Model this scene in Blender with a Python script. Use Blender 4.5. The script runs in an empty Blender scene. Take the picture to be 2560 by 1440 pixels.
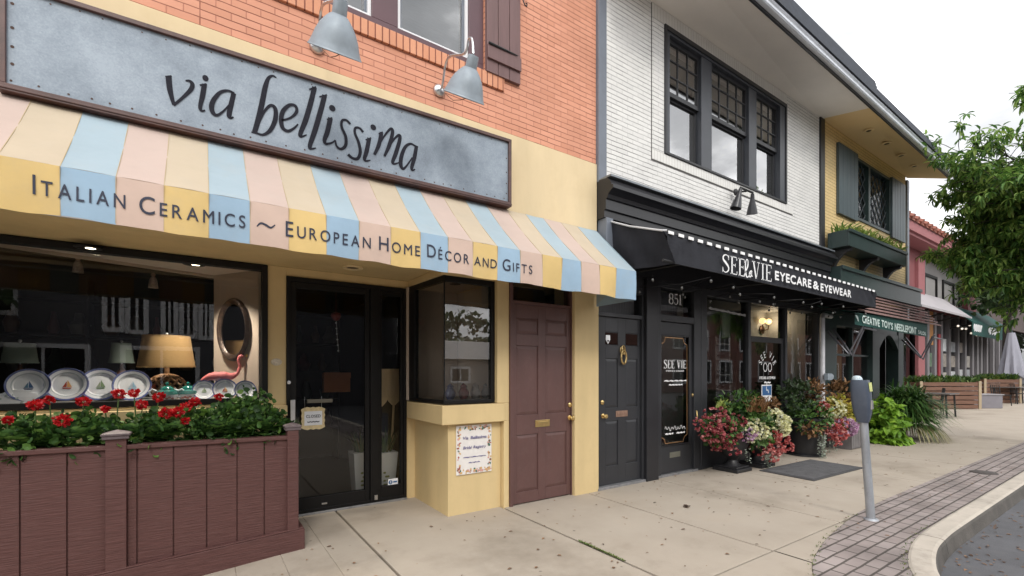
import bpy, math, random
from mathutils import Vector, Matrix
C = bpy.context.scene
COL = C.collection
R = math.radians
# ---------------------------------------------------------------- survey of the street: X along the shop fronts, Y into them, Z up
FPX, HY, EYE, TH = 1150.0, 932.0, 1.4, R(34.15)
S_, C_ = math.sin(TH), math.cos(TH)
def ray(px, py):
    u = (px-1280)/FPX
    return Vector((S_+u*C_, C_-u*S_, (HY-py)/FPX))
def P(px, py, Y):
    r = ray(px, py); r = r*(Y/r.y); return Vector((r.x, Y, EYE+r.z))
def LX(px, py, X):
    r = ray(px, py); r = r*(X/r.x); return Vector((X, r.y, EYE+r.z))
def G(px, py, z=0.0):
    r = ray(px, py); r = r*((z-EYE)/r.z); return Vector((r.x, r.y, z))
def X_(px, Y): return P(px, 900, Y).x
def Z_(px, py, Y): return P(px, py, Y).z
def zg(x):                       # the pavement falls a little towards the left
    return -0.078*min(max(0.75-x, 0), 1.6)
# ---------------------------------------------------------------- objects
ORG = {}
def tag(o, label=None, cat=None, group=None, kind=None):
    if label: o['label'] = label
    if cat: o['category'] = cat
    if group: o['group'] = group
    if kind: o['kind'] = kind
    return o
def thing(name, label, cat, loc=(0,0,0), group=None):
    o = bpy.data.objects.new(name, None); COL.objects.link(o)
    o.location = loc; o.empty_display_size = .1
    ORG[o.name] = Vector(loc)
    return tag(o, label, cat, group)
def copy_tree(o, parent=None):
    c = o.copy(); COL.objects.link(c)
    if parent:
        c.parent = parent
    for ch in list(o.children): copy_tree(ch, c)
    return c
def smooth3(pts,n=5):
    pts=[Vector(p) for p in pts]; out=[]
    for i in range(len(pts)-1):
        p0,p1,p2,p3=[pts[min(max(k,0),len(pts)-1)] for k in (i-1,i,i+1,i+2)]
        for k in range(n):
            t=k/n; out.append(.5*((2*p1)+(p2-p0)*t+(2*p0-5*p1+4*p2-p3)*t*t+(3*p1-p0-3*p2+p3)*t**3))
    return out+[pts[-1]]
class MB:
    def __init__(s): s.v=[]; s.f=[]; s.mi=[]; s.m=0; s.sm=[]; s.smooth=False
    def add(s, pts, faces):
        b=len(s.v); s.v += [tuple(p) for p in pts]
        for f in faces:
            s.f.append([b+i for i in f]); s.mi.append(s.m); s.sm.append(s.smooth)
    def poly(s, *pts): s.add(pts, [list(range(len(pts)))])
    def hexa(s, p):
        s.add(p, [(0,3,2,1),(4,5,6,7),(0,1,5,4),(1,2,6,5),(2,3,7,6),(3,0,4,7)])
    def box(s, x0,x1,y0,y1,z0,z1):
        if x0>x1: x0,x1=x1,x0
        if y0>y1: y0,y1=y1,y0
        if z0>z1: z0,z1=z1,z0
        s.hexa([(x0,y0,z0),(x1,y0,z0),(x1,y1,z0),(x0,y1,z0),(x0,y0,z1),(x1,y0,z1),(x1,y1,z1),(x0,y1,z1)])
    def sbox(s, xa, xb, y0, y1, za0, zb0, za1, zb1):     # a box whose bottom and top run at a slope along x
        s.hexa([(xa,y0,za0),(xb,y0,zb0),(xb,y1,zb0),(xa,y1,za0),(xa,y0,za1),(xb,y0,zb1),(xb,y1,zb1),(xa,y1,za1)])
    def prism(s, pts, d):
        n=len(pts); d=Vector(d); a=[Vector(p) for p in pts]; b=[p+d for p in a]
        s.add(a+b, [list(range(n))[::-1], list(range(n,2*n))]+[(i,(i+1)%n,n+(i+1)%n,n+i) for i in range(n)])
    def frame(s, x0,x1,z0,z1,y0,y1,w,wb=None,wt=None):   # four butted bars round an opening, in the XZ plane
        wb = w if wb is None else wb; wt = w if wt is None else wt
        s.box(x0,x0+w,y0,y1,z0,z1); s.box(x1-w,x1,y0,y1,z0,z1)
        s.box(x0+w,x1-w,y0,y1,z0,z0+wb); s.box(x0+w,x1-w,y0,y1,z1-wt,z1)
    def tube(s, pts, r, n=8, cap=True):
        pts=[Vector(p) for p in pts]; k=len(pts); rs = r if isinstance(r,(list,tuple)) else [r]*k
        prev=None; rings=[]
        for i,p in enumerate(pts):
            t=(pts[min(i+1,k-1)]-pts[max(i-1,0)])
            t = t.normalized() if t.length>1e-9 else Vector((0,0,1))
            if prev is None:
                a=Vector((0,0,1)) if abs(t.z)<.9 else Vector((1,0,0))
                u=t.cross(a).normalized()
            else:
                u=(prev-t*prev.dot(t)); u = u.normalized() if u.length>1e-6 else t.orthogonal().normalized()
            prev=u; w=t.cross(u)
            rings.append([p+(u*math.cos(j*2*math.pi/n)+w*math.sin(j*2*math.pi/n))*rs[i] for j in range(n)])
        vs=[q for rg in rings for q in rg]; fs=[]
        for i in range(k-1):
            for j in range(n):
                fs.append((i*n+j,i*n+(j+1)%n,(i+1)*n+(j+1)%n,(i+1)*n+j))
        if cap: fs += [list(range(n))[::-1],[(k-1)*n+j for j in range(n)]]
        o=s.smooth; s.smooth=True; s.add(vs,fs); s.smooth=o
    def lathe(s, prof, c=(0,0,0), n=24, mat=None, cap=True):
        c=Vector(c); vs=[]; fs=[]; k=len(prof)
        for (r,h) in prof:
            for j in range(n):
                q=Vector((r*math.cos(j*2*math.pi/n), r*math.sin(j*2*math.pi/n), h))
                if mat: q=mat@q
                vs.append(c+q)
        for i in range(k-1):
            for j in range(n):
                fs.append((i*n+j,i*n+(j+1)%n,(i+1)*n+(j+1)%n,(i+1)*n+j))
        if cap:
            if prof[0][0]>1e-6: fs.append(list(range(n))[::-1])
            if prof[-1][0]>1e-6: fs.append([(k-1)*n+j for j in range(n)])
        o=s.smooth; s.smooth=True; s.add(vs,fs); s.smooth=o
    def ball(s, c, r, n=10, k=6, sc=(1,1,1)):
        prof=[(max(1e-4,r*math.sin(math.pi*i/k)), -r*math.cos(math.pi*i/k)) for i in range(k+1)]
        s.lathe(prof, c, n, Matrix.Diagonal(sc), cap=False)
    def ribbon(s, pts, ws, nrm, steps=6):                # a brush stroke: centre line with widths, lying on a plane
        pts=[Vector(p) for p in pts]; n=len(pts); cl=[]; wl=[]
        for i in range(n-1):
            p0,p1,p2,p3=pts[max(i-1,0)],pts[i],pts[i+1],pts[min(i+2,n-1)]
            for k in range(steps):
                t=k/steps
                cl.append(.5*((2*p1)+(p2-p0)*t+(2*p0-5*p1+4*p2-p3)*t*t+(3*p1-p0-3*p2+p3)*t**3))
                wl.append(ws[i]*(1-t)+ws[i+1]*t)
        cl.append(pts[-1]); wl.append(ws[-1]); vs=[]; nrm=Vector(nrm)
        for i,p in enumerate(cl):
            t=(cl[min(i+1,len(cl)-1)]-cl[max(i-1,0)]).normalized(); q=nrm.cross(t)*wl[i]*.5
            vs += [p-q,p+q]
        s.add(vs,[(2*i,2*i+2,2*i+3,2*i+1) for i in range(len(cl)-1)])
    def disc(s, c, r, nrm, n=16, rz=None):
        nrm=Vector(nrm).normalized(); u=nrm.orthogonal().normalized() if abs(nrm.y)<.99 else Vector((1,0,0)); w=nrm.cross(u)
        s.poly(*[Vector(c)+u*r*math.cos(i*2*math.pi/n)+w*(rz or r)*math.sin(i*2*math.pi/n) for i in range(n)])
    def build(s, name, mats, parent=None, bevel=0, auto=None, loc=None):
        me=bpy.data.meshes.new(name)
        org = Vector(loc) if loc is not None else (ORG[parent.name] if parent else Vector((0,0,0)))
        me.from_pydata([(x-org.x,y-org.y,z-org.z) for x,y,z in s.v],[],s.f)
        for m in (mats if isinstance(mats,(list,tuple)) else [mats]): me.materials.append(m)
        me.polygons.foreach_set('material_index', s.mi); me.polygons.foreach_set('use_smooth', s.sm)
        me.update()
        if any(s.sm): me.set_sharp_from_angle(angle=R(auto or 40))
        o=bpy.data.objects.new(name,me); COL.objects.link(o)
        if parent: o.parent=parent
        else: o.location=org
        ORG[o.name]=org
        if bevel:
            b=o.modifiers.new('bevel','BEVEL'); b.width=bevel; b.segments=2; b.limit_method='ANGLE'; b.angle_limit=R(40)
        return o
def boxes(name, mat, parent, lst, bevel=0):
    m=MB()
    for b in lst: m.box(*b)
    return m.build(name, mat, parent, bevel)
# ---------------------------------------------------------------- lettering
GL={}
def glyph(ch):
    if ch in GL: return GL[ch]
    cu=bpy.data.curves.new('t','FONT'); cu.body=ch; cu.size=1; cu.resolution_u=5
    o=bpy.data.objects.new('t',cu); COL.objects.link(o)
    dg=bpy.context.evaluated_depsgraph_get(); me=bpy.data.meshes.new_from_object(o.evaluated_get(dg))
    vs=[(v.co.x,v.co.y) for v in me.vertices]; fs=[tuple(p.vertices) for p in me.polygons]
    bpy.data.objects.remove(o); bpy.data.curves.remove(cu); bpy.data.meshes.remove(me)
    xs=[v[0] for v in vs] or [0,.3]
    GL[ch]=(vs,fs,min(xs),max(xs)); return GL[ch]
CAPH=.729
def write(m, text, x0, x1, z0, h, y, small=None, gap=.16, slant=0, zend=None, fn=None, bold=0):
    """letters between x0 and x1 on the plane Y=y with cap height h; small = relative height of all but each first letter"""
    lay=[]; x=0; first=True
    for ch in text:
        if ch==' ': x+=.45; first=True; continue
        sc = 1 if (small is None or first) else small
        g=glyph(ch); lay.append((g,x-g[2]*sc,sc)); x+=(g[3]-g[2])*sc+gap; first=False
    x-=gap; kx=(x1-x0)/x; kz=h/CAPH
    for g,ox,sc in lay:
        for d in ((0,0),) if not bold else ((-bold,0),(bold,0),(0,bold),(0,-bold)):
            pts=[]
            for (a,b) in g[0]:
                xx=x0+(ox+a*sc)*kx+b*sc*kz*slant+d[0]; t=(xx-x0)/(x1-x0)
                zz=z0+(0 if zend is None else (zend-z0)*t)+b*sc*kz+d[1]
                pts.append(fn(xx,zz) if fn else (xx,y-(.0004*(d[0]>0)+.0008*(d[1]>0)+.0012*(d[1]<0) if bold else 0),zz))
            m.add(pts,g[1])
# ---------------------------------------------------------------- materials
MATS={}
def nn(nt,t,**k):
    n=nt.nodes.new(t)
    for a,b in k.items(): setattr(n,a,b)
    return n
def newmat(name):
    m=bpy.data.materials.new(name); m.use_nodes=True; nt=m.node_tree
    return m, nt, nt.nodes['Principled BSDF']
def ramp(nt, fac, stops):
    r=nn(nt,'ShaderNodeValToRGB'); e=r.color_ramp.elements
    while len(e)<len(stops): e.new(.5)
    for k,(p,c) in zip(e,stops): k.position=p; k.color=(*c,1)
    nt.links.new(fac,r.inputs[0]); return r.outputs[0]
def sh(c,f): return tuple(min(1,max(0,x*f)) for x in c)
def M(name, col, rough=.6, metal=0, var=.12, vs=3.0, bump=0, bs=80, spec=.5, coat=0, stretch=(1,1,1), dirt=0, dcol=(.08,.06,.045), sheen=0):
    if name in MATS: return MATS[name]
    m,nt,b=newmat(name); L=nt.links.new
    geo=nn(nt,'ShaderNodeNewGeometry'); mp=nn(nt,'ShaderNodeMapping'); mp.inputs['Scale'].default_value=stretch
    L(geo.outputs['Position'],mp.inputs['Vector'])
    n1=nn(nt,'ShaderNodeTexNoise'); n1.inputs['Scale'].default_value=vs; n1.inputs['Detail'].default_value=6; n1.inputs['Roughness'].default_value=.62
    L(mp.outputs[0],n1.inputs['Vector'])
    colo=ramp(nt,n1.outputs[0],[(.28,sh(col,1-var)),(.5,col),(.74,sh(col,1+var))])
    if dirt:
        n2=nn(nt,'ShaderNodeTexNoise'); n2.inputs['Scale'].default_value=vs*2.3; n2.inputs['Detail'].default_value=9; n2.inputs['Roughness'].default_value=.7
        L(geo.outputs['Position'],n2.inputs['Vector'])
        f=ramp(nt,n2.outputs[0],[(.5,(0,0,0)),(.72,(dirt,)*3)])
        mx=nn(nt,'ShaderNodeMix',data_type='RGBA'); L(f,mx.inputs[0]); L(colo,mx.inputs[6]); mx.inputs[7].default_value=(*dcol,1); colo=mx.outputs[2]
    L(colo,b.inputs['Base Color'])
    b.inputs['Roughness'].default_value=rough; b.inputs['Metallic'].default_value=metal; b.inputs['Specular IOR Level'].default_value=spec
    if coat: b.inputs['Coat Weight'].default_value=coat; b.inputs['Coat Roughness'].default_value=.15
    if sheen: b.inputs['Sheen Weight'].default_value=sheen; b.inputs['Sheen Roughness'].default_value=.4
    if bump:
        n3=nn(nt,'ShaderNodeTexNoise'); n3.inputs['Scale'].default_value=bs; n3.inputs['Detail'].default_value=4
        L(mp.outputs[0],n3.inputs['Vector'])
        bp=nn(nt,'ShaderNodeBump'); bp.inputs['Strength'].default_value=bump; bp.inputs['Distance'].default_value=.004
        L(n3.outputs[0],bp.inputs['Height']); L(bp.outputs[0],b.inputs['Normal'])
    MATS[name]=m; return m
def brick(name, c1, c2, mortar, bw=.305, bh=.068, plane='xz', ms=.006, soldier=False, depth=.006, rough=.65, off=.5, var=.1, ox=0, oz=0, bed=None):
    m,nt,b=newmat(name); L=nt.links.new
    geo=nn(nt,'ShaderNodeNewGeometry'); sp=nn(nt,'ShaderNodeSeparateXYZ'); L(geo.outputs['Position'],sp.inputs[0])
    cb=nn(nt,'ShaderNodeCombineXYZ')
    # a little waviness so that no course is ruler-straight
    nw=nn(nt,'ShaderNodeTexNoise'); nw.inputs['Scale'].default_value=5; L(geo.outputs['Position'],nw.inputs['Vector'])
    wv=nn(nt,'ShaderNodeMath',operation='MULTIPLY_ADD'); L(nw.outputs[0],wv.inputs[0]); wv.inputs[1].default_value=.012; wv.inputs[2].default_value=oz
    ad=nn(nt,'ShaderNodeMath',operation='ADD'); L(sp.outputs[{'xz':2,'xy':1,'yz':2}[plane]],ad.inputs[0]); L(wv.outputs[0],ad.inputs[1])
    ax=nn(nt,'ShaderNodeMath',operation='ADD'); L(sp.outputs[{'xz':0,'xy':0,'yz':1}[plane]],ax.inputs[0]); ax.inputs[1].default_value=ox
    L(ax.outputs[0],cb.inputs[1 if soldier else 0]); L(ad.outputs[0],cb.inputs[0 if soldier else 1])
    bt=nn(nt,'ShaderNodeTexBrick'); L(cb.outputs[0],bt.inputs['Vector'])
    bt.offset=off; bt.inputs['Scale'].default_value=1; bt.inputs['Mortar Size'].default_value=ms; bt.inputs['Mortar Smooth'].default_value=.25
    bt.inputs['Brick Width'].default_value=bw; bt.inputs['Row Height'].default_value=bh; bt.inputs['Bias'].default_value=0
    bt.inputs['Color1'].default_value=(*c1,1); bt.inputs['Color2'].default_value=(*c2,1); bt.inputs['Mortar'].default_value=(*mortar,1)
    n1=nn(nt,'ShaderNodeTexNoise'); n1.inputs['Scale'].default_value=2.2; n1.inputs['Detail'].default_value=8; L(geo.outputs['Position'],n1.inputs['Vector'])
    f=ramp(nt,n1.outputs[0],[(.25,(1-var*1.4,)*3),(.7,(1+0*var,)*3)])
    src=bt.outputs[0]
    if bed:                       # bed joints read stronger than the upright ones, and unevenly so
        b2_=nn(nt,'ShaderNodeTexBrick'); L(cb.outputs[0],b2_.inputs['Vector']); b2_.offset=0
        for k_,v_ in (('Scale',1),('Mortar Size',ms*1.1),('Mortar Smooth',.3),('Brick Width',400),('Row Height',bh)): b2_.inputs[k_].default_value=v_
        nb=nn(nt,'ShaderNodeTexNoise'); nb.inputs['Scale'].default_value=3.1; nb.inputs['Detail'].default_value=5; L(geo.outputs['Position'],nb.inputs['Vector'])
        rb=nn(nt,'ShaderNodeMapRange'); rb.inputs['From Min'].default_value=.35; rb.inputs['From Max'].default_value=.6; rb.inputs['To Min'].default_value=.25; L(nb.outputs[0],rb.inputs[0])
        mb=nn(nt,'ShaderNodeMath',operation='MULTIPLY'); L(b2_.outputs['Fac'],mb.inputs[0]); L(rb.outputs[0],mb.inputs[1])
        mb_=nn(nt,'ShaderNodeMix',data_type='RGBA'); L(mb.outputs[0],mb_.inputs[0]); L(src,mb_.inputs[6]); mb_.inputs[7].default_value=(*bed,1); src=mb_.outputs[2]
    mx=nn(nt,'ShaderNodeMix',data_type='RGBA',blend_type='MULTIPLY'); mx.inputs[0].default_value=1; L(src,mx.inputs[6]); L(f,mx.inputs[7])
    L(mx.outputs[2],b.inputs['Base Color']); b.inputs['Roughness'].default_value=rough; b.inputs['Specular IOR Level'].default_value=.35
    n3=nn(nt,'ShaderNodeTexNoise'); n3.inputs['Scale'].default_value=70; n3.inputs['Detail'].default_value=3; L(geo.outputs['Position'],n3.inputs['Vector'])
    h=nn(nt,'ShaderNodeMath',operation='MULTIPLY_ADD'); L(bt.outputs['Fac'],h.inputs[0]); h.inputs[1].default_value=-1
    q=nn(nt,'ShaderNodeMath',operation='MULTIPLY'); L(n3.outputs[0],q.inputs[0]); q.inputs[1].default_value=.3; L(q.outputs[0],h.inputs[2])
    bp=nn(nt,'ShaderNodeBump'); bp.inputs['Strength'].default_value=.8; bp.inputs['Distance'].default_value=depth
    L(h.outputs[0],bp.inputs['Height']); L(bp.outputs[0],b.inputs['Normal'])
    MATS[name]=m; return m
def glass(name, ior=1.55, tint=(.93,.95,.94), rough=0.0, gcol=(1,1,1)):
    m,nt,b=newmat(name); L=nt.links.new; nt.nodes.remove(b)
    tr=nn(nt,'ShaderNodeBsdfTransparent'); tr.inputs[0].default_value=(*tint,1)
    gl=nn(nt,'ShaderNodeBsdfGlossy'); gl.inputs['Roughness'].default_value=rough; gl.inputs[0].default_value=(*gcol,1)
    fr=nn(nt,'ShaderNodeFresnel'); fr.inputs['IOR'].default_value=ior
    geo=nn(nt,'ShaderNodeNewGeometry'); nz=nn(nt,'ShaderNodeTexNoise'); nz.inputs['Scale'].default_value=1.6; L(geo.outputs['Position'],nz.inputs['Vector'])
    bp=nn(nt,'ShaderNodeBump'); bp.inputs['Strength'].default_value=.006; bp.inputs['Distance'].default_value=.01; L(nz.outputs[0],bp.inputs['Height']); L(bp.outputs[0],gl.inputs['Normal'])
    mx=nn(nt,'ShaderNodeMixShader'); L(fr.outputs[0],mx.inputs[0]); L(tr.outputs[0],mx.inputs[1]); L(gl.outputs[0],mx.inputs[2])
    L(mx.outputs[0],nt.nodes['Material Output'].inputs[0]); MATS[name]=m; return m
def emit(name,col,st):
    m,nt,b=newmat(name); b.inputs['Base Color'].default_value=(*col,1); b.inputs['Emission Color'].default_value=(*col,1); b.inputs['Emission Strength'].default_value=st
    MATS[name]=m; return m
def leafmat(name, cols, rough=.5, trans=.25):
    """leaf or petal colour that differs from leaf to leaf"""
    m,nt,b=newmat(name); L=nt.links.new
    geo=nn(nt,'ShaderNodeNewGeometry'); n=len(cols)
    c=ramp(nt,geo.outputs['Random Per Island'],[(i/max(1,n-1),k) for i,k in enumerate(cols)])
    L(c,b.inputs['Base Color']); b.inputs['Roughness'].default_value=rough; b.inputs['Specular IOR Level'].default_value=.35
    if trans:
        t=nn(nt,'ShaderNodeBsdfTranslucent'); L(c,t.inputs[0]); mx=nn(nt,'ShaderNodeMixShader'); mx.inputs[0].default_value=trans
        L(b.outputs[0],mx.inputs[1]); L(t.outputs[0],mx.inputs[2]); L(mx.outputs[0],nt.nodes['Material Output'].inputs[0])
    MATS[name]=m; return m
# ---------------------------------------------------------------- leaves
def rdir(rg):
    z=rg.uniform(-1,1); a=rg.uniform(0,2*math.pi); q=math.sqrt(1-z*z); return Vector((q*math.cos(a),q*math.sin(a),z))
def leaf(m, p, d, up, ln, w, kind='oval', droop=.25):
    d=d.normalized(); s=d.cross(up)
    s = s.normalized() if s.length>1e-4 else d.orthogonal().normalized()
    n=s.cross(d); p=Vector(p); dr=-n*ln*droop
    if kind=='oval':
        m.add([p,p+d*ln*.35+s*w*.5+n*w*.12,p+d*ln*.75+s*w*.36+dr*.4+n*w*.1,p+d*ln+dr,p+d*ln*.75-s*w*.36+dr*.4+n*w*.1,p+d*ln*.35-s*w*.5+n*w*.12,p+d*ln*.5+dr*.2],
              [(0,1,6),(1,2,6),(2,3,6),(3,4,6),(4,5,6),(5,0,6)])
    elif kind=='round':
        k=7; vs=[p+d*ln*.5]; 
        for i in range(k):
            a=(i+.5)*2*math.pi/k; rr=1 if i%2 else .86
            vs.append(p+d*ln*(.5+.5*math.cos(a)*rr)+s*w*.5*math.sin(a)*rr+n*ln*.16*rr)
        m.add(vs,[(0,1+i,1+(i+1)%k) for i in range(k)])
    elif kind=='petal':
        m.add([p-s*w*.2,p+s*w*.2,p+d*ln*.7+s*w*.5+n*ln*.1,p+d*ln+dr,p+d*ln*.7-s*w*.5+n*ln*.1],[(0,1,2,3,4)])
    elif kind=='blade':
        k=6; vs=[]
        for i in range(k+1):
            t=i/k; q=p+d*ln*t*(1-.25*droop*t)+Vector((0,0,-1))*ln*droop*t*t; ww=w*(1-t**1.6)*.5+.0005
            vs += [q-s*ww,q+s*ww]
        m.add(vs,[(2*i,2*i+2,2*i+3,2*i+1) for i in range(k)])
def bush(m, rg, c, rad, n, ln, w, kind='oval', shell=.35, zmin=None, droop=.25, upb=.25):
    """leaves through an ellipsoid, denser in loose clumps, facing outward and up"""
    c=Vector(c); cl=[(rdir(rg),rg.uniform(.16,.36)) for _ in range(26)]
    for _ in range(n):
        cd,cr=rg.choice(cl); d=(cd+rdir(rg)*cr*1.5).normalized()
        r=(shell+(1-shell)*rg.random()**.5)*(1+rg.uniform(-.1,.14))
        p=c+Vector((d.x*rad[0]*r,d.y*rad[1]*r,d.z*rad[2]*r))
        if zmin is not None and p.z<zmin: continue
        dd=(d+rdir(rg)*.7+Vector((0,0,upb))).normalized(); s=rg.uniform(.65,1.25)
        leaf(m,p,dd,(d+Vector((0,0,.8))+rdir(rg)*.4),ln*s,w*s,kind,droop)
def head(m, rg, c, r, n=34, pl=None):
    c=Vector(c); pl=pl or r*.55
    for _ in range(n):
        d=rdir(rg); d.z=d.z*.8+.15; p=c+d*r*rg.uniform(.35,.75)
        leaf(m,p,(d+rdir(rg)*.45),rdir(rg),pl*rg.uniform(.7,1.1),pl*.9,'petal',.15)
# ================================================================ palette
BLK=M('black_frame',(.007,.0065,.0065),.5,var=.2,vs=6,bump=.05,spec=.25)
BROWN=M('brown_paint',(.105,.052,.047),.5,var=.14,vs=5,bump=.2,bs=40,stretch=(1,1,.35),dirt=.18,dcol=(.17,.12,.11))
SIDING=M('brown_siding',(.088,.038,.034),.6,var=.22,vs=6,bump=1.0,bs=7,stretch=(1.2,1.2,16),spec=.35,dirt=.05,dcol=(.22,.15,.14))
PURPLE=M('purple_brown_paint',(.105,.052,.062),.5,var=.1,bump=.08)
SHUT=M('shutter_paint',(.155,.085,.082),.55,var=.14,vs=6,bump=.25,bs=18,stretch=(4,4,.4))
STUC=M('yellow_stucco',(.71,.57,.36),.85,var=.11,vs=1.6,stretch=(1,1,.22),bump=.3,bs=110,spec=.2,dirt=.14,dcol=(.5,.36,.17))
YEL=M('yellow_paint',(.62,.475,.25),.65,var=.10,vs=2.5,stretch=(1,1,.25),bump=.14,bs=70,spec=.3,dirt=.16,dcol=(.40,.30,.17))
ORANGE=brick('orange_painted_brick',(.73,.345,.225),(.65,.295,.185),(.52,.21,.135),.19,.056,ms=.0038,depth=.006,bed=(.27,.085,.05))
SOLD=brick('orange_soldier_brick',(.72,.34,.20),(.66,.29,.165),(.26,.085,.05),.30,.062,ms=.006,soldier=True,off=0,oz=.05)
WHITEB=brick('white_painted_brick',(.82,.81,.78),(.76,.75,.725),(.62,.61,.59),.19,.056,ms=.0042,depth=.007,var=.08,bed=(.20,.195,.19))
WHITES=brick('white_soldier_brick',(.80,.79,.75),(.76,.75,.72),(.56,.54,.50),.40,.060,ms=.0035,soldier=True,off=0,var=.06)
YELB=brick('yellow_painted_brick',(.82,.62,.31),(.78,.58,.28),(.55,.4,.2),.19,.060,ms=.004,depth=.007,bed=(.33,.21,.09))
CHAR=M('charcoal_paint',(.028,.029,.033),.42,var=.15,vs=4,bump=.06,spec=.45)
CHAR2=M('black_trim_paint',(.016,.016,.019),.4,var=.2,vs=4,bump=.05)
SLATE=M('slate_grey_trim',(.15,.17,.205),.45,var=.12,vs=4,bump=.05)
WFR=M('window_grey',(.05,.055,.066),.4,var=.15,vs=4,bump=.05)
WHT=M('white_paint',(.78,.78,.79),.45,var=.04)
SOFW=M('white_soffit',(.86,.82,.76),.75,var=.05,vs=1.2,bump=.05)
SOFY=M('yellow_soffit',(.84,.64,.35),.75,var=.05,vs=1.2,bump=.05)
BRASS=M('brass',(.78,.56,.24),.28,metal=1,var=.15,vs=30)
COPR=M('aged_copper',(.42,.27,.2),.45,metal=.8,var=.2,vs=20)
CHRM=M('brushed_steel',(.62,.63,.65),.3,metal=1,var=.1,vs=20)
ALU=M('silver_paint',(.27,.315,.355),.5,metal=.12,var=.14,vs=9,dirt=.15,dcol=(.22,.23,.25))
IRON=M('black_iron',(.02,.02,.021),.5,var=.2,vs=10,bump=.2)
GLS=glass('shop_glass',1.72,(.96,.97,.96))
GLD=glass('door_glass',1.5,(.95,.96,.95))
GLB=glass('bay_glass',2.2,(.8,.82,.81))
GLU=glass('upstairs_glass',5.2,(.85,.86,.88))
GLU2=glass('dim_upstairs_glass',2.9,(.85,.88,.89))
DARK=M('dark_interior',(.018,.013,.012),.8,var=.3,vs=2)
INT=M('beige_interior',(.50,.41,.33),.8,var=.06,vs=2)
FLOORW=M('dark_wood_floor',(.035,.026,.022),.35,var=.3,vs=5,stretch=(1,8,1))
# ================================================================ the setting
CONC=M('sidewalk_concrete',(.375,.325,.268),.85,var=.10,vs=1.1,bump=.35,bs=160,spec=.25,dirt=.22,dcol=(.33,.27,.21))
nt=CONC.node_tree; L=nt.links.new; pb_=nt.nodes['Principled BSDF']; src=pb_.inputs['Base Color'].links[0].from_socket
geo=nn(nt,'ShaderNodeNewGeometry'); vo=nn(nt,'ShaderNodeTexVoronoi'); vo.inputs['Scale'].default_value=6.5; L(geo.outputs['Position'],vo.inputs['Vector'])
bw_=nn(nt,'ShaderNodeRGBToBW'); L(vo.outputs['Color'],bw_.inputs[0])
s1_=nn(nt,'ShaderNodeMapRange'); s1_.inputs['From Min'].default_value=.10; s1_.inputs['From Max'].default_value=.055; L(vo.outputs['Distance'],s1_.inputs[0])
s2_=nn(nt,'ShaderNodeMapRange'); s2_.inputs['From Min'].default_value=.60; s2_.inputs['From Max'].default_value=.75; L(bw_.outputs[0],s2_.inputs[0])
mm=nn(nt,'ShaderNodeMath',operation='MULTIPLY'); L(s1_.outputs[0],mm.inputs[0]); L(s2_.outputs[0],mm.inputs[1]); m3=nn(nt,'ShaderNodeMath',operation='MULTIPLY'); L(mm.outputs[0],m3.inputs[0]); m3.inputs[1].default_value=.75
ng=nn(nt,'ShaderNodeTexNoise'); ng.inputs['Scale'].default_value=.55; ng.inputs['Detail'].default_value=10; ng.inputs['Roughness'].default_value=.68; L(geo.outputs['Position'],ng.inputs['Vector'])
cg=ramp(nt,ng.outputs[0],[(.33,(.80,.785,.76)),(.47,(1,.995,.985)),(.6,(1.0,1.0,1.0)),(.75,(.96,.94,.91))]); mg=nn(nt,'ShaderNodeMix',data_type='RGBA',blend_type='MULTIPLY'); mg.inputs[0].default_value=1; L(src,mg.inputs[6]); L(cg,mg.inputs[7])
md=nn(nt,'ShaderNodeMix',data_type='RGBA'); L(m3.outputs[0],md.inputs[0]); L(mg.outputs[2],md.inputs[6]); md.inputs[7].default_value=(.10,.085,.07,1); L(md.outputs[2],pb_.inputs['Base Color'])
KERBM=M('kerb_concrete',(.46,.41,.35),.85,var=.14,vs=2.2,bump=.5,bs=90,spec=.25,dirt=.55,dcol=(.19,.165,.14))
ASPH=M('asphalt',(.105,.105,.112),.9,var=.2,vs=2,bump=.8,bs=220,spec=.3,dirt=.3,dcol=(.16,.15,.14))
EARTH=M('joint_dirt',(.035,.028,.022),.95,var=.3,vs=9)
PAVE=brick('brick_pavers',(.305,.255,.238),(.36,.308,.29),(.10,.085,.075),.2,.1,plane='xy',ms=.0085,depth=.005,rough=.85,var=.35,oz=.06)
def smoothline(pts, n=6):
    out=[]
    for i in range(len(pts)-1):
        p0,p1,p2,p3=[Vector((*pts[min(max(k,0),len(pts)-1)],0)) for k in (i-1,i,i+1,i+2)]
        for k in range(n):
            t=k/n; q=.5*((2*p1)+(p2-p0)*t+(2*p0-5*p1+4*p2-p3)*t*t+(3*p1-p0-3*p2+p3)*t**3); out.append((q.x,q.y))
    out.append(pts[-1]); return out
KERB=smoothline([(3.42,-6),(3.42,-3),(3.42,-.6),(3.46,.2),(3.66,.72),(4.07,1.07),(4.65,1.25),(5.25,1.315),(6.2,1.325),(9,1.325),(14,1.325),(22,1.33),(40,1.33),(75,1.33)])
INNER=smoothline([(2.72,-6),(2.72,-3),(2.74,-.2),(2.86,.6),(3.1,1.08),(3.5,1.455),(4.1,1.66),(4.93,1.80),(6.0,1.885),(9,1.89),(14,1.89),(22,1.9),(40,1.9),(75,1.9)])
m=MB(); m.box(-300,400,-300,300,-.5,-.152); tag(m.build('ground',EARTH),kind='structure')
m=MB(); m.poly(*[(x,y,-.13) for x,y in ((-60,-13),(140,-13),(140,1.5),(3.0,1.5),(3.0,-6),(-60,-6))]); tag(m.build('road',ASPH),kind='structure')
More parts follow.
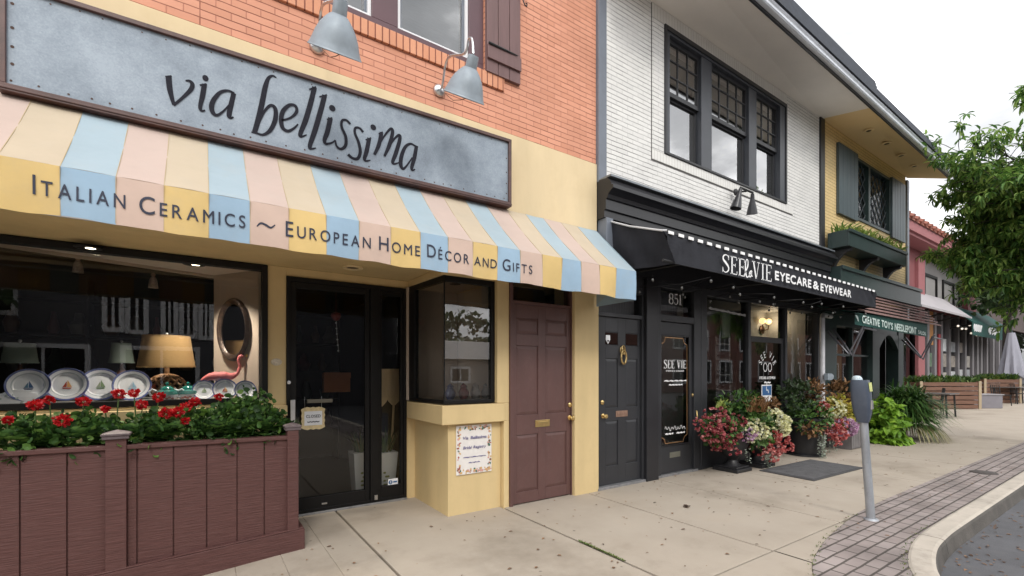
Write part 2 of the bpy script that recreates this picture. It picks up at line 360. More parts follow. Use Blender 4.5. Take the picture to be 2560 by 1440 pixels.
# slabs with real gaps between them, on a bed of dirt
m=MB(); m.poly((-9,-6,-.17),(-.85,-6,-.17),(-.85,5.2,-.17),(-9,5.2,-.17)); m.poly((-.85,-6,-.17),(.75,-6,-.035),(.75,5.2,-.035),(-.85,5.2,-.17)); m.poly((.75,-6,-.035),(2.8,-6,-.03),(2.8,5.2,-.03),(.75,5.2,-.035))
m.poly((2.8,1.2,-.03),(75,1.4,-.03),(75,9,-.03),(2.8,9,-.03)); tag(m.build('sidewalk_bed',EARTH),kind='structure')
def inner_y(x):
    pr=INNER[0]
    for q in INNER:
        if q[0]>=x and q[1]>.5 and q[0]>pr[0]: return pr[1]+(q[1]-pr[1])*(x-pr[0])/(q[0]-pr[0])
        pr=q
    return 1.9
m=MB(); js=[(-9,0),(-7.4,.006),(-5.6,.006),(-3.8,.006),(-2.1,.006),(-.4,.006),(1.14,.010),(2.605,.012),(3.735,.0085),(4.975,.0075),(6.35,.006),(7.7,.006),(9.6,.007),(11.2,.006),(12.9,.004),(14.6,.003),(17,.004),(20,.004),(24,.004),(29,.004),(36,.004),(48,.004),(75,0)]
for (a,ga),(b,gb) in zip(js,js[1:]):
    x0,x1=a+ga,b-gb; k=max(2,int((x1-x0)/.3)+1) if x0<1 else 2
    xs=[x0+(x1-x0)*i/(k-1) for i in range(k)]
    far=9.0 if a>14 else 5.05
    for i in range(k-1):
        m.sbox(xs[i],xs[i+1],1.850,far,zg(xs[i])-.05,zg(xs[i+1])-.05,zg(xs[i]),zg(xs[i+1]))
    if x1<2.75:
        for i in range(k-1): m.sbox(xs[i],xs[i+1],-6,1.832,zg(xs[i])-.05,zg(xs[i+1])-.05,zg(xs[i]),zg(xs[i+1]))
    elif a<5:
        N=8; q=[x0+(min(x1,4.93)-x0)*i/N for i in range(N+1)]
        q=[max(x,2.95) for x in q]
        lo=[(x,min(inner_y(x)+.004,1.830)) for x in q]
        pts=[(x,y,0) for x,y in lo]+[(q[-1],1.832,0),(x0 if x0>2.7 else 2.614,1.832,0)]
        if x0<2.7: pts+= [(2.614,-6,0),(2.715,-6,0),(2.735,-.2,0),(2.85,.6,0)]
        m.poly(*pts)
sw=m.build('sidewalk',CONC,bevel=.006); tag(sw,kind='structure')
m=MB()
for i in range(len(KERB)-1):
    (a,b),(c,d)=INNER[i],INNER[i+1]; (e,f),(g,h)=KERB[i],KERB[i+1]
    m.poly((a,b,.004),(e,f,.004),(g,h,.004),(c,d,.004))
tag(m.build('brick_paving',PAVE),kind='structure')
# kerb: concrete with rounded nose, in lengths with open joints
m=MB(); m.smooth=True
def kprof(i,prof):
    x,y=KERB[i]; a=KERB[max(i-1,0)]; b=KERB[min(i+1,len(KERB)-1)]
    t=Vector((b[0]-a[0],b[1]-a[1])).normalized(); n=Vector((t.y,-t.x))
    return [(x+n.x*o,y+n.y*o,z) for o,z in prof]
KP=[(.002,-.1),(.002,.006),(.02,.012),(.135,.010),(.158,0),(.168,-.02),(.19,-.14)]
cuts={6*7-1}
for i in range(len(KERB)-1):
    A=kprof(i,KP); B=kprof(i+1,KP)
    if i in cuts:
        A=[tuple(Vector(p).lerp(Vector(q),.06)) for p,q in zip(A,B)]
        m.poly(*A)
    for j in range(len(KP)-1):
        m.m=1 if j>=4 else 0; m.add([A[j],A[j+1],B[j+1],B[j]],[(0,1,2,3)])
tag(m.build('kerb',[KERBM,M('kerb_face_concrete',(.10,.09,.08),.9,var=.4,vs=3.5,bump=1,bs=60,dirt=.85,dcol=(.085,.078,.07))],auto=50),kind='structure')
# ================================================================ building 1 : stucco shop with orange brick above
YF,YS=3.95,4.9
b1=thing('stucco_shop_building','yellow stucco shop with orange brick upstairs and brown shutter','building',(1.5,4.4,0))
def p1(name,mat,lst,bevel=0,par=None): return boxes(name,mat,par or b1,lst,bevel)
ux0,ux1=-.6,P(1211,100,3.93).x; uz0=P(1000,95,3.93).z+.0; uz0=P(1211,175,3.93).z-.01
p1('brick_wall',ORANGE,[(-4,ux0,3.93,4.2,3.853,7.2),(ux1,3.86,3.93,4.2,3.853,7.2),(ux0,ux1,3.93,4.2,3.853,uz0),(ux0,ux1,3.93,4.2,uz0+1.5,7.2)])
so=p1('brick_sill',SOLD,[(ux0-.1,X_(1258,3.93),3.908,3.93,uz0-.135,uz0-.006)],.003)
p1('stucco_wall',STUC,[(-4,3.862,3.915,4.2,2.42,3.85),(-4,3.84,4.2,4.98,2.44,2.6)],.004)
p1('soffit',YEL,[(-4,3.84,4.2,4.9,2.42,2.44),(-4,3.84,3.99,4.2,2.40,2.4195)])
# upstairs window
wf=MB(); y0,y1=3.95,4.06
xa,xb,xc,xd=X_(930,3.95),X_(995,3.95),X_(1173,3.95),ux1
zb=P(1173,149,3.96).z
wf.box(ux0,ux1,y0,y1,uz0,zb); wf.box(xc,xd,y0,y1,zb,uz0+1.5); wf.box(xa,xb,y0,y1,zb,uz0+1.5); wf.box(ux0,ux0+.12,y0,y1,zb,uz0+1.5)
uw=wf.build('window',PURPLE,b1,.004)
for (l,r) in ((ux0+.12,xa),(xb,xc)):
    q=MB(); q.frame(l,r,zb,uz0+1.5,3.972,4.05,.03); sf=q.build('sash',WHT,uw,.003)
    q=MB(); q.frame(l+.03,r-.03,zb+.03,uz0+1.47,4.0,4.05,.022); q.build('sash_rail',SLATE,uw)
    q=MB(); q.poly((l+.03,4.02,zb+.03),(r-.03,4.02,zb+.03),(r-.03,4.02,uz0+1.47),(l+.03,4.02,uz0+1.47)); q.build('glass',GLU2,uw)
    q=MB(); q.box(l+.04,r-.06,4.06,4.065,zb+.04,uz0+1.46); q.build('blind',M('pale_blind',(.66,.74,.76),.8,var=.08,vs=12,stretch=(1,1,8)),uw)
p1('room_back',DARK,[(ux0,ux1,4.6,4.65,uz0,uz0+1.5)])
# shutter, slightly proud of the wall
sx0,sx1=X_(1216,3.9),X_(1301,3.9); sz0=P(1216,175,3.9).z-.005; 
s=MB(); n=3; w=(sx1-sx0)/n
for i in range(n): s.box(sx0+i*w+.003,sx0+(i+1)*w-.003,3.895,3.918,sz0,sz0+1.75)
s.box(sx0,sx1,3.916,3.928,sz0,sz0+1.75)
shut=s.build('shutter',SHUT,b1,.003)
zr=P(1216,118,3.88).z
boxes('batten',SHUT,shut,[(sx0+.004,sx1-.004,3.874,3.895,zr-.09,zr+.045)],.003)
q=MB(); q.tube([(sx0+.01,3.868,zr+.05),(sx0+.2,3.868,zr+.05),(sx1-.08,3.868,zr+.05),(sx1-.05,3.868,zr+.052)],[.012,.010,.007,.003],6); q.build('hinge_strap',IRON,shut)
q=MB(); hk=P(1308,16,3.9)
q.tube([(sx1-.02,3.9,hk.z+.1),(sx1+.0,3.87,hk.z+.06),(sx1+.02,3.87,hk.z+.02),(sx1+.035,3.87,hk.z-.005),(sx1+.06,3.87,hk.z-.008),(sx1+.065,3.87,hk.z+.018),(sx1+.045,3.87,hk.z+.022)],.007,6); q.build('hook',IRON,shut)
# recessed shopfront
WX1=.53; WZ0,WZ1=1.12,2.41
p1('shopfront_wall',YEL,[(-4,.69,YS,5.0,-.15,.99),(-4,WX1,YS,5.0,1.09,1.115),(WX1,.69,YS,5.0,1.09,2.42),(.69,1.9,YS+.002,5.0,2.335,2.42),(1.9,2.02,YS,5.0,-.05,2.42)],.003)
p1('window_ledge',YEL,[(-4,.692,4.84,5.0,.99,1.09)],.005)
q=MB(); q.frame(-4,WX1,WZ0,WZ1,4.875,4.96,.05,.05,.052); swn=q.build('shop_window',BLK,b1,.004)
q=MB(); q.poly((-3.9,4.93,WZ0+.05),(WX1-.05,4.93,WZ0+.05),(WX1-.05,4.93,WZ1-.052),(-3.9,4.93,WZ1-.052)); q.build('glass',GLS,swn)
# glass door and sidelight
dx0,dx1,dx2=.69,1.545,1.9
q=MB(); q.frame(dx0,dx2,.02,2.335,4.88,4.97,.035,.03,.045); q.box(dx1-.05,dx1+.045,4.87,4.97,.03,2.29); fr=q.build('door_frame',BLK,b1,.003)
q=MB(); q.frame(dx0+.036,dx1-.052,.035,2.288,4.89,4.945,.05,.13,.06); gd=q.build('glass_door',BLK,b1,.004)
q=MB(); q.poly((dx0+.08,4.918,.16),(dx1-.1,4.918,.16),(dx1-.1,4.918,2.23),(dx0+.08,4.918,2.23)); q.build('glass',GLD,gd)
q=MB(); hx=X_(731,4.86); q.box(hx-.022,hx+.022,4.835,4.85,.92,1.14); q.box(hx-.012,hx+.012,4.85,4.89,.95,.965); q.box(hx-.012,hx+.012,4.85,4.89,1.10,1.115); q.build('handle',CHRM,gd,.004)
q=MB(); k=P(722,956,4.88); q.lathe([(.0,0),(.017,0),(.017,.012),(0,.014)],k,12,Matrix.Rotation(R(90),3,'X')); q.build('lock_cylinder',CHRM,gd)
q=MB(); k=P(800,1003,4.86); q.box(k.x-.12,k.x+.12,4.855,4.885,k.z-.016,k.z+.022); q.build('push_bar',M('dull_bronze',(.16,.15,.12),.4,metal=.7),gd,.004)
q=MB(); q.box(dx1-.012,dx1+.02,4.855,4.872,.05,.10); q.box(dx0+.32,dx0+.37,4.88,4.889,.08,.095); q.build('floor_bolt',CHRM,gd)
q=MB(); q.frame(dx1+.047,dx2-.037,.035,2.288,4.89,4.945,.03,.14,.05); sl=q.build('sidelight',BLK,b1,.004)
q=MB(); q.poly((dx1+.07,4.918,.16),(dx2-.06,4.918,.16),(dx2-.06,4.918,2.24),(dx1+.07,4.918,2.24)); q.build('glass',GLD,sl)
st=P(983,1205,4.9); q=MB(); q.box(st.x-.055,st.x+.055,4.908,4.913,st.z-.035,st.z+.035); stk=q.build('sticker',M('white_vinyl',(.75,.77,.8),.5),sl)
q=MB(); q.disc((st.x-.027,4.906,st.z),.022,(0,-1,0)); q.box(st.x+.003,st.x+.045,4.904,4.907,st.z-.008,st.z+.008); q.build('sticker_print',M('blue_print',(.04,.12,.28),.5),stk)
q=MB(); q.m=0; q.box(st.x-.031,st.x-.023,4.903,4.9055,st.z-.012,st.z+.014); q.build('sticker_symbol',M('white_vinyl',(.75,.77,.8),.5),stk)
p1('threshold',M('worn_steel',(.3,.3,.31),.5,metal=.6,var=.3,vs=12),[(dx0,dx2,4.86,4.98,-.005,.019)],.003)
# bay window on a boxed base
BY=4.04; BR=X_(1252,BY+.01); LR=X_(1262,BY-.065)
q=MB(); bl=X_(1120,BY+.01); q.hexa([(bl,BY+.01,-.02),(BR,BY+.01,-.02),(BR,4.95,-.02),(2.0,4.95,-.02),(bl,BY+.01,.9),(BR,BY+.01,.9),(BR,4.95,.9),(2.0,4.95,.9)]); bay=q.build('bay_base',YEL,b1,.005)
q=MB(); ll=X_(1106,BY-.065); q.hexa([(ll,BY-.065,.9),(LR,BY-.065,.9),(LR,4.9,.9),(1.90,4.9,.9),(ll,BY-.065,1.085),(LR,BY-.065,1.085),(LR,4.9,1.085),(1.90,4.9,1.085)]); q.build('bay_ledge',YEL,b1,.006)
q=MB(); X0,X1=X_(1110,BY),X_(1237,BY)
Z0,Z1=1.095,2.345
fw=.045
q.box(X0,X0+.012,BY,BY+.012,Z0,Z1)
q.box(X1-fw,X1,BY,BY+.06,Z0,Z1); q.box(X0+.012,X1-fw,BY,BY+.05,Z0,Z0+.035); q.box(X0+.012,X1-fw,BY,BY+.05,Z1-.055,Z1)
# side frame of the bay runs back to the door wall
q.hexa([(X0,BY+.012,Z0),(X0+.05,BY+.012,Z0),(X0-.0,4.88,Z0),(X0-.05,4.88,Z0),(X0,BY+.012,Z0+.035),(X0+.05,BY+.012,Z0+.035),(X0,4.88,Z0+.035),(X0-.05,4.88,Z0+.035)])
q.hexa([(X0,BY+.012,Z1-.055),(X0+.05,BY+.012,Z1-.055),(X0-.0,4.88,Z1-.055),(X0-.05,4.88,Z1-.055),(X0,BY+.012,Z1),(X0+.05,BY+.012,Z1),(X0,4.88,Z1),(X0-.05,4.88,Z1)])
q.box(X0-.048,X0+.0,4.66,4.88,Z0+.035,Z1-.055)
bw=q.build('bay_window',BLK,b1,.003)
q=MB(); q.poly((X0+.012,BY+.02,Z0+.035),(X1-fw,BY+.02,Z0+.035),(X1-fw,BY+.02,Z1-.055),(X0+.012,BY+.02,Z1-.055)); q.build('glass',GLB,bw)
q=MB(); q.poly((X0-.03,4.66,Z0+.035),(X0+.01,BY+.012,Z0+.035),(X0+.01,BY+.012,Z1-.055),(X0-.03,4.66,Z1-.055)); q.build('side_glass',GLD,bw)
p1('bay_header',YEL,[(X0-.03,X1,BY,4.9,2.347,2.418)],.003)
p1('bay_lining',INT,[(X1-.03,X1-.01,BY+.07,4.88,1.10,2.32),(X0+.01,X1-.04,BY+.03,4.86,2.325,2.343),(2.3,X1-.04,4.80,4.86,1.10,2.32)])
p1('bay_back',INT,[(X0-.06,2.3,4.82,4.87,1.1,2.0),(X0-.06,2.3,4.82,4.87,2.001,2.34)])
p1('building_shell',DARK,[(-4,3.86,9,9.1,-.2,7),(3.80,3.86,4.2,9,-.2,7),(-4.1,-4.0,4.2,9,-.2,7),(-4,3.86,4.2,9,6.95,7.05),(2.0,3.8,8.2,8.3,-.1,2.4),(-4,3.8,4.2,9,-.25,-.17)])
p1('bay_shelf',INT,[(X0+.02,X1-.05,BY+.06,4.86,1.087,1.13)])
p1('pilaster',YEL,[(X1+.002,X_(1273,3.995),3.995,4.9,1.087,2.418),(LR+.003,X_(1273,3.995),3.995,4.9,.9,1.087),(BR+.003,X_(1273,3.995),3.995,4.9,-.02,.9)],.005)
p1('pilaster',YEL,[(X_(1437,3.93),X_(1497,3.93),3.93,4.3,-.02,2.418)],.006)
# brown six-panel door
DY=3.985; DX0,DX1=X_(1275,3.99)+.002,X_(1437,3.93)-.002
q=MB(); q.box(DX0-.008,DX0+.03,DY-.01,DY+.12,0,2.418); q.box(DX1-.012,DX1+.004,DY-.01,DY+.12,0,2.418); q.box(DX0+.03,DX1-.012,DY,DY+.12,2.13,2.165); q.box(DX0+.03,DX1-.012,DY,DY+.12,2.395,2.418); q.build('door_frame',BROWN,b1,.003)
q=MB(); q.poly((DX0+.03,DY+.04,2.165),(DX1-.012,DY+.04,2.165),(DX1-.012,DY+.04,2.395),(DX0+.03,DY+.04,2.395)); q.build('transom_glass',GLD,b1)
p1('transom_back',DARK,[(DX0,DX1,DY+.5,DY+.52,2.1,2.42),(DX0,DX1,DY+.12,DY+.5,2.08,2.10)])
def panel_door(par,name,x0,x1,z0,z1,y,mat,cols,rows,rail=.006,rec=.011):
    """a door leaf: stiles and rails butted round sunk, moulded panels"""
    q=MB(); xs=[x0]+[c for ab in cols for c in ab]+[x1]; zs=[z0]+[c for ab in rows for c in ab]+[z1]
    for i in range(0,len(xs),2): q.box(xs[i],xs[i+1],y,y+.045,z0,z1)
    for (a,b) in cols:
        for i in range(0,len(zs),2): q.box(a,b,y,y+.045,zs[i],zs[i+1])
    d=q.build(name,mat,par,.003)
    for (a,b) in cols:
        for (c,e) in rows:
            q=MB(); q.box(a,b,y+rec,y+.04,c,e)
            k=.035
            A=[(a+.004,y+rec,c+.004),(b-.004,y+rec,c+.004),(b-.004,y+rec,e-.004),(a+.004,y+rec,e-.004)]
            B=[(a+k,y+.002,c+k),(b-k,y+.002,c+k),(b-k,y+.002,e-k),(a+k,y+.002,e-k)]
            q.add([(p[0],p[1]-.0005,p[2]) for p in A]+B,[(4,5,6,7),(0,1,5,4),(1,2,6,5),(2,3,7,6),(3,0,4,7)])
            q.build('panel',mat,d)
    return d
xa,xb,xc,xd=[X_(p,DY) for p in (1291,1346,1364,1417)]
zz=lambda y,x=1355: P(x,y,DY).z
d1=panel_door(b1,'brown_door',DX0+.032,DX1-.014,.012,2.128,DY+.005,BROWN,[(xa,xb),(xc,xd)],[(zz(1222),zz(1083)),(zz(1035),zz(866)),(zz(838),zz(798))])
def knob(par,c,r=.03,mat=BRASS,rose=True):
    q=MB(); rot=Matrix.Rotation(R(90),3,'X')
    q.lathe([(r*.95,0),(r*.95,.006),(r*.4,.012),(r*.35,.03),(r*.85,.042),(r*.95,.055),(r*.7,.068),(0,.072)],c,16,rot); return q.build('door_knob',mat,par)
def bolt(par,c,r=.027,mat=BRASS):
    q=MB(); rot=Matrix.Rotation(R(90),3,'X'); q.lathe([(r,0),(r,.012),(r*.6,.02),(0,.021)],c,16,rot); return q.build('deadbolt',mat,par)
def slot(par,c,w,h,mat=BRASS):
    q=MB(); q.box(c.x-w/2,c.x+w/2,c.y-.006,c.y,c.z-h/2,c.z+h/2); q.box(c.x-w*.38,c.x+w*.38,c.y-.012,c.y-.006,c.z-h*.12,c.z+h*.28); return q.build('mail_slot',mat,par,.002)
knob(d1,P(1424,1044,DY+.004),.03); bolt(d1,P(1424,1012,DY+.004)); slot(d1,P(1356,1058,DY+.004),.2,.075)
# what is behind the glass
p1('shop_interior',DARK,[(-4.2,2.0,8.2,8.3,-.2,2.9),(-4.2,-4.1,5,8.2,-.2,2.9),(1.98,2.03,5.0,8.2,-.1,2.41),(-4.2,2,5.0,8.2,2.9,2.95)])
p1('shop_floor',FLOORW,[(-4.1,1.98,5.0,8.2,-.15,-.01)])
A=(.46,4.965); Bp=(.115,5.49); Cp=(-1.25,5.03); Cq=(-1.7,4.99)
q=MB(); q.prism([(A[0],A[1],1.1),(Bp[0],Bp[1],1.1),(Bp[0]+.03,Bp[1]+.02,1.1),(A[0]+.06,A[1],1.1)],(0,0,1.3)); 
q.build('display_side_wall',INT,b1)
q=MB(); q.prism([(-1.7,4.97,2.375),(.46,4.97,2.375),(Bp[0],Bp[1],2.375),(Cp[0],Cp[1],2.375)],(0,0,.05)); q.build('display_ceiling',M('display_ceiling_bounce',(.85,.76,.66),.8,var=.04),b1)  # ceiling colour lightened past the beige to paint in daylight bounce
q=MB(); q.prism([(Cp[0],Cp[1],2.35),(Bp[0],Bp[1],2.35),(Bp[0],Bp[1]+.03,2.35),(Cp[0],Cp[1]+.03,2.35)],(0,0,.07)); q.build('display_header',INT,b1)
p1('display_floor',M('shelf_white',(.5,.48,.46),.6),[(-3.9,.45,4.965,6.2,1.05,1.145)])
for (px,py) in ((220,618),(485,660)):
    z=2.374; r=ray(px,py); t=(z-EYE)/r.z; c=Vector((r.x*t,r.y*t,z))
    q=MB(); q.lathe([(.055,0),(.085,0),(.085,-.008),(.055,-.008)],c,20,cap=False); q.disc((c.x,c.y,c.z-.002),.058,(0,0,-1)); k=q.build('ceiling_light',BLK,b1)
    q=MB(); q.disc((c.x+.012,c.y+.02,c.z-.004),.032,(0,0,-1)); q.build('bulb',emit('warm_lamp',(1,.86,.62),6),k)
    ld=bpy.data.lights.new('window_lamp','SPOT'); ld.energy=95; ld.color=(1,.9,.76); ld.spot_size=R(112); ld.spot_blend=.5; ld.shadow_soft_size=.05; lo=bpy.data.objects.new('window_lamp',ld); COL.objects.link(lo); lo.location=(c.x,c.y,c.z-.02); lo.parent=b1; lo.location=lo.location-b1.location
r=ray(882,668); t=(2.42-EYE)/r.z; c=Vector((r.x*t,r.y*t,2.42))
q=MB(); q.lathe([(.06,-.002),(.095,-.002),(.095,-.012),(.06,-.012),(.06,-.002)],c,24,cap=False); k=q.build('recessed_light',M('cream_trim',(.75,.6,.36),.5),b1)
q=MB(); q.disc((c.x,c.y,c.z-.0035),.062,(0,0,-1),20); q.build('reflector',M('dark_reflector',(.1,.06,.03),.3,metal=.4),k)
c=Vector((2.2,4.3,2.323)); q=MB(); q.disc(c,.06,(0,0,-1)); q.build('bay_light',BLK,b1)
# corner board between the two buildings belongs to the white one
# ================================================================ striped awning
YV=3.31; AX0,AX1=-1.95,3.84; ZT,ZF,ZB=3.06,2.478,2.19
SC={'y':((.64,.465,.20),(.47,.39,.285)),'b':((.30,.425,.545),(.31,.39,.435)),'p':((.565,.425,.355),(.475,.37,.32))}  # second colour of each pair: same cloth, with the skylight's paling painted in
aw=thing('striped_awning','shop awning in broad yellow, blue and pink stripes with a lettered valance','awning',(1,3.6,2.4))
edges=[150,290,410,522,625,722,815,898,977,1050,1120,1182,1243,1300,1355,1405,1452,1498,1540,1590]
xs=[X_(p,YV) for p in edges]; xs[-1]=AX1
while xs[0]>AX0: xs.insert(0,xs[0]-.2235)
seq='ybp'; last=len(xs)-2
vm=[M('valance_'+k,SC[k][0],.8,var=.09,vs=2.2,bump=.35,bs=14,spec=.2,dirt=.16,dcol=(.36,.32,.27)) for k in 'ybp']
cm=[M('canopy_skylit_'+k,SC[k][1],.75,var=.08,vs=1.8,bump=.4,bs=12,spec=.3,sheen=.15,dirt=.18,dcol=(.42,.39,.34)) for k in 'ybp']
seam=M('awning_seam',(.42,.33,.2),.8)
def stripe(i): return {0:1,1:0,2:2}[(last-i)%3]        # the last stripe is blue, then yellow, then pink
vy=lambda x,t:YV+(.009*math.sin(x*7.1+.6)+.006*math.sin(x*16.3)+.003*math.sin(x*41))*t-.006*math.sin(math.pi*t)
ZBx=lambda x:2.210-.0095*x
cv=MB(); va=MB()
for i in range(len(xs)-1):
    a,b=xs[i],xs[i+1]; cv.m=va.m=stripe(i); n=5
    for k in range(n):
        t0,t1=k/n,(k+1)/n; sag=lambda t:-.018*math.sin(math.pi*t)
        f=lambda t:(3.9+(YV-3.9)*t, ZT+(ZF-ZT)*t+sag(t))
        (ya,za),(yb,zb_)=f(t0),f(t1); NU=4; pk=lambda u,t:-.007*math.sin(math.pi*u)*math.sin(math.pi*min(1,t+.12))+.003*math.sin(a*31+t*7)*math.sin(math.pi*u)
        cv.smooth=True; cv.add([(a+(b-a)*u/NU,y_,z_+pk(u/NU,t_)) for (y_,z_,t_) in ((yb,zb_,t1),(ya,za,t0)) for u in range(NU+1)],[(u,u+1,NU+2+u,NU+1+u) for u in range(NU)]); cv.smooth=False
    va.smooth=True; NU=6; pts=[]
    for k in range(5):
        t=k/4
        for u in range(NU+1):
            x=a+(b-a)*u/NU; pts.append((x,vy(x,t),ZF+(ZBx(x)-ZF)*t+(.004*math.sin(x*8.3)+.003*math.sin(x*19))*t))
    va.add(pts,[((k+1)*(NU+1)+u,(k+1)*(NU+1)+u+1,k*(NU+1)+u+1,k*(NU+1)+u) for k in range(4) for u in range(NU)]); va.smooth=False
cv.m=stripe(last); cv.poly((AX1,YV,ZF),(AX1,3.9,ZF-.28),(AX1,3.9,ZT))
va.m=stripe(last); va.poly((AX1,YV,ZBx(AX1)),(AX1,3.9,ZBx(AX1)),(AX1,3.9,ZF-.28),(AX1,YV,ZF))
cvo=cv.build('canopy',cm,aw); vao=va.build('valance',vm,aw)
q=MB()
for x in xs[1:-1]:
    q.hexa([(x-.0016,vy(x,1)-.003,ZBx(x)+.006),(x+.0016,vy(x,1)-.003,ZBx(x)+.006),(x+.0016,vy(x,1)+.003,ZBx(x)+.006),(x-.0016,vy(x,1)+.003,ZBx(x)+.006),(x-.0016,vy(x,0)-.009,ZF-.002),(x+.0016,vy(x,0)-.009,ZF-.002),(x+.0016,vy(x,0)+.003,ZF-.002),(x-.0016,vy(x,0)+.003,ZF-.002)])
    q.prism([(x-.0016,YV,ZF+.0015),(x-.0016,YV+.3,ZF+.29-.012),(x-.0016,3.9,ZT+.002),(x-.0016,3.9,ZT-.006),(x-.0016,YV+.3,ZF+.26-.012),(x-.0016,YV,ZF-.004)],(.0032,0,0))
q.build('seam',seam,aw)
q=MB()
q.tube([(AX0,YV+.03,ZF-.02),(AX1-.02,YV+.03,ZF-.02)],.012,6); q.tube([(AX0,YV+.03,ZB+.04),(AX1-.02,YV+.03,ZB+.04)],.010,6)
for x in (AX0+.1,.2,2.0,AX1-.03): q.tube([(x,YV+.03,ZB+.04),(x,YV+.03,ZF-.02),(x,3.9,ZT-.04)],.011,6)
q.build('awning_frame',CHRM,aw)
INK=M('navy_lettering',(.018,.022,.045),.6,var=.1)
q=MB()
for w,a,b,sm in (('ITALIAN',(82,485),(314,524),.77),('CERAMICS',(349,534),(613,571),.77),('EUROPEAN',(714,591),(926,622),.77),('HOME',(947,625),(1048,642),.77),('DÉCOR',(1066,643),(1171,661),.77),('AND',(1185,663),(1241,672),None),('GIFTS',(1255,676),(1329,686),.77)):
    pa,pb=P(*a,YV),P(*b,YV); h=.105 if w!='AND' else .078
    write(q,w,pa.x,pb.x,pa.z,h,YV-.009,small=sm,gap=.21,zend=pb.z,bold=.0007,fn=lambda xx,zz:(xx,vy(xx,(ZF-zz)/(ZF-ZB))-.004,zz))
pts=[P(642,566,YV-.009),P(652,558,YV-.009),P(664,562,YV-.009),P(677,569,YV-.009),P(688,562,YV-.009)]
q.ribbon(pts,[.006,.012,.014,.012,.006],(0,-1,0)); q.build('lettering',INK,aw)
# ================================================================ galvanised sign
GALV,nt,bs=newmat('galvanised_sheet'); L=nt.links.new
geo=nn(nt,'ShaderNodeNewGeometry'); v1=nn(nt,'ShaderNodeTexVoronoi'); v1.inputs['Scale'].default_value=85; L(geo.outputs['Position'],v1.inputs['Vector'])
n1=nn(nt,'ShaderNodeTexNoise'); n1.inputs['Scale'].default_value=2.6; n1.inputs['Detail'].default_value=8; n1.inputs['Roughness'].default_value=.7; L(geo.outputs['Position'],n1.inputs['Vector'])
n2=nn(nt,'ShaderNodeTexNoise'); n2.inputs['Scale'].default_value=95; n2.inputs['Detail'].default_value=3; L(geo.outputs['Position'],n2.inputs['Vector'])
bw_=nn(nt,'ShaderNodeRGBToBW'); L(v1.outputs['Color'],bw_.inputs[0])
a1=nn(nt,'ShaderNodeMath',operation='MULTIPLY_ADD'); L(bw_.outputs[0],a1.inputs[0]); a1.inputs[1].default_value=.10; L(n1.outputs[0],a1.inputs[2])
a2=nn(nt,'ShaderNodeMath',operation='MULTIPLY_ADD'); L(n2.outputs[0],a2.inputs[0]); a2.inputs[1].default_value=.28; L(a1.outputs[0],a2.inputs[2])
cc=ramp(nt,a2.outputs[0],[(.44,(.165,.195,.235)),(.64,(.235,.28,.33)),(.84,(.32,.37,.425))]); L(cc,bs.inputs['Base Color'])
bs.inputs['Metallic'].default_value=.15; bs.inputs['Roughness'].default_value=.55
SF=3.82
sTL,sTR,sBL,sBR=P(170,0,SF),P(1278,350,SF),P(0,224,SF),P(1270,516,SF)
sx0=-.955; sx1=sTR.x; zt=(sTL.z+sTR.z)/2; zb=(sBL.z+sBR.z)/2
sg=thing('shop_sign','long galvanised metal shop sign in a rusty brown frame with hand-painted lettering','sign',((sx0+sx1)/2,SF,zb))
FRM=M('rusty_sign_frame',(.085,.042,.036),.42,var=.35,vs=9,dirt=.2,dcol=(.2,.09,.05))
q=MB(); fw=.032
q.sbox(sx0,sx1,SF-.01,SF+.095,sBL.z-.0,sBR.z-.0,sBL.z+.045,sBR.z+.045); q.sbox(sx0,sx1,SF-.01,SF+.095,sTL.z-.03,sTR.z-.03,sTL.z,sTR.z)
q.box(sx0,sx0+fw,SF-.009,SF+.09,sBL.z+.045,sTL.z-.03); q.box(sx1-fw,sx1,SF-.009,SF+.09,sBR.z+.045,sTR.z-.03)
q.sbox(sx0,sx1,SF-.016,SF-.0101,sBL.z+.012,sBR.z+.012,sBL.z+.026,sBR.z+.026)
q.build('sign_frame',FRM,sg,.004)
q=MB(); q.sbox(sx0+fw,sx1-fw,SF+.012,SF+.03,sBL.z+.045,sBR.z+.045,sTL.z-.03,sTR.z-.03); pn=q.build('sign_panel',GALV,sg)
q=MB(); rg=random.Random(3); x=sx0+.05
while x<sx1-.05:
    t=(x-sx0)/(sx1-sx0)
    q.disc((x,SF+.0105,sBL.z+.075+(sBR.z-sBL.z)*t+rg.uniform(-.006,.006)),.0065,(0,-1,0),8)
    if rg.random()<.8: q.disc((x+.05,SF+.0105,sTL.z-.05+(sTR.z-sTL.z)*t+rg.uniform(-.006,.006)),.005,(0,-1,0),8)
    x+=rg.uniform(.075,.14)
for z in (.15,.25,.36,.5):
    q.disc((sx0+.055,SF+.0105,zb+z),.009,(0,-1,0),8); q.disc((sx1-.05,SF+.0105,zb+z),.007,(0,-1,0),8)
q.build('rivet',M('rust_rivet',(.07,.035,.025),.7,var=.4),pn)
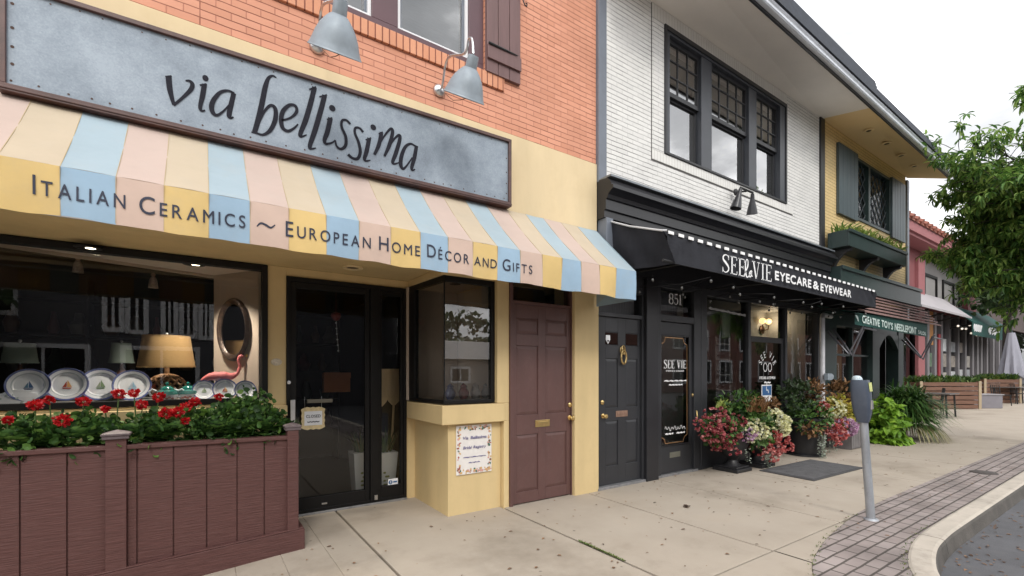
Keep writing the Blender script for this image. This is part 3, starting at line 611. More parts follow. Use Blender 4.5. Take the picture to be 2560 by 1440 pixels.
LET=[[(50,120,16),(110,112,16)],[(80,115,52),(95,250,48),(130,385,28)],[(128,388,24),(215,315,27),(290,240,38),(305,190,38),(280,160,28),(240,156,12)],
[(375,200,18),(440,188,18)],[(418,190,42),(400,300,44),(378,400,34),(390,440,22),(425,435,14)],
[(700,275,20),(640,250,22),(570,265,30),(510,330,40),(485,400,45),(500,460,40),(540,480,25),(600,440,18),(665,370,16)],[(695,272,40),(670,380,44),(650,480,44),(665,508,25),(692,498,12)],
[(1095,128,12),(1060,110,18),(1020,135,30),(990,220,44),(960,370,47),(925,520,47),(890,642,44)],[(860,640,14),(905,650,16)],[(930,560,16),(980,450,22),(1040,390,28),(1085,420,38),(1085,520,42),(1040,620,35),(970,665,22),(900,645,18)],
[(1145,530,16),(1230,505,20),(1285,450,28),(1275,395,28),(1220,385,28),(1160,440,38),(1140,520,42),(1155,600,38),(1205,630,28),(1260,605,20),(1300,565,12)],
[(1405,240,14),(1470,214,14)],[(1455,218,42),(1420,360,45),(1370,530,46),(1320,660,38),(1335,682,20),(1382,665,10)],
[(1500,310,14),(1572,290,14)],[(1550,294,42),(1515,430,45),(1460,620,46),(1410,770,38),(1425,797,20),(1468,790,10)],
[(1570,522,12),(1622,505,14)],[(1605,508,42),(1575,640,43),(1550,710,36),(1560,750,24),(1620,740,16),(1650,715,12)],
[(1650,716,14),(1662,770,20),(1700,800,25),(1745,770,28),(1750,690,28),(1710,590,24),(1715,532,22),(1755,528,20),(1792,565,22)],
[(1770,850,30),(1810,885,26),(1860,890,28),(1885,830,30),(1870,740,28),(1835,650,25),(1840,602,22),(1880,604,20),(1912,642,26)],
[(1935,715,12),(1988,694,12)],[(1970,698,36),(1945,820,40),(1925,890,32),(1940,912,18),(1982,905,10)],
[(2058,656,12),(2097,640,12)],[(2085,644,34),(2060,760,36),(2018,852,24)],[(2040,800,12),(2110,680,16),(2170,610,22),(2190,640,32),(2160,760,36),(2112,868,20)],[(2140,800,12),(2210,700,18),(2255,670,26),(2255,720,34),(2220,840,38),(2190,920,30),(2205,940,18),(2248,928,10)],
[(2410,778,16),(2360,750,18),(2310,780,28),(2275,860,36),(2265,940,38),(2285,985,26),(2320,960,16),(2375,880,12)],[(2415,768,32),(2395,880,36),(2370,970,32),(2375,1000,18),(2402,990,10)]]
q=MB(); sc=680/2560
def zp(x,y,Y): return P(400+x*sc,160+y*sc,Y)
for i,st in enumerate(LET):
    Y=SF+.009-.0003*(i%6)
    pts=[zp(a,b,Y) for a,b,_ in st]; ws=[]
    for a,b,w in st:
        ws.append(.5*((zp(a+w*.5,b,Y)-zp(a-w*.5,b,Y)).length+(zp(a,b+w*.5,Y)-zp(a,b-w*.5,Y)).length))
    q.ribbon(pts,ws,(0,-1,0),5)
for (a,b,r) in ((428,132,28),(1622,415,29),(2008,595,26)):
    c=zp(a,b,SF+.0085); rr=(zp(a+r,b,SF)-zp(a-r,b,SF)).length/2; rz=(zp(a,b+r,SF)-zp(a,b-r,SF)).length/2
    q.poly(*[(c.x+rr*math.cos(k*math.pi/8),c.y,c.z+rz*math.sin(k*math.pi/8)) for k in range(16)])
q.build('lettering',M('worn_black_paint',(.018,.018,.026),.8,var=.35,vs=40,spec=.2),pn)
# ================================================================ goose-neck lamps over the sign
def goose(label,base,neck,n2):
    bp=P(*base,3.93); X=bp.x
    nk=LX(*neck,X); 
    t=thing('gooseneck_lamp',label,'wall lamp',(X,3.93,bp.z),'galvanised gooseneck lamps over the shop sign')
    rot=Matrix.Rotation(R(90),3,'X')
    q=MB(); q.lathe([(.058,0),(.058,.012),(.05,.03),(.03,.042),(.018,.05),(0,.052)],(X,3.93,bp.z),20,rot); q.build('wall_plate',CHRM,t)
    q=MB(); top=nk+Vector((0,.02,.14))
    q.tube(smooth3([(X,3.89,bp.z),(X,3.85,bp.z+.03),(X,3.74,bp.z+.2),(X,nk.y+.15,top.z-.02),(X,nk.y+.08,top.z+.05),(X,nk.y+.02,top.z+.02),(X,nk.y,nk.z+.03)]),.0105,8); q.build('arm',CHRM,t)
    # bell shade, tipped outward
    tilt=Matrix.Rotation(R(33),3,'X')
    prof=[(.0,.02),(.034,.015),(.038,-.0),(.040,-.075),(.052,-.085),(.075,-.115),(.098,-.155),(.116,-.20),(.128,-.245),(.140,-.285),(.150,-.30)]
    prof2=[(.148,-.302),(.126,-.246),(.096,-.156),(.05,-.09),(0,-.088)]
    prof=[(r*1.2,z*.98) for r,z in prof]; prof2=[(r*1.2,z*.98) for r,z in prof2]
    q=MB(); q.lathe(prof+prof2,nk,28,tilt,cap=False); q.build('lamp_shade',ALU,t,auto=35)
    q=MB(); q.ball(nk+tilt@Vector((0,0,-.19)),.035); q.build('bulb',M('frosted_bulb',(.8,.8,.78),.3),t)
    q=MB(); c1=Vector((X+.03,3.88,bp.z-.03)); c2=nk+tilt@Vector((.05,.02,-.28))
    q.tube([c1,c1.lerp(c2,.35)+Vector((.01,0,-.05)),c1.lerp(c2,.7)+Vector((0,0,-.035)),c2],.0035,5); q.build('wire',M('brown_wire',(.2,.09,.05),.6),t)
goose('galvanised lamp with a bell shade below the mullion of the brick-framed window',(792,118),(852,4),0)
goose('galvanised lamp with a bell shade nearest the brown shutter',(1097,228),(1183,144),0)
# ================================================================ small signs at the shop
tl,br=P(1140,1065,BY+.004),P(1228,1177,BY+.004)
ts=thing('ceramic_plaque','white ceramic tile plaque with a flowered border on the yellow bay base','sign',(tl.x,BY,br.z))
x0,x1,z0,z1=tl.x,br.x,br.z,tl.z
q=MB(); q.box(x0,x1,BY-.004,BY+.009,z0,z1); pq=q.build('tile',M('glazed_tile',(.74,.71,.68),.2,var=.05,vs=20),ts,.004)
rg=random.Random(8); q=MB(); mats=[M('tile_'+n,c,.3) for n,c in (('red',(.35,.08,.06)),('green',(.06,.17,.13)),('brown',(.22,.11,.06)),('ochre',(.6,.38,.15)),('pink',(.6,.33,.28)))]
for i in range(150):
    q.m=rg.choice([0,1,2,2,3,3,4,4]); e=rg.random()
    if e<.25: x,z=rg.uniform(x0+.02,x1-.02),z1-rg.uniform(.012,.05)
    elif e<.5: x,z=rg.uniform(x0+.02,x1-.02),z0+rg.uniform(.012,.05)
    elif e<.75: x,z=x0+rg.uniform(.012,.045),rg.uniform(z0+.02,z1-.02)
    else: x,z=x1-rg.uniform(.012,.045),rg.uniform(z0+.02,z1-.02)
    q.disc((x,BY-.0046-.00002*i,z),rg.uniform(.006,.015),(0,-1,0),7,rg.uniform(.006,.013))
q.build('border',mats,pq)
q=MB(); w=x1-x0; h=z1-z0
write(q,'Via Bellissima',x0+.16*w,x1-.16*w,z0+.715*h,.030,BY-.009,gap=.07,slant=.2,bold=.0006)
write(q,'Bridal Registry',x0+.18*w,x1-.18*w,z0+.52*h,.028,BY-.009,gap=.07,slant=.25,bold=.0006)
q.ribbon([(x0+(.18+.064*i)*w,BY-.009,z0+(.345+.006*(i%2))*h) for i in range(11)],[.004+.003*((i*7)%3) for i in range(11)],(0,-1,0))
q.ribbon([(x0+(.33+.04*i)*w,BY-.009,z0+(.232+.006*(i%2))*h) for i in range(9)],[.004+.003*((i*5)%3) for i in range(9)],(0,-1,0))
q.build('lettering',M('tile_ink',(.13,.12,.27),.4),pq)
k=P(691,905,YS); q=MB(); q.lathe([(.0,.012),(.03,.011),(.045,.006),(.048,0)],k,20,Matrix.Rotation(R(90),3,'X')@Matrix.Diagonal((1,.72,1)));
q.lathe([(.016,.013),(.02,.017),(.012,.017),(.01,.013)],k,14,Matrix.Rotation(R(90),3,'X')@Matrix.Diagonal((1,.72,1)),cap=False)
tag(q.build('door_plaque',M('aged_enamel',(.62,.55,.44),.35,var=.25,vs=60),loc=k),'small oval enamel plaque on the yellow pier beside the glass door','plaque')
a,b=P(752,1018,4.88),P(812,1072,4.88)
hs=thing('hanging_sign','small scalloped hanging sign inside the glass door','sign',((a.x+b.x)/2,4.88,b.z))
q=MB(); n=28; cx,cz=(a.x+b.x)/2,(a.z+b.z)/2; hw,hh=(b.x-a.x)/2,(a.z-b.z)/2
pts=[]
for i in range(n):
    t=i*2*math.pi/n; c,s=math.cos(t),math.sin(t); k=1/max(abs(c),abs(s))*(1 if i%2 else .93); pts.append((cx+c*hw*k,4.872,cz+s*hh*k))
q.prism(pts[::-1],(0,-.008,0)); bo=q.build('board',M('cream_scallop',(.62,.5,.28),.6,var=.2,vs=50),hs)
q=MB(); q.box(cx-hw*.74,cx+hw*.74,4.860,4.8635,cz-hh*.6,cz+hh*.62); q.build('card',M('white_vinyl',(.75,.77,.8)),bo)
q=MB(); write(q,'CLOSED',cx-hw*.6,cx+hw*.6,cz+hh*.06,.03,4.859,gap=.14,bold=.0006); q.ribbon([(cx+hw*(-.5+.125*i),4.859,cz-hh*(.28+.05*(i%2))) for i in range(9)],[.009]*9,(0,-1,0)); q.build('lettering',INK,bo)
q=MB(); q.tube([(cx-hw*.7,4.868,cz+hh*.9),(cx-hw*.7,4.868,cz+hh*1.9)],.002,4); q.tube([(cx+hw*.7,4.868,cz+hh*.9),(cx+hw*.7,4.868,cz+hh*1.9)],.002,4); q.build('string',CHRM,hs)
# ================================================================ the window display
PW=M('plate_glaze',(.82,.84,.88),.2,var=.05,vs=15); PB=M('plate_rim_blue',(.13,.16,.36),.25,var=.3,vs=25); PG=M('plate_grey',(.5,.55,.6),.25)
def plate(px,py,rpx,Y,lab,hull,sail,small=False):
    c=P(px,py,Y); r=rpx*(P(px+1,py,Y)-P(px,py,Y)).length*.93; r=abs(P(px,py-rpx,Y).z-c.z)
    c.z=max(c.z,1.147+r*math.cos(R(14)))
    t=thing('display_plate',lab,'plate',(c.x,c.y,1.146),'sailboat plates lined up in the shop window')
    tl=Matrix.Rotation(R(90-14),3,'X')
    q=MB(); q.m=0; q.lathe([(0,.004),(r*.62,.004),(r*.68,.012)],c,40,tl,cap=False); q.m=2; q.lathe([(r*.68,.012),(r*.74,.016)],c,40,tl,cap=False); q.m=0; q.lathe([(r*.74,.016),(r*.89,.022)],c,40,tl,cap=False); q.m=1
    q.lathe([(r*.89,.022),(r*.985,.026),(r,.022),(r*.9,.012),(r*.6,-.008),(0,-.008)],c,40,tl,cap=False); pl=q.build('dish',[PW,PB,PG],t)
    q=MB(); s=r*.3; u=lambda a,b:c+tl@Vector((a*s,b*s,.0065))
    q.m=0; q.poly(u(-.75,-.62),u(.75,-.62),u(.55,-.85),u(-.55,-.85)); q.m=1; q.poly(u(.02,-.5),u(.75,-.5),u(.05,.95)); q.m=2; q.poly(u(-.06,-.5),u(-.06,.7),u(-.65,-.5)); q.build('sailboat',[hull,*sail],pl)
hb=M('ink_navy',(.05,.07,.16)); s1=[M('ink_blue',(.05,.12,.27)),M('ink_steel',(.13,.24,.34))]; s2=[M('ink_orange',(.72,.4,.16)),M('ink_red',(.45,.08,.05))]; s3=[M('ink_green',(.2,.3,.16)),M('ink_sage',(.36,.42,.3))]; s4=[M('ink_sky',(.35,.55,.72)),M('ink_pale',(.55,.65,.75))]
for a in ((72,964,42,5.09,'large blue-rimmed plate painted with a navy sailboat',hb,s1),(168,962,42,5.11,'large blue-rimmed plate painted with a red and orange sailboat',s2[1],s2),(252,962,41,5.17,'large blue-rimmed plate painted with a green sailboat',s3[0],s3),(331,964,39,5.12,'large blue-rimmed plate painted with a pale blue sailboat',s4[0],s4),
          (510,976,25,5.07,'small plate with a green sailboat partly behind the teal sugar bowl',s3[0],s3),(562,975,27,5.03,'small pale-rimmed plate painted with a red sailboat',s2[1],s2),(613,978,24,5.0,'small pale-rimmed plate painted with a grey boat, nearest the window edge',PG,[PG,s4[1]])): plate(*a)
c=P(40,990,5.02); q=MB(); 
pts=[(c.x-.12,5.02,1.147)]+[(c.x-.12+.24*i/12,5.02,1.147+.075+.045*math.sin(math.pi*i/12)+(.008 if i%2 else 0)) for i in range(13)]+[(c.x+.12,5.02,1.147)]
pts=[(a,b+.4*(c_-1.147),c_) for a,b,c_ in pts]; q.prism(pts,(0,.02,0)); fo=q.build('fan_ornament',PW,loc=(c.x,5.02,1.147)); tag(fo,'white fan-shaped ceramic ornament in front of the navy sailboat plate','ornament')
q=MB()
for k in range(7): zz_=1.2+.03*math.sin(k); q.disc((c.x-.09+.03*k,5.018+.4*(zz_-1.147),zz_),.011,(0,-.93,.37),7,.008)
fo2=q.build('floral_print',M('print_sage',(.42,.5,.48)),fo)
def pot(px,py,Y,lab,name,cat,spout):
    c=P(px,py,Y); c.z=1.147; t=thing(name,lab,cat,c,'teal and white pots in the shop window'); s=.95
    TEAL=M('teal_glaze',(.015,.17,.145),.15,coat=.4); 
    q=MB(); q.m=0; q.lathe([(.035*s,0),(.06*s,.012),(.083*s,.045),(.086*s,.062)],c,24,cap=False); q.m=1; q.lathe([(.086*s,.062),(.078*s,.09),(.05*s,.108),(.046*s,.112)],c,24,cap=False); bd=q.build('pot_body',[PW,TEAL],t)
    q=MB(); q.lathe([(.055*s,.110),(.05*s,.120),(.03*s,.135),(.012,.14),(.010,.148),(.018,.16),(.0,.172)],c,20); q.build('lid',TEAL,t)
    for sgn in ((-1,1) if not spout else (-1,)):
        q=MB(); q.tube([c+Vector((sgn*x,0,z)) for x,z in ((.075,.095),(.105,.108),(.125,.09),(.115,.06),(.08,.04))],.0085,7); q.build('pot_handle',PW,t)
    if spout: q=MB(); q.tube([c+Vector((x,0,z)) for x,z in ((.07,.05),(.10,.07),(.12,.10),(.14,.115))],[.016,.013,.01,.008],8); q.build('spout',PW,t)
    q=MB(); 
    for k in range(5): q.disc(c+Vector((-.04+.02*k,-.09*s+.006*abs(k-2),.03+.008*(k%2))),.012,(0,-1,0),7,.009); 
    q.build('flower_print',M('print_pink',(.5,.25,.22)),bd)
pot(418,985,5.05,'teal and white sugar bowl with two white loop handles','sugar_bowl','bowl',False)
pot(470,985,5.10,'teal and white teapot beside the small plates','teapot','teapot',True)
# flamingo
c=P(553,948,5.10); PK=M('flamingo_pink',(.62,.17,.17),.5,var=.2,vs=14); PK2=M('flamingo_pale',(.72,.40,.40),.5,var=.1)
fl=thing('flamingo_figurine','pink flamingo figurine with a yellow bill behind the small plates','figurine',(c.x,c.y,1.147))
ppm=abs(P(553,848,5.10).z-P(553,948,5.10).z)/100
f=lambda dx,dy,dy_=0:Vector((c.x+dx*ppm*1.18,c.y+dy_,c.z-dy*ppm))
me=bpy.data.meshes.new('body'); V=[f(-36,4),f(-22,-6),f(-2,-9),f(18,-6),f(30,-14),f(34,-32),f(31,-48),f(34,-58),f(42,-60)]
me.from_pydata([v-ORG[fl.name] for v in V],[(i,i+1) for i in range(8)],[]); bo=bpy.data.objects.new('body',me); COL.objects.link(bo); bo.parent=fl; ORG['body']=ORG[fl.name]
bo.modifiers.new('s','SKIN'); bo.modifiers.new('u','SUBSURF').render_levels=2; bo.modifiers['u'].levels=2
for i,rr in enumerate((.012,.035,.046,.038,.018,.013,.013,.02,.018)): me.skin_vertices[0].data[i].radius=(rr,rr)
me.skin_vertices[0].data[2].use_root=True; me.materials.append(PK)
q=MB(); q.lathe([(.016,0),(.013,.03),(.004,.055),(0,.058)],f(45,-61),10,Matrix.Rotation(R(105),3,'Y')); q.build('bill',M('bill_yellow',(.75,.5,.1),.4),fl)
for s in (-1,1): q=MB(); q.ball(f(36,-60)+Vector((0,s*.019,.004)),.005,8,5); q.build('eye',BLK,fl)
for s in (-1,1): q=MB(); q.tube([f(-2,0)+Vector((0,s*.02,-.02)),(f(-2,0).x,c.y+s*.02,1.147)],.006,6); q.build('leg',PK2,fl)
q=MB(); q.ball(f(-4,-3),.044,12,8,(1.5,.9,.72)); q.build('wing',PK2,fl)
# mirror on the beige side wall
mc=P(595,823,5.14); nr=Vector((-.836,-.549,0)); nr=Vector((Bp[1]-A[1],A[0]-Bp[0],0)).normalized()*-1
ax=Vector((Bp[0]-A[0],Bp[1]-A[1],0)).normalized(); mid=Vector(((A[0]+Bp[0])/2,(A[1]+Bp[1])/2,mc.z))
mr=thing('oval_mirror','oval mirror in a dark ornate frame on the display side wall','mirror',mid)
base=mid+nr*.012; rz=abs(P(595,748,5.2).z-P(595,905,5.2).z)/2; rx=.215
rim=lambda k,s,o:[base+ax*math.cos(i*2*math.pi/40)*rx*s+Vector((0,0,math.sin(i*2*math.pi/40)*rz*s))+nr*o for i in range(40)]
q=MB(); q.smooth=True; rr=[rim(0,1,0),rim(0,.99,.025),rim(0,.93,.04),rim(0,.85,.028),rim(0,.8,.012)]
vs=[p for r_ in rr for p in r_]; q.add(vs,[(i*40+j,i*40+(j+1)%40,(i+1)*40+(j+1)%40,(i+1)*40+j) for i in range(4) for j in range(40)]); q.build('mirror_frame',M('dark_gilt',(.045,.027,.018),.35,metal=.4,var=.7,vs=28,bump=.6,bs=60),mr)
q=MB(); q.poly(*rim(0,.8,.011)); q.build('mirror_glass',M('mirror_glass',(.35,.35,.36),.03,metal=1,var=.02),mr)
# lamps and a straw topiary inside
def tlamp(px,ptop,pbot,wt,wb,Y,lab,shm,basem,lattice=False):
    a,b=P(px,ptop,Y),P(px,pbot,Y); k=abs(P(px,ptop-100,Y).z-a.z)/100*1.1
    t=thing('table_lamp',lab,'table lamp',(a.x,Y,1.147),'table lamps in the shop window')
    q=MB(); q.lathe([(wb*k/2,b.z),(wt*k/2,a.z)],(a.x,Y,0),28,cap=False); q.lathe([(wb*k/2+.003,b.z),(wb*k/2+.003,b.z+.012)],(a.x,Y,0),28,cap=False); q.lathe([(wt*k/2+.003,a.z-.012),(wt*k/2+.003,a.z)],(a.x,Y,0),28,cap=False); q.build('lamp_shade',shm,t)
    q=MB(); q.tube([(a.x,Y,b.z-.03),(a.x,Y,a.z+.015)],.006,6); q.ball((a.x,Y,a.z+.02),.012,8,5); q.build('stem',CHRM,t)
    h=b.z-.01-1.147; q=MB()
    if lattice:
        rr=min(.15,h/2*1.25); cz=1.147+h*.42
        for i in range(12):
            for sgn in (-1,1):
                pts=[]
                for j in range(11):
                    v=j/10*math.pi; w=i*math.pi/6+sgn*v*.8; pts.append((a.x+rr*math.sin(v)*math.cos(w),Y+rr*math.sin(v)*math.sin(w),cz-rr*.78*math.cos(v)))
                q.tube(pts,.008,5)
        q.lathe([(.02,1.147),(.02,b.z)],(a.x,Y,0),8)
    else: q.lathe([(.07,0),(.07,.02),(.03,.05),(.055,h*.45),(.05,h*.7),(.015,h*.9),(.012,h)],(a.x,Y,1.147),20)
    q.build('lamp_base',basem,t)
tlamp(417,840,918,88,108,5.30,'table lamp with a tan burlap shade and a woven rattan ball base',M('burlap',(.46,.29,.12),.9,var=.12,vs=40,stretch=(1,1,9),bump=.4,bs=200),M('rattan',(.24,.13,.06),.6,var=.4,vs=30),True)
GS=M('grey_green_shade',(.15,.19,.165),.8,var=.1); WB=M('turned_wood',(.14,.06,.035),.4,var=.2)
tlamp(304,858,908,34,46,5.75,'small table lamp with a grey-green shade beside the burlap lamp',GS,WB)
tlamp(50,858,908,50,60,5.35,'table lamp with a grey-green shade behind the navy sailboat plate',GS,WB)
c=P(195,930,5.9); q=MB(); rg=random.Random(4)
tp=thing('straw_basket','straw basket heaped with dried grass behind the plates','basket',(c.x,c.y,1.147))
q.lathe([(.20,0),(.25,.05),(.27,.12),(.24,.16)],(c.x,c.y,1.147),24); q.build('basket_body',M('straw',(.19,.13,.075),.9,var=.25,vs=40,bump=.6,bs=90),tp)
q=MB()
for i in range(420):
    d=rdir(rg); d.z=abs(d.z)*.6+.1; leaf(q,(c.x+d.x*.2,c.y+d.y*.15,1.30+d.z*.1),d+rdir(rg)*.4,Vector((0,0,1)),rg.uniform(.1,.2),.012,'blade',.5)
q.build('dried_grass',leafmat('dry_grass',[(.10,.085,.03),(.17,.13,.05),(.22,.15,.08)]),tp)
# shelves of stock deep in the shop, and hanging figures
for i,(px,py,Y,kk) in enumerate(((195,660,5.8,.16),(383,700,5.5,.15))):
    c=P(px,py,Y); t=thing('hanging_figure',('patterned' if i==0 else 'feathered')+' hanging doll figure high in the shop window','ornament',(c.x,c.y,c.z-kk/2))
    q=MB(); q.lathe([(kk*.26,-kk*.5),(kk*.2,0),(kk*.1,kk*.2),(kk*.05,kk*.22)],c,12); q.build('dress',M(('spotted_cloth','ivory_cloth')[i],(.36,.28,.22),.8,var=.4,vs=50),t)
    q=MB(); q.ball(c+Vector((0,0,kk*.32)),kk*.12); q.build('head',M('doll_face',(.42,.28,.2),.6),t)
    q=MB(); q.tube([c+Vector((0,0,kk*.4)),(c.x,c.y,2.9)],.002,4); q.build('cord',BLK,t)
rg=random.Random(21); STK=[M('stock_'+str(i),c,.5,var=.2,vs=8) for i,c in enumerate(((.10,.05,.03),(.05,.06,.08),(.16,.11,.05),(.03,.05,.04),(.13,.13,.12),(.09,.02,.02)))]
q=MB(); 
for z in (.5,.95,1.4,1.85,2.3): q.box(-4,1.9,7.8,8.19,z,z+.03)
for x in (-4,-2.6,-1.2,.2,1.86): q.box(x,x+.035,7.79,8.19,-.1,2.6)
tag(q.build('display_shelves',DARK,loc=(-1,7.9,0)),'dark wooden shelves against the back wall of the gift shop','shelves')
for z in (.53,.98,1.43,1.88):
    x=-3.9
    while x<1.8:
        w=rg.uniform(.05,.12); q=MB(); y=7.95+rg.uniform(-.05,.05); q.lathe([(w*.6,0),(w,rg.uniform(.06,.14)),(w*.5,rg.uniform(.16,.26)),(w*.35,.28)],(x,y,z),10)
        tag(q.build('ceramic_vase',rg.choice(STK),loc=(x,y,z)),'small ceramic vase on the dark shelves at the back of the gift shop','vase','vases on the back shelves of the gift shop'); x+=rg.uniform(.2,.4)
# behind the glass door: white planters, paddles
WPOT=M('white_planter',(.85,.85,.81),.5,var=.06)
for i,(px,pt,pb,Y,lab) in enumerate(((905,1128,1240,5.32,'white tapered planter with reeds behind the glass door, left of the door stile'),(960,1128,1235,5.2,'white tapered planter with grass behind the sidelight'))):
    a,b=P(px,pt,Y),P(px,pb,Y); t=thing('tall_planter',lab,'planter',(a.x,Y,0),'white planters inside the shop entrance'); w=.125
    q=MB(); zt=a.z; q.hexa([(a.x-w*.72,Y-w*.72,0),(a.x+w*.72,Y-w*.72,0),(a.x+w*.72,Y+w*.72,0),(a.x-w*.72,Y+w*.72,0),(a.x-w,Y-w,zt),(a.x+w,Y-w,zt),(a.x+w,Y+w,zt),(a.x-w,Y+w,zt)]); pb_=q.build('planter_body',WPOT,t,.006)
    q=MB()
    for k in range(7): q.disc((a.x-.03+.02*(k%3),Y-w*.80-.012,.14+.045*(k//2)),.018,(0,-1,0),6,.012)
    q.build('leaf_print',M('print_leaf',(.3,.32,.08)),pb_)
    q=MB()
    for k in range(60): d=rdir(rg); leaf(q,(a.x+d.x*.08,Y+d.y*.08,zt-.02),Vector((d.x*.35,d.y*.35,1)),d,rg.uniform(.2,.5),.022,'blade',.3)
    q.build('grass',leafmat('pot_grass',[(.03,.08,.025),(.07,.15,.04),(.2,.15,.05)]),t)
WOODP=M('pale_wood',(.66,.48,.26),.55,var=.12,vs=6,stretch=(6,6,.6))
for i,(px,Y,lab) in enumerate(((952,5.17,'tall wooden paddle with a broad square blade standing in the sidelight'),(985,5.28,'wooden paddle half hidden at the right side of the sidelight'))):
    a,b=P(px,922,Y),P(px,1045,Y); t=thing('wooden_paddle',lab,'paddle',(a.x,Y,.4),'wooden paddles in the shop entrance'); w=.11
    q=MB(); zt=a.z; q.prism([(a.x-w,Y,zt),(a.x-w,Y,zt-.28),(a.x-w*.6,Y,zt-.38),(a.x-.018,Y,zt-.43),(a.x+.018,Y,zt-.43),(a.x+w*.6,Y,zt-.38),(a.x+w,Y,zt-.28),(a.x+w,Y,zt)],(0,.018,0)); q.build('blade',WOODP,t)
    q=MB(); q.tube([(a.x,Y+.01,zt-.42),(a.x-.03,Y+.01,.45)],.014,8); q.build('paddle_handle',WOODP,t)
c=P(866,955,6.2); q=MB(); q.box(c.x-.28,c.x+.05,6.2,6.3,c.z-.13,c.z+.12); 
bx=q.build('carton',M('terracotta_box',(.42,.17,.07),.7,var=.1),loc=(c.x,6.25,c.z)); tag(bx,'terracotta box seen through the glass door','box')
q=MB(); q.frame(c.x-.285,c.x+.055,c.z+.05,c.z+.125,6.19,6.199,.01); q.build('lid',M('terracotta_box',(.42,.17,.07)),bx)
c=P(840,790,5.6); st=thing('hanging_ornament','string of beads hanging below a red ornament inside the glass door','ornament',(c.x,c.y,c.z-.4))
q=MB(); q.lathe([(0,.05),(.05,.03),(.06,0),(.03,-.05),(0,-.06)],c,12); q.tube([c,(c.x,c.y,2.9)],.002,4); q.build('red_ornament',M('dark_red',(.25,.04,.02),.5),st)
q=MB(); q.tube([c,c+Vector((.01,0,-.2)),c+Vector((.03,0,-.42))],.003,4)
for k in range(6): q.ball(c+Vector((.005*k,0,-.08-.065*k)),.011,8,5)
q.build('bead',PW,st)
rg=random.Random(31)
for k,(dx,col,lab) in enumerate(((-.02,(.06,.08,.2),'dark blue pottery jar at the left of the bay window'),(.13,(.35,.05,.05),'red pottery jar in the middle of the bay window'),(.27,(.6,.55,.5),'cream pottery jar between the red and grey jars in the bay window'),(.40,(.35,.38,.4),'grey pottery jar nearest the right side of the bay window'))):
    x=2.1+dx; z=1.131; t=thing('pottery_jar',lab,'jar',(x,4.3,z),'pottery jars in the bay window')
    q=MB(); q.lathe([(.03,0),(.05,.03),(.055,.07),(.035,.11),(.03,.12),(.038,.13)],(x,4.17,z),16); q.build('jar_body',M('jar_%d'%k,col,.25,var=.35,vs=60,coat=.5),t)
    q=MB(); q.lathe([(.04,.13),(.02,.15),(.0,.165)],(x,4.17,z),14); q.build('lid',M('jar_%d'%k,col),t)
# ================================================================ building 2 : white brick
b2=thing('white_brick_building','white painted brick building with black trim, triple sash window and wide white eaves','building',(6.8,4.3,0))
def p2(name,mat,lst,bevel=0,par=None): return boxes(name,mat,par or b2,lst,bevel)
W0,W1,YW=3.99,9.64,3.90
wx0,wx1=X_(1659,YW),X_(1964,YW); wz0,wz1=4.29,5.995
p2('brick_wall',WHITEB,[(W0,wx0,YW,4.2,3.55,6.22),(wx1,W1,YW,4.2,3.55,6.22),(wx0,wx1,YW,4.2,3.55,wz0),(wx0,wx1,YW,4.2,wz1,6.22)])
bd=.24
p2('brick_surround',WHITES,[(wx0-bd,wx1+bd,YW-.012,YW,wz0-.13,wz0-.004),(wx0-bd,wx1+.02,YW-.012,YW,wz1+.004,wz1+.17)],.003)
p2('brick_surround',WHITEB,[(wx0-bd,wx0-.004,YW-.012,YW,wz0-.002,wz1+.002)],.003)
q=MB(); g=.012; q.box(wx0-bd-g,wx0-bd-.001,YW-.006,YW-.001,wz0-.145,wz1+.18); q.box(wx0-bd,wx1+bd,YW-.006,YW-.001,wz0-.145,wz0-.131); q.build('surround_joint',M('joint_shadow',(.12,.115,.11),.9),b2)
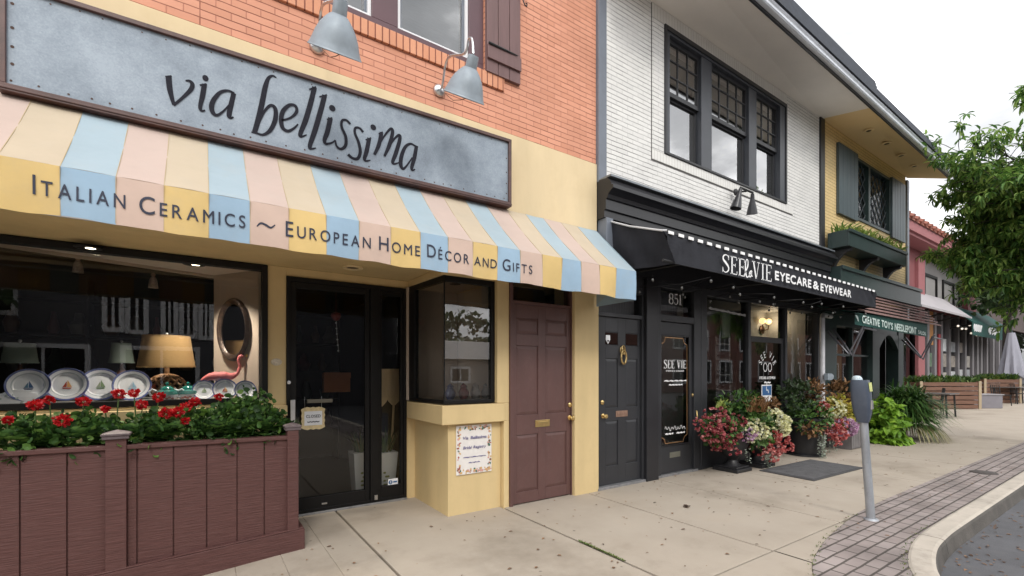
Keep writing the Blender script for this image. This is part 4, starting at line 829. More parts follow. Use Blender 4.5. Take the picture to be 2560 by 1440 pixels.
# triple sash window
q=MB(); ya,yb=YW+.0,YW+.15
fx=[X_(p,YW+.03) for p in (1668,1749,1775,1868,1887,1944)]
q.box(wx0,fx[0],ya-.014,yb,wz0,wz1); q.box(fx[5],wx1,ya-.014,yb,wz0,wz1); q.box(fx[1],fx[2],ya,yb,wz0+.02,wz1-.09); q.box(fx[3],fx[4],ya,yb,wz0+.02,wz1-.09)
q.box(fx[0],fx[5],ya-.012,yb,wz1-.09,wz1); q.box(fx[0],fx[5],ya-.002,yb,wz0,wz0+.02)
tw=q.build('triple_window',WFR,b2,.004)
q=MB(); q.frame(wx0-.0,wx1+.0,wz0-.0,wz1+.0,ya-.03,ya-.0145,.045,.03,.06); q.build('window_casing',CHAR2,tw,.003)
for i,(l,r,nc) in enumerate(((fx[0],fx[1],3),(fx[2],fx[3],4),(fx[4],fx[5],3))):
    zm=wz0+.02+(wz1-wz0-.11)*.535; t_=.035
    q=MB(); q.frame(l,r,zm-.03,wz1-.09,YW+.04,YW+.075,t_,.06,.05)
    a,b,c,d=l+t_,r-t_,zm+.03,wz1-.14
    for k in range(1,nc): x=a+(b-a)*k/nc; q.box(x-.009,x+.009,YW+.046,YW+.07,c,d)
    for k in (1,2):
        z=c+(d-c)*k/3
        for j in range(nc): q.box(a+(b-a)*j/nc+.009*(j>0),a+(b-a)*(j+1)/nc-.009*(j<nc-1),YW+.046,YW+.07,z-.009,z+.009)
    us=q.build('upper_sash',CHAR,tw,.002)
    q=MB(); q.poly((a,YW+.058,c),(b,YW+.058,c),(b,YW+.058,d),(a,YW+.058,d)); q.build('glass',GLU,us)
    q=MB(); q.frame(l,r,wz0+.02,zm-.005,YW+.08,YW+.115,t_,.05,.05); ls=q.build('lower_sash',CHAR,tw,.002)
    q=MB(); q.poly((l+t_,YW+.1,wz0+.07),(r-t_,YW+.1,wz0+.07),(r-t_,YW+.1,zm-.055),(l+t_,YW+.1,zm-.055)); q.build('glass',GLU,ls)
    q=MB(); q.box(l+.05,r-.1,YW+.17,YW+.175,wz0+.03,wz0+1.02); q.build('sash_backing',M('backing_white',(.72,.72,.75),.8,var=.03),ls)  # white sheet added behind the sash to brighten its pane like reflected sky
p2('room_back',DARK,[(wx0,wx1,4.7,4.75,wz0-.1,wz1+.1)])
p2('corner_post',SLATE,[(3.863,3.995,3.885,4.1,3.64,6.22),(3.886,3.995,3.78,3.93,2.42,3.2)],.006)
p2('corner_post',CHAR2,[(9.60,9.775,3.87,4.1,3.56,6.22)],.006)
# cornice with stepped mouldings
PR=[(3.91,3.20),(3.80,3.20),(3.80,3.28),(3.775,3.29),(3.775,3.40),(3.755,3.41),(3.74,3.45),(3.70,3.48),(3.66,3.50),(3.66,3.535),(3.69,3.545),(3.69,3.56),(3.73,3.62),(3.76,3.64),(3.895,3.655),(3.895,3.66),(3.91,3.66)]
q=MB(); n=len(PR); q.prism([(3.866,y,z) for y,z in PR],(9.78-3.866,0,0)); q.build('cornice',CHAR2,b2)
p2('cornice_flashing',M('grey_flashing',(.20,.22,.24),.45,metal=.4,var=.2,vs=6),[(3.87,9.76,3.70,3.895,3.645,3.668)])
p2('fascia_board',CHAR2,[(3.887,9.78,3.94,4.2,2.62,3.2),(3.866,9.6,3.915,4.2,3.2,3.66)])
# eaves, gutter and roof edge
ge=lambda px,py:P(px,py,3.12)
ga,gb=ge(1880,0),ge(2365,437)
gz=lambda x: ga.z+(gb.z-ga.z)*(x-ga.x)/(gb.x-ga.x)
def eave(par,xa,xb,ms,roofh,steps):
    q=MB(); za,zb_=gz(xa),gz(xb)
    q.hexa([(xa,3.14,za+.01),(xb,3.14,zb_+.01),(xb,3.91,6.19),(xa,3.91,6.19),(xa,3.14,za+.04),(xb,3.14,zb_+.04),(xb,3.91,6.22),(xa,3.91,6.22)]); q.build('soffit',ms,par)
    q=MB(); q.sbox(xa,xb,3.115,3.14,za-.012,zb_-.012,za+.12,zb_+.12); q.build('fascia',CHAR2,par)
    q=MB(); pf=[(3.113,.02),(3.06,.02),(3.045,.035),(3.04,.06),(3.025,.08),(3.02,.095),(3.03,.098),(3.113,.098)]
    vs=[(xa,y,za+z) for y,z in pf]+[(xb,y,zb_+z) for y,z in pf]; k=len(pf)
    q.add(vs,[(i,k+i,k+(i+1)%k,(i+1)%k) for i in range(k)]+[tuple(range(k)),tuple(range(2*k-1,k-1,-1))]); q.build('gutter',M('aluminium_gutter',(.74,.78,.84),.4,metal=.15,var=.12,vs=4),par)
    q=MB(); y=2.995
    for s in range(steps):
        z0=.10+roofh*s/steps; z1=.10+roofh*(s+1)/steps
        q.hexa([(xa,y,za+z0),(xb,y,zb_+z0),(xb,y+.3,zb_+z0),(xa,y+.3,za+z0),(xa,y+.006,za+z1),(xb,y+.006,zb_+z1),(xb,y+.3,zb_+z1),(xa,y+.3,za+z1)]); y+=.014
    q.hexa([(xa,y,za+.10+roofh),(xb,y,zb_+.10+roofh),(xb,6.5,zb_+1.6+roofh),(xa,6.5,za+1.6+roofh),(xa,y,za+.13+roofh),(xb,y,zb_+.13+roofh),(xb,6.5,zb_+1.63+roofh),(xa,6.5,za+1.63+roofh)])
    q.build('shingle_roof',M('slate_shingle',(.02,.026,.04),.7,var=.35,vs=12,bump=.5,bs=40),par)
eave(b2,3.86,9.70,SOFW,.30,5)
p2('building_shell',DARK,[(3.9,9.78,9,9.1,-.2,8),(3.87,3.9,4.2,9,-.2,6.2),(9.78,9.80,4.2,9,-.2,6.2),(3.9,9.78,4.2,9,6.2,6.25),(3.9,9.78,4.2,9,-.25,-.15)])
# ground floor
q=MB(); q.box(3.895,3.925,3.96,4.15,0,2.62); q.box(4.715,4.75,3.96,4.15,0,2.62); q.box(3.925,4.715,3.965,4.15,2.085,2.135); q.box(3.925,4.715,3.965,4.15,2.40,2.62); q.build('door_frame',CHAR,b2,.004)
q=MB(); q.poly((3.925,4.02,2.135),(4.715,4.02,2.135),(4.715,4.02,2.40),(3.925,4.02,2.40)); q.build('transom_glass',GLD,b2)
p2('transom_curtain',M('grey_curtain',(.17,.17,.18),.8,var=.35,vs=9,stretch=(9,1,.2)),[(3.925,4.715,4.10,4.11,2.13,2.41)])
D2Y=3.995
zz=lambda y,x=1555:P(x,y,D2Y).z
xs_=[X_(p,D2Y) for p in (1513,1545,1564,1594)]
d2=panel_door(b2,'dark_door',3.928,4.712,.03,2.082,D2Y,CHAR,[(xs_[0],xs_[1]),(xs_[2],xs_[3])],[(zz(1160),zz(1050)),(zz(1018),zz(897)),(zz(864),zz(832))])
for a,b in ((1513,1545),(1564,1594)):
    q=MB(); A0,B0=X_(a,D2Y)+.006,X_(b,D2Y)-.006; q.box(A0,B0,D2Y+.001,D2Y+.006,zz(862),zz(834)); q.build('door_light',glass('black_glass',1.6,(.1,.1,.1)) if 'black_glass' not in MATS else MATS['black_glass'],d2)
c=P(1520,848,D2Y-.004); q=MB(); q.prism([(c.x-.035,c.y+.003,c.z+.05),(c.x-.038,c.y+.003,c.z-.005),(c.x-.02,c.y+.003,c.z-.03),(c.x,c.y+.003,c.z-.06),(c.x+.02,c.y+.003,c.z-.03),(c.x+.038,c.y+.003,c.z-.005),(c.x+.035,c.y+.003,c.z+.05)],(0,-.004,0)); em=q.build('shield_sticker',M('white_vinyl',(.75,.77,.8)),d2)
q=MB(); q.box(c.x-.014,c.x+.014,c.y-.004,c.y-.0012,c.z-.03,c.z-.012); q.build('emblem_print',CHAR,em)
c=P(1555,888,D2Y); q=MB(); rot=Matrix.Rotation(R(90),3,'X')
q.lathe([(.0,.014),(.03,.012),(.042,.004),(.043,0)],c+Vector((0,0,.06)),18,rot@Matrix.Diagonal((.85,1.3,1)))
pts=[c+Vector((.045*math.cos(a*math.pi/8),-.03,-.025+.085*math.sin(a*math.pi/8))) for a in range(17)]; q.tube(pts,.012,7); q.ball(c+Vector((0,-.03,.02)),.02,10,6)
pts=[c+Vector((.03*math.cos(a*math.pi/8),-.022,.07+.05*math.sin(a*math.pi/8))) for a in range(17)]; q.tube(pts,.007,6); q.build('knocker',M('antique_brass',(.5,.36,.16),.35,metal=1,var=.3,vs=40),d2)
knob(d2,P(1507,1040,D2Y),.03); bolt(d2,P(1505,1006,D2Y),.028); slot(d2,P(1554,1034,D2Y),.21,.075,COPR)
p2('threshold',M('worn_steel',(.3,.3,.31)),[(3.89,4.75,3.93,4.1,-.004,.028)],.003)
p2('pier',CHAR2,[(4.75,4.985,3.915,4.2,-.02,2.62)],.006)
q=MB(); q.box(4.985,5.10,3.965,4.15,0,2.62); q.box(5.83,5.99,3.965,4.15,0,2.62); q.box(5.10,5.83,3.97,4.15,2.095,2.185); q.box(5.10,5.83,3.97,4.15,2.55,2.62); q.build('door_frame',CHAR,b2,.005)
q=MB(); q.poly((5.10,4.02,2.185),(5.83,4.02,2.185),(5.83,4.02,2.55),(5.10,4.02,2.55)); trn=q.build('transom_glass',GLD,b2)
VIN=M('white_lettering',(.82,.82,.82),.5,var=.02)
def didone(m,txt,x0,x1,z0,h,y,zend=None,thick=1):
    """tall narrow letters with heavy stems and hairline serifs"""
    W={'S':.42,'E':.42,'V':.52,'I':.2,'8':.42,'5':.4,'1':.26,' ':.22}
    tot=sum(W[c]+.08 for c in txt)-.08; k=(x1-x0)/tot; x=x0
    st,th=.13*h*thick,.045*h*thick
    for i,c in enumerate(txt):
        w=W[c]*k; t=(x-x0)/(x1-x0); zb=z0+(0 if zend is None else (zend-z0)*t); yy=y-.0005*(i%4)
        A=lambda a,b: Vector((x+a*w,yy,zb+b*h))
        def bar(a0,b0,a1,b1,wd):
            p,q_=A(a0,b0),A(a1,b1); m.ribbon([p,q_],[wd,wd],(0,-1,0),1)
        if c=='E':
            bar(.22,0,.22,1,st); bar(0,.02,1,.02,th); bar(0,.98,.96,.98,th); bar(.22,.52,.72,.52,th); bar(.97,.0,.97,.2,th); bar(.93,.8,.93,1,th); bar(.72,.42,.72,.62,th)
        elif c=='I': bar(.5,0,.5,1,st); bar(0,.02,1,.02,th); bar(0,.98,1,.98,th)
        elif c=='V': bar(.18,1,.52,0,st); bar(.84,1,.54,0,th*1.1); bar(0,.98,.4,.98,th); bar(.66,.98,1.02,.98,th)
        elif c=='S':
            m.ribbon([A(*p) for p in ((.9,.76),(.82,.93),(.5,.985),(.16,.88),(.14,.7),(.5,.54),(.86,.36),(.88,.16),(.52,.015),(.16,.07),(.06,.26))],[th*1.3,th,th,st*.7,st*.95,st*1.1,st*.95,st*.7,th,th,th*1.3],(0,-1,0),5); bar(.92,.72,.92,1,th); bar(.05,0,.05,.28,th)
        elif c=='8':
            for cz,ry,rx in ((.74,.235,.4),(.26,.25,.46)):
                m.ribbon([A(.5+rx*math.cos(a*math.pi/8),cz+ry*math.sin(a*math.pi/8)) for a in range(17)],[st*(.35+.65*abs(math.cos(a*math.pi/8))) for a in range(17)],(0,-1,0),2)
        elif c=='5':
            m.ribbon([A(*p) for p in ((.22,.52),(.5,.6),(.86,.48),(.9,.24),(.6,.02),(.2,.05),(.08,.2))],[th,th*1.3,st*.9,st,th,th*1.4,st*.8],(0,-1,0),5); bar(.22,.5,.22,1,th*1.2); bar(.2,.95,.85,.95,st*.7)
        elif c=='1': bar(.5,0,.5,1,st); bar(.05,.02,.95,.02,th); bar(.05,.86,.5,.97,th*1.2)
        x+=w+.08*k
a,b=P(1673,759,4.01),P(1704,763,4.01)
q=MB(); didone(q,'851',a.x,b.x,a.z,.145,4.012,thick=1.1); q.build('street_number',VIN,trn)
p2('transom_curtain',M('grey_curtain',(.17,.17,.18)),[(5.10,5.83,4.25,4.26,2.17,2.56)])
# glazed shop door with gilt line
D3Y=4.0; dl,dr=5.105,5.828
gx0,gx1=X_(1651,D3Y),X_(1724,D3Y); gz0,gz1=P(1690,1113,D3Y).z,P(1690,838,D3Y).z
q=MB(); q.box(dl,gx0,D3Y,D3Y+.045,.03,2.09); q.box(gx1,dr,D3Y,D3Y+.045,.03,2.09); q.box(gx0,gx1,D3Y,D3Y+.045,.03,gz0); q.box(gx0,gx1,D3Y,D3Y+.045,gz1,2.09)
d3=q.build('glazed_door',CHAR,b2,.005)
q=MB(); q.frame(gx0,gx1,gz0,gz1,D3Y-.006,D3Y+.01,.02); q.build('glazing_bead',CHAR2,d3,.003)
q=MB(); q.poly((gx0,D3Y+.02,gz0),(gx1,D3Y+.02,gz0),(gx1,D3Y+.02,gz1),(gx0,D3Y+.02,gz1)); dg_=q.build('glass',GLD,d3)
GILT=M('gilt_line',(.52,.30,.15),.4,metal=.6,var=.2,vs=20)
q=MB(); i_=.038; c_=.085; A0,B0,Z0_,Z1_=gx0+i_,gx1-i_,gz0+i_,gz1-i_
loop=[]
for cx,cz,a0 in ((A0,Z0_,0),(B0,Z0_,90),(B0,Z1_,180),(A0,Z1_,270)):
    for k in range(7): an=R(a0+90-k*15); loop.append((cx+c_*math.cos(an),D3Y+.016,cz+c_*math.sin(an)))
loop.append(loop[0])
for p_,q_ in zip(loop,loop[1:]): q.ribbon([p_,q_],[.011]*2,(0,-1,0),1)
q.build('gilt_border',GILT,dg_)
q=MB(); yy=D3Y+.015
a,b=P(1660,920,yy),P(1715,924,yy); didone(q,'SEE VIE',a.x,b.x,P(1687,921,yy).z,.115,yy,thick=1.25)
write(q,'EYECARE & EYEWEAR',X_(1665,yy),X_(1710,yy),P(1687,929,yy).z,.020,yy,gap=.12,bold=.001)
for (x0,x1,y_) in ((1660,1716,952),(1672,1706,962)):
    n=14; q.ribbon([(X_(x0,yy)+(X_(x1,yy)-X_(x0,yy))*k/n,yy,P(1687,y_,yy).z+.003*((k*5)%3-1)) for k in range(n+1)],[.008+.007*((k*7)%3) for k in range(n+1)],(0,-1,0),2)
n=22; q.ribbon([(X_(1662,yy)+(X_(1713,yy)-X_(1662,yy))*k/n,yy,P(1687,1070,yy).z+.024*math.sin(k*1.9)+.012*math.sin(k*.8)) for k in range(n+1)],[.008]*(n+1),(0,-1,0),4)
for (x0,x1,y_) in ((1663,1683,1083),(1691,1712,1083)):
    n=8; q.ribbon([(X_(x0,yy)+(X_(x1,yy)-X_(x0,yy))*k/n,yy,P(1687,y_,yy).z+.003*((k*5)%3-1)) for k in range(n+1)],[.010+.009*((k*7)%3) for k in range(n+1)],(0,-1,0),2)
q.build('lettering',VIN,dg_)
slot(d3,P(1687,1136,D3Y),.23,.075,M('dull_nickel',(.3,.3,.25),.45,metal=.8,var=.2))
bolt(d3,P(1732,988,D3Y),.03)
h0=P(1735,1040,D3Y); q=MB(); q.tube([h0+Vector((0,0,.09)),h0+Vector((0,-.045,.07)),h0+Vector((0,-.055,0)),h0+Vector((0,-.045,-.07)),h0+Vector((0,0,-.09))],.011,7); q.build('door_handle',BRASS,d3)
p2('threshold',M('worn_steel',(.3,.3,.31)),[(5.0,5.9,3.95,4.1,-.004,.028)],.003)
# display windows
MU=[X_(p,4.0) for p in (1762,1870,1962,2040)]
q=MB(); q.box(5.99,MU[0],3.96,4.15,0,2.62); q.box(MU[0],9.8,3.965,4.15,2.53,2.62)
for x in MU[1:3]: q.box(x-.035,x+.035,3.97,4.1,.03,2.53)
q.box(MU[3]-.0,MU[3]+.16,3.96,4.15,0,2.53); q.build('window_frame',CHAR,b2,.005)
p2('bulkhead',CHAR,[(MU[0],MU[1]-.035,3.975,4.1,0,.5),(MU[2]+.035,MU[3],3.975,4.1,0,.5)],.005)
q=MB()
for a,b,z in ((MU[2]+.035,MU[3],.5),(MU[0],MU[1]-.035,.5)):
    q=MB(); q.poly((a,4.02,z),(b,4.02,z),(b,4.02,2.53),(a,4.02,2.53)); swg=q.build('shop_window',GLS,b2)
q=MB(); q.frame(MU[1]+.036,MU[2]-.036,.04,2.0,4.0,4.045,.07,.16,.09); d4=q.build('entry_door',CHAR2,b2,.004)
q=MB(); q.poly((MU[1]+.1,4.02,.2),(MU[2]-.1,4.02,.2),(MU[2]-.1,4.02,1.91),(MU[1]+.1,4.02,1.91)); g4=q.build('glass',MATS['black_glass'],d4)
q=MB(); q.poly((MU[1]+.035,4.02,2.0),(MU[2]-.035,4.02,2.0),(MU[2]-.035,4.02,2.53),(MU[1]+.035,4.02,2.53)); q.build('transom_glass',GLS,b2)
yy=4.013; c=P(1919,918,yy); q=MB()
for k,ch in enumerate('SEE VIE'):
    if ch==' ': continue
    an=R(155-130*k/6); g=glyph(ch); s=.16; w=(g[2]+g[3])/2; rot=an-R(90)
    for f in g[1]:
        pts=[]
        for i in f:
            gx,gy=(g[0][i][0]-w)*s*.8,(g[0][i][1])*s; rr=.2
            pts.append((c.x+rr*math.cos(an)+gx*math.cos(rot)-gy*math.sin(rot),yy,c.z-.03+rr*math.sin(an)+gx*math.sin(rot)+gy*math.cos(rot)))
        q.poly(*pts)
for s in (-1,1): q.ribbon([(c.x+s*.075+.06*math.cos(a*math.pi/4+R(22)),yy,c.z-.0+.075*math.sin(a*math.pi/4+R(22))) for a in range(9)],[.014]*9,(0,-1,0),1)
q.ribbon([(c.x-.02,yy,c.z+.02),(c.x+.02,yy,c.z+.02)],[.012]*2,(0,-1,0),1)
write(q,'EYECARE & EYEWEAR',c.x-.26,c.x+.26,c.z-.20,.045,yy,gap=.1,bold=.002)
q.ribbon([(c.x-.11+.03*k,yy,c.z-.265+.006*((k*5)%3)) for k in range(8)],[.018,.03,.02,.028,.018,.03,.022,.02],(0,-1,0),2)
q.build('door_logo',VIN,g4)
a,b=P(1904,962,yy),P(1929,1003,yy); q=MB(); q.box(a.x,b.x,4.012,4.016,b.z,a.z); stk=q.build('notice_sticker',VIN,d4)
q=MB(); q.box(a.x+.02,b.x-.02,4.008,4.0115,b.z+(a.z-b.z)*.38,a.z-.02); q.build('sticker_print',M('blue_print',(.04,.12,.28)),stk)
q=MB(); cx,cz=(a.x+b.x)/2,b.z+(a.z-b.z)*.68; q.ribbon([(cx-.02,4.0055,cz+.06),(cx-.02,4.0055,cz),(cx+.03,4.0055,cz-.0),(cx+.045,4.0055,cz-.05)],[.018]*4,(0,-1,0),2); q.disc((cx-.02,4.0052,cz+.085),.016,(0,-1,0),8); q.build('wheelchair_symbol',VIN,stk)
q=MB(); n=26; A0,B0=P(1772,770,yy),P(1864,789,yy); q.ribbon([A0.lerp(B0,k/n)+Vector((0,0,.004*((k*5)%3-1))) for k in range(n+1)],[.022+.02*((k*7)%4)/3 for k in range(n+1)],(0,-1,0),2); q.build('window_lettering',M('faded_lettering',(.34,.34,.34),.6),swg)
# inside the eyewear shop
GW=M('grey_interior',(.40,.395,.37),.8,var=.06,vs=1.5)
p2('shop_interior',GW,[(3.9,9.74,5.6,5.65,0,3),(4.7,4.76,4.16,5.6,0,2.6),(9.74,9.78,4.2,7.5,0,3),(4.8,9.74,4.2,5.6,2.64,2.68)])
p2('interior_curtain',M('pale_curtain',(.5,.51,.51),.85,var=.12,vs=9,stretch=(9,9,.2)),[(8.82,9.12,5.36,5.40,.0,2.62)])
p2('shop_floor',FLOORW,[(3.9,9.78,4.16,7.5,-.1,.0)])
for i,(x,w) in enumerate(((8.42,.5),)):
    t=thing('frame_display','shelf unit of eyeglass frames behind the left display window','display shelf',(x,5.2,0))
    q=MB(); q.box(x-w/2,x+w/2,5.3,5.33,.4,2.1); q.box(x-w/2,x-w/2+.02,5.1,5.3,.4,2.1); q.box(x+w/2-.02,x+w/2,5.1,5.3,.4,2.1)
    for z in (.4,.75,1.05,1.35,1.65,1.95): q.box(x-w/2+.02,x+w/2-.02,5.1,5.3,z,z+.02)
    q.build('shelf_unit',M('shelf_grey',(.4,.4,.4),.5),t)
    for z in (.77,1.07,1.37,1.67):
        for k in range(int(w/.17)):
            cx=x-w/2+.1+k*.17
            q=MB()
            for s in (-1,1): q.tube([(cx+s*.03+.024*math.cos(a*math.pi/4),5.12,z+.06+.022*math.sin(a*math.pi/4)) for a in range(9)],.005,4); q.tube([(cx+s*.054,5.12,z+.065),(cx+s*.056,5.24,z+.06)],.003,4)
            q.tube([(cx-.006,5.12,z+.065),(cx+.006,5.12,z+.065)],.004,4); tag(q.build('eyeglasses',BLK,loc=(cx,5.12,z)),'dark pair of eyeglasses on the shelf unit behind the display window','eyeglasses','eyeglasses on the display shelf')
c=P(1914,803,4.85); wl=thing('wall_sconce','two warm glowing globe lamps on a wall fitting inside the eyewear shop','wall lamp',(c.x,4.85,c.z-.2))
q=MB(); q.lathe([(.09,0),(.09,.02),(.03,.04)],(c.x,4.93,c.z-.17),14,Matrix.Rotation(R(90),3,'X')); q.tube([(c.x-.12,4.85,c.z-.08),(c.x-.1,4.85,c.z-.16),(c.x,4.87,c.z-.18),(c.x+.1,4.85,c.z-.16),(c.x+.12,4.85,c.z-.08)],.012,6); q.build('bracket',M('aged_bronze',(.1,.05,.03),.4,metal=.6),wl)
p2('sconce_wall',GW,[(c.x-.42,9.74,4.94,4.97,1.3,2.64)])
for s in (-1,1): q=MB(); q.ball((c.x+s*.12,4.85,c.z),.062,14,9,(1,1,.95)); q.build('globe',emit('globe_glow',(1,.68,.32),1.6),wl)
ld=bpy.data.lights.new('sconce_lamp','POINT'); ld.energy=4; ld.color=(1,.8,.55); ld.shadow_soft_size=.08; lo=bpy.data.objects.new('sconce_lamp',ld); COL.objects.link(lo); lo.parent=wl; lo.location=Vector((c.x,4.70,c.z-.05))-ORG[wl.name]
# ---------------------------------------------------------------- black awning
ba=thing('black_awning','black fabric awning with white scalloped piping and white lettering','awning',(6.8,3.4,2.5))
FAB=M('black_canvas',(.020,.021,.027),.75,var=.25,vs=5,bump=.15,bs=200,spec=.3)
TX0,TX1=3.97,9.70; YT,YB=3.06,3.06; TXB=.2; ZTp=lambda x:P(1655,577,YT).z+(P(2183,728,YT).z-P(1655,577,YT).z)*(x-TX0)/(TX1-TX0); ZBt=lambda x:P(1694,660,YB).z+(P(2170,765,YB).z-P(1694,660,YB).z)*(x-TX0)/(TX1-TX0)
q=MB(); q.smooth=True; NX,NZ=96,6; rg=random.Random(5)
wr=lambda x,t:(.020*math.sin(x*23+t*5)*math.exp(-((x-TX0)/.5)**2)+.018*math.sin(x*20-t*6)*math.exp(-((TX1-x)/.45)**2)+.004*math.sin(x*4.1+2*t))*math.sin(math.pi*min(1,.15+t))
vs=[]
for j in range(NZ+1):
    t=j/NZ
    for i in range(NX+1):
        xl=TX0+TXB*t; x=xl+(TX1-xl)*i/NX; vs.append((x,YT+(YB-YT)*t+wr(x,t),ZTp(x)+(ZBt(x)-ZTp(x))*t))
q.add(vs,[(j*(NX+1)+i,(j+1)*(NX+1)+i,(j+1)*(NX+1)+i+1,j*(NX+1)+i+1) for j in range(NZ) for i in range(NX)]); q.build('front_panel',FAB,ba,auto=80)
q=MB(); q.smooth=True; NY=10; vs=[]
for k in range(2):
    x=TX0 if k==0 else TX1
for j in range(NY+1):
    t=j/NY; y=YT+(3.88-YT)*t
    for i in range(17):
        x=TX0+(TX1-TX0)*i/16; vs.append((x,y,ZTp(x)+(3.2-ZTp(x))*t-.02*math.sin(math.pi*t)))
q.add(vs,[(j*17+i,j*17+i+1,(j+1)*17+i+1,(j+1)*17+i) for j in range(NY) for i in range(16)]); q.build('canopy',FAB,ba,auto=80)
for x,nm in ((TX0,'left'),(TX1,'right')):
    q=MB(); q.smooth=True; vs=[]; NY=12
    for j in range(NY+1):
        t=j/NY
        for i in range(5):
            s=i/4; top=Vector((x,YT+(3.88-YT)*t,ZTp(x)+(3.2-ZTp(x))*t)); bot=Vector((x,YB+(3.88-YB)*t,ZBt(x)+(.02)*t)); bot.x+=(TXB*(1-t) if x==TX0 else 0); p=top.lerp(bot,s); p.x+=.02*math.sin(t*14+s*4)*math.sin(math.pi*t); vs.append(p)
    q.add(vs,[(j*5+i,j*5+i+1,(j+1)*5+i+1,(j+1)*5+i) for j in range(NY) for i in range(4)]); q.build('side_panel',FAB,ba,auto=80)
q=MB(); n=33
for k in range(n):
    a=TX0+.06+(TX1-TX0-.08)*k/n; b=a+(TX1-TX0)/n*.5
    q.sbox(a,b,YT-.02,YT-.012,ZTp(a)-.018,ZTp(b)-.018,ZTp(a)+.014,ZTp(b)+.014)
q.build('piping',M('white_piping',(.85,.85,.85),.6,var=.02),ba)
q=MB(); q.tube([(TX0-.012,3.88,3.205),(TX0-.012,3.5,ZTp(TX0)+.165),(TX0-.012,YT+.02,ZTp(TX0)+.012),(TX0+.04,YT-.01,ZTp(TX0)+.012)],.011,6); q.build('edge_highlight',M('highlight_grey',(.55,.55,.56),.5),ba)  # pale tube painting in the light caught along the canopy's left edge
q=MB(); ff=lambda y:(lambda xx,z:(xx,y+wr(xx,.5)*.5-.012,z))
yl=YT-.016
def onp(px,py): return P(px,py,yl)
a,b=onp(1802,680),onp(1858,693); h=abs(onp(1803,634).z-onp(1803,680).z)*.98
didone(q,'SEE',a.x,b.x,a.z,h,yl-.02,zend=b.z,thick=1.05)
a,b=onp(1876,695),onp(1925,705); didone(q,'VIE',a.x,b.x,a.z,h,yl-.02,zend=b.z,thick=1.05)
Z=lambda x,y:P(1740+x*.1875,600+y*.1875,yl-.024)
LA=[(640,480,8),(655,440,12),(690,350,22),(692,275,14),(675,262,10),(660,310,20),(662,420,30),(672,480,22),(690,495,12),(710,470,10),(745,425,12),(735,412,14),(715,440,22),(715,485,20),(730,485,12),(742,440,18),(742,480,14),(756,480,8)]
q.ribbon([Z(a,b) for a,b,_ in LA],[w*.1875*.0062 for _,_,w in LA],(0,-1,0),4)
for w,a,b,hp in (('EYECARE',(1934,699),(2024,720),22),('&',(2029,721),(2043,725),20),('EYEWEAR',(2048,727),(2124,744),19)):
    pa,pb=onp(*a),onp(*b); write(q,w,pa.x,pb.x,pa.z,abs(onp(a[0],a[1]-hp).z-pa.z),yl-.02,gap=.12,zend=pb.z,bold=.006)
q.build('lettering',VIN,ba)
q=MB(); 
for z,y in ((2.52,YB+.03),): q.tube([(TX0+.03,y,ZBt(TX0)+.02),(TX1-.03,y,ZBt(TX1)+.02)],.014,6)
for x in (4.3,6.1,8.0,9.5): q.tube([(x,YB+.03,ZBt(x)+.02),(x,3.88,ZBt(x)+.05)],.012,6); q.tube([(x,YB+.04,ZBt(x)+.03),(x,3.88,3.1)],.012,6)
q.build('awning_frame',IRON,ba)
q=MB(); q.poly((TX0,3.05,2.66),(TX0,3.9,2.66),(TX1,3.9,2.60),(TX1,3.05,2.60)); 
# string lights looped under the awning
sl=thing('string_lights','string of small bulbs looped beneath the black awning','string lights',(6.8,3.5,2.5))
pts=[]; rg=random.Random(9); bl=[]
for k in range(29):
    t=k/28; x=4.1+5.4*t; y=3.3+.35*math.sin(k*1.7); z=2.46-.07*abs(math.sin(k*1.05)); pts.append((x,y,z)); bl.append((x,y,z-.045))
q=MB(); q.tube(pts,.004,4); q.build('cable',BLK,sl)
for p_ in bl: 
    q=MB(); q.ball(p_,.015,8,6,(1,1,1.3)); q.build('bulb',M('clear_bulb',(.09,.09,.085),.25),sl)
# twin spotlight under the triple window
c=P(1838,481,3.84); X=c.x
sp=thing('twin_spotlight','black twin-headed spotlight on the white brick wall','wall lamp',(X,3.84,c.z))
q=MB(); q.lathe([(.05,0),(.05,.02),(.02,.04)],c,14,Matrix.Rotation(R(90),3,'X')); q.build('wall_plate',IRON,sp)
e=LX(1866,478,X); q=MB(); q.tube([c,e],.014,7); q.tube([e+Vector((-.20,-.02,-.0)),e+Vector((.14,-.02,.0))],.016,7); q.build('arm',IRON,sp)
for s in (-1,1):
    o=e+Vector((s*.16-.03,-.02,-.01)); rot=Matrix.Rotation(R(-s*12),3,'Y')@Matrix.Rotation(R(8),3,'X')
    q=MB(); q.lathe([(0,.0),(.025,-.005),(.028,-.05),(.034,-.1),(.06,-.2),(.078,-.30),(.072,-.3),(.05,-.19),(0,-.15)],o,16,rot); hd=q.build('spotlight_head',M('black_lamp_enamel',(.03,.03,.034),.35,var=.3,vs=20),sp)
# doormat
A,B_,D_=G(1935,1182),G(2065,1198),G(2157,1171)
q=MB(); q.prism([(6.55,2.72,.0),(8.05,2.68,.0),(8.10,3.42,.0),(6.60,3.45,.0)],(0,0,.014)); dm=q.build('doormat',M('charcoal_mat',(.06,.058,.06),.95,var=.25,vs=7,bump=.8,bs=120),loc=(7.3,3.05,0),bevel=.004); tag(dm,'flat charcoal doormat on the pavement before the eyewear shop door','doormat')
q=MB(); q.prism([(6.60,2.76,.0142),(8.01,2.72,.0142),(8.05,3.38,.0142),(6.65,3.41,.0142)],(0,0,.004)); q.build('mat_pile',M('mat_pile',(.085,.083,.086),.95,var=.3,vs=9,bump=1,bs=200),dm)
